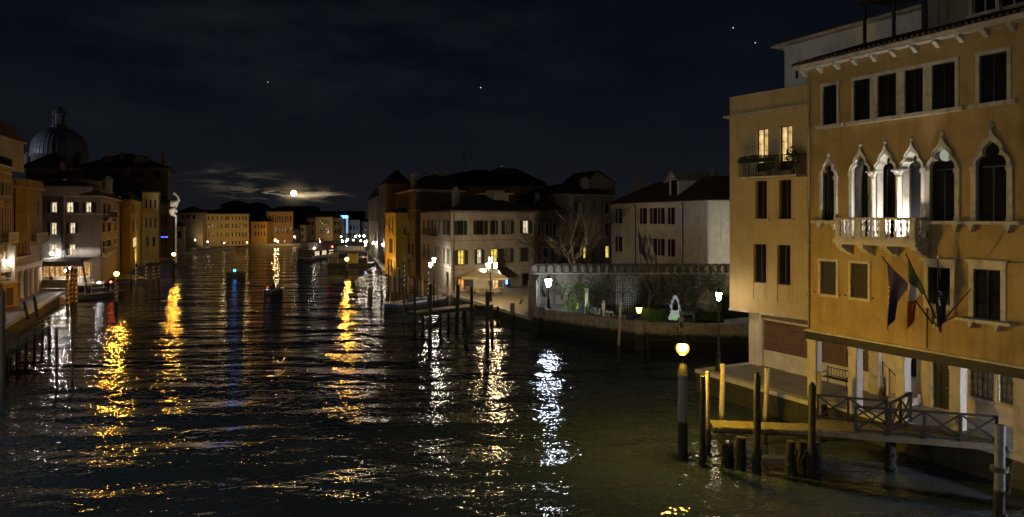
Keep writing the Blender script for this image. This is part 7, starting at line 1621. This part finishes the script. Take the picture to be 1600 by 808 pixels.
# ================================================================== lamps and poles of the left bank
channel_lamp('striped pile with an orange globe lamp in the water before the hotel', 182, 488.5, 440, 428, 440, .31, striped=True, rp=.19)
channel_lamp('orange navigation lamp on a plain pile below the sculpture', 271.5, 440, 408, 397.5, 480, .34, mat=PILE_D, rp=.2)
OR = rough('orange_stripe_paint', (.32, .17, .05), .6, .2, 6, 0)
for lab, x, yb, yt in (('black and orange striped pole, left of three at the quay steps', 105.5, 487, 420), ('black and orange striped pole, middle of three at the quay steps', 112.5, 484, 419), ('black and orange striped pole, right of three at the quay steps', 118.5, 484, 421)): striped(lab, x, yb, yt, 5, .1, OR)
for lab, x, yb in (('striped pole before the left row, leftmost of four', 213, 457), ('striped pole before the left row, second of four', 229, 456), ('striped pole before the left row, third of four', 240, 455), ('striped pole before the left row, rightmost of four', 248.5, 453)): striped(lab, x, yb, 413 + (x - 213) * -.06, 3.2, .35, STW)
pile('thin dark pile standing left in the silvery reflections', 88.5, 606, 513, 4, PILE_D, 88.5, 'left canal piles')
pile('thin dark pile standing right in the silvery reflections', 113, 596, 497, 3.5, PILE_D, 113, 'left canal piles')
pile('leaning dark pile before the awning at the left quay', 137, 462, 405, 3, PILE_D, 128, 'left canal piles')
pile('big dark round headed pile at the left edge of the picture', 3, 625, 458, 9, PILE_D, 3, 'left canal piles', point=True)
pile('leaning post on the left quay edge, left of two', 43, 494, 471, 4.5, PILE_D, 37.5, 'left quay posts', zb=LZ, under=.3)
pile('leaning post on the left quay edge, right of two', 58, 491, 463, 4.5, PILE_D, 53.5, 'left quay posts', zb=LZ, under=.3)
pile('plain brown post behind the boat at the left quay', 205, 452, 418, 2.5, PILE, 205, 'left canal piles')
# left jetty with railing
lj = thing('landing_stage', 'dark timber jetty with a two bar railing in the left foreground', 'jetty', (AX(0, 45), 45, 1.4)); LJ = Plane((AX(-45, 41), 41), (AX(76, 57), 57)); o = lj.location
k = 0.0; lm = MB().box((0, 0, 0), (.36, 2.6, .09)).mesh('plank', WOODD)
while k < LJ.W - .3: link('plank', lm, lj, LJ.w(k, 0, 1.32) - o, LJ.rz); k += .38
MB().box((0, -.02, 0), (LJ.W, .12, .26)).build('edge_beam', WOODD, lj, LJ.w(0, 0, 1.04) - o, LJ.rz)
np_ = 9
for k in range(np_):
    u_ = LJ.W * k / (np_ - 1); MB().tube([(0, 0, -2.8), (0, 0, 1.25)], .10, 7).build('railing_post', WOODD, lj, LJ.w(u_, -.06, 1.4) - o)
for z in (.42, .8, 1.15): MB().box((0, -.05, 0), (LJ.W, .02, .11)).build('rail', WOOD, lj, LJ.w(0, -.16, 1.4 + z) - o, LJ.rz)
for k in range(8): MB().tube([(0, 0, -2.8), (0, 0, 0)], .14, 7).build('support_pile', WOODD, lj, LJ.w(.8 + k * LJ.W / 8.2, 1.6, 1.35) - o)
# ================================================================== people
def person(name, label, pos, h, rz, pose, col, legc, group='people on the quay', skin=(.22, .13, .09)):
    t = thing('person', label, 'person', tuple(pos), rz, group); k = h / 1.75
    V = {'pel': (0, 0, .92), 'ch': (0, 0, 1.28), 'nk': (0, .0, 1.47), 'hd': (0, .02, 1.58), 'tp': (0, .02, 1.74)}
    if pose == 'walk': LG = [((.09, 0, .9), (.11, .12, .5), (.11, -.05, .08), (.11, .12, .03)), ((-.09, 0, .9), (-.11, .05, .5), (-.11, -.28, .12), (-.11, -.14, .03))]; AM = [((.19, 0, 1.4), (.24, -.12, 1.14), (.23, .02, .92), (.23, .08, .84)), ((-.19, 0, 1.4), (-.24, .1, 1.14), (-.22, .22, .94), (-.22, .28, .87))]
    elif pose == 'sit': V = {'pel': (0, 0, .45), 'ch': (0, .04, .80), 'nk': (0, .06, .99), 'hd': (0, .10, 1.10), 'tp': (0, .1, 1.26)}; LG = [((.09, 0, .45), (.12, .42, .48), (.12, .45, .08), (.12, .58, .04)), ((-.09, 0, .45), (-.12, .42, .48), (-.12, .45, .08), (-.12, .58, .04))]; AM = [((.19, .04, .92), (.25, .08, .68), (.16, .28, .6), (.12, .34, .6)), ((-.19, .04, .92), (-.25, .08, .68), (-.16, .28, .6), (-.12, .34, .6))]
    else: LG = [((.09, 0, .9), (.12, .03, .5), (.13, -.02, .08), (.14, .14, .03)), ((-.09, 0, .9), (-.12, .03, .5), (-.13, -.02, .08), (-.14, .14, .03))]; AM = [((.19, 0, 1.4), (.27, .02, 1.14), (.22, .12, .95), (.18, .18, .93)), ((-.19, 0, 1.4), (-.27, .02, 1.14), (-.22, .12, .95), (-.18, .18, .93))]
    vs = [V['pel'], V['ch'], V['nk'], V['hd'], V['tp']]; es = [(0, 1), (1, 2), (2, 3), (3, 4)]; rr = [.15, .18, .065, .10, .075]
    for L3 in LG:
        p = 0
        for q, r_ in zip(L3, (.10, .075, .05, .045)): vs.append(q); es.append((p, len(vs) - 1)); p = len(vs) - 1; rr.append(r_)
    for L3 in AM:
        p = 1
        for q, r_ in zip(L3, (.07, .055, .04, .035)): vs.append(q); es.append((p, len(vs) - 1)); p = len(vs) - 1; rr.append(r_)
    me = bpy.data.meshes.new('body'); me.from_pydata([tuple(c * k for c in v) for v in vs], es, []); me.materials.append(col); o = link('body', me, t)
    md = o.modifiers.new('skin', 'SKIN'); sv = me.skin_vertices[0].data
    for i, r_ in enumerate(rr): sv[i].radius = (r_ * k, r_ * k * .85)
    sv[0].use_root = True; ss = o.modifiers.new('sub', 'SUBSURF'); ss.levels = 1; ss.render_levels = 1
    hd = Vector(V['hd']) * k
    MB().lathe([(.02, -.10 * k), (.08 * k, -.05 * k), (.098 * k, .03 * k), (.08 * k, .11 * k), (0, .15 * k)], tuple(hd + Vector((0, .005, 0))), 10).build('head', rough('skin_tone', skin, .6, .1, 5, 0), t)
    MB().lathe([(.104 * k, .03 * k), (.09 * k, .12 * k), (.05 * k, .16 * k), (0, .17 * k)], tuple(hd + Vector((0, -.015, 0))), 10).build('hair', BLACK, t)
    return t
COAT = rough('black_coat', (.012, .012, .014), .85, .2, 5, 0); COATG = rough('pale_grey_coat', (.22, .21, .19), .85, .2, 5, 0); COATR = rough('reddish_jacket', (.16, .05, .03), .85, .2, 5, 0)
person('p', 'person in dark clothes walking alone on the left quay towards the cafe', G(80, 447.5, LZ), 1.55, .2, 'walk', COAT, COAT)
person('p', 'person in a black jacket standing by the striped poles on the left quay', G(100.5, 441.5, LZ), 1.5, 2.4, 'stand', COAT, COAT)
person('p', 'person in pale clothes beside the black jacketed one on the left quay', G(96.5, 443.5, LZ), 1.45, 1.0, 'walk', COATG, COATG)
for lab, dx, m_ in (('person in dark clothes sitting in the front of the small open boat', 2.2, COAT), ('person in a pale jacket sitting in the middle of the small open boat', 3.1, COATG)):
    p = b1_.location + Vector((math.cos(b1_.rotation_euler.z) * dx, math.sin(b1_.rotation_euler.z) * dx, .28)); person('p', lab, p, 1.75, 1.2, 'sit', m_, m_, 'people in the small boat')
# ================================================================== moon, stars
mo = MB(); mo.lathe([(0 + 11 * math.sin(PI * i / 16), -11 * math.cos(PI * i / 16)) for i in range(17)], (0, 0, 0), 32)
tag(mo.build('moon', emis('moon_light', (1, .86, .60), 5.0), None, tuple(MOON * 2700 + Vector((0, 0, CH)))), 'bright full moon low in the clouds over the far bend', 'moon')
for lab, x, y, st in (('faint star high above the moon', 418.5, 128.5, 2.2), ('star in the upper middle of the sky', 751, 137, 3.5), ('upper star of the pair left of the roof terrace', 1145.5, 43.5, 3.5), ('lower star of the pair left of the roof terrace', 1180, 67, 3.0), ('dim star just above the dark ridge in the middle', 784, 259.5, .35)):
    d = Vector(((x - 800) / F, 1, (HY - y) / F)).normalized(); r = 2.1; s = MB(); s.lathe([(0, -r), (r, 0), (0, r)], (0, 0, 0), 8)
    tag(s.build('star', emis('star_%g' % st, (.85, .92, 1), st * .4), None, tuple(d * 2700 + Vector((0, 0, CH)))), lab, 'star', 'stars')
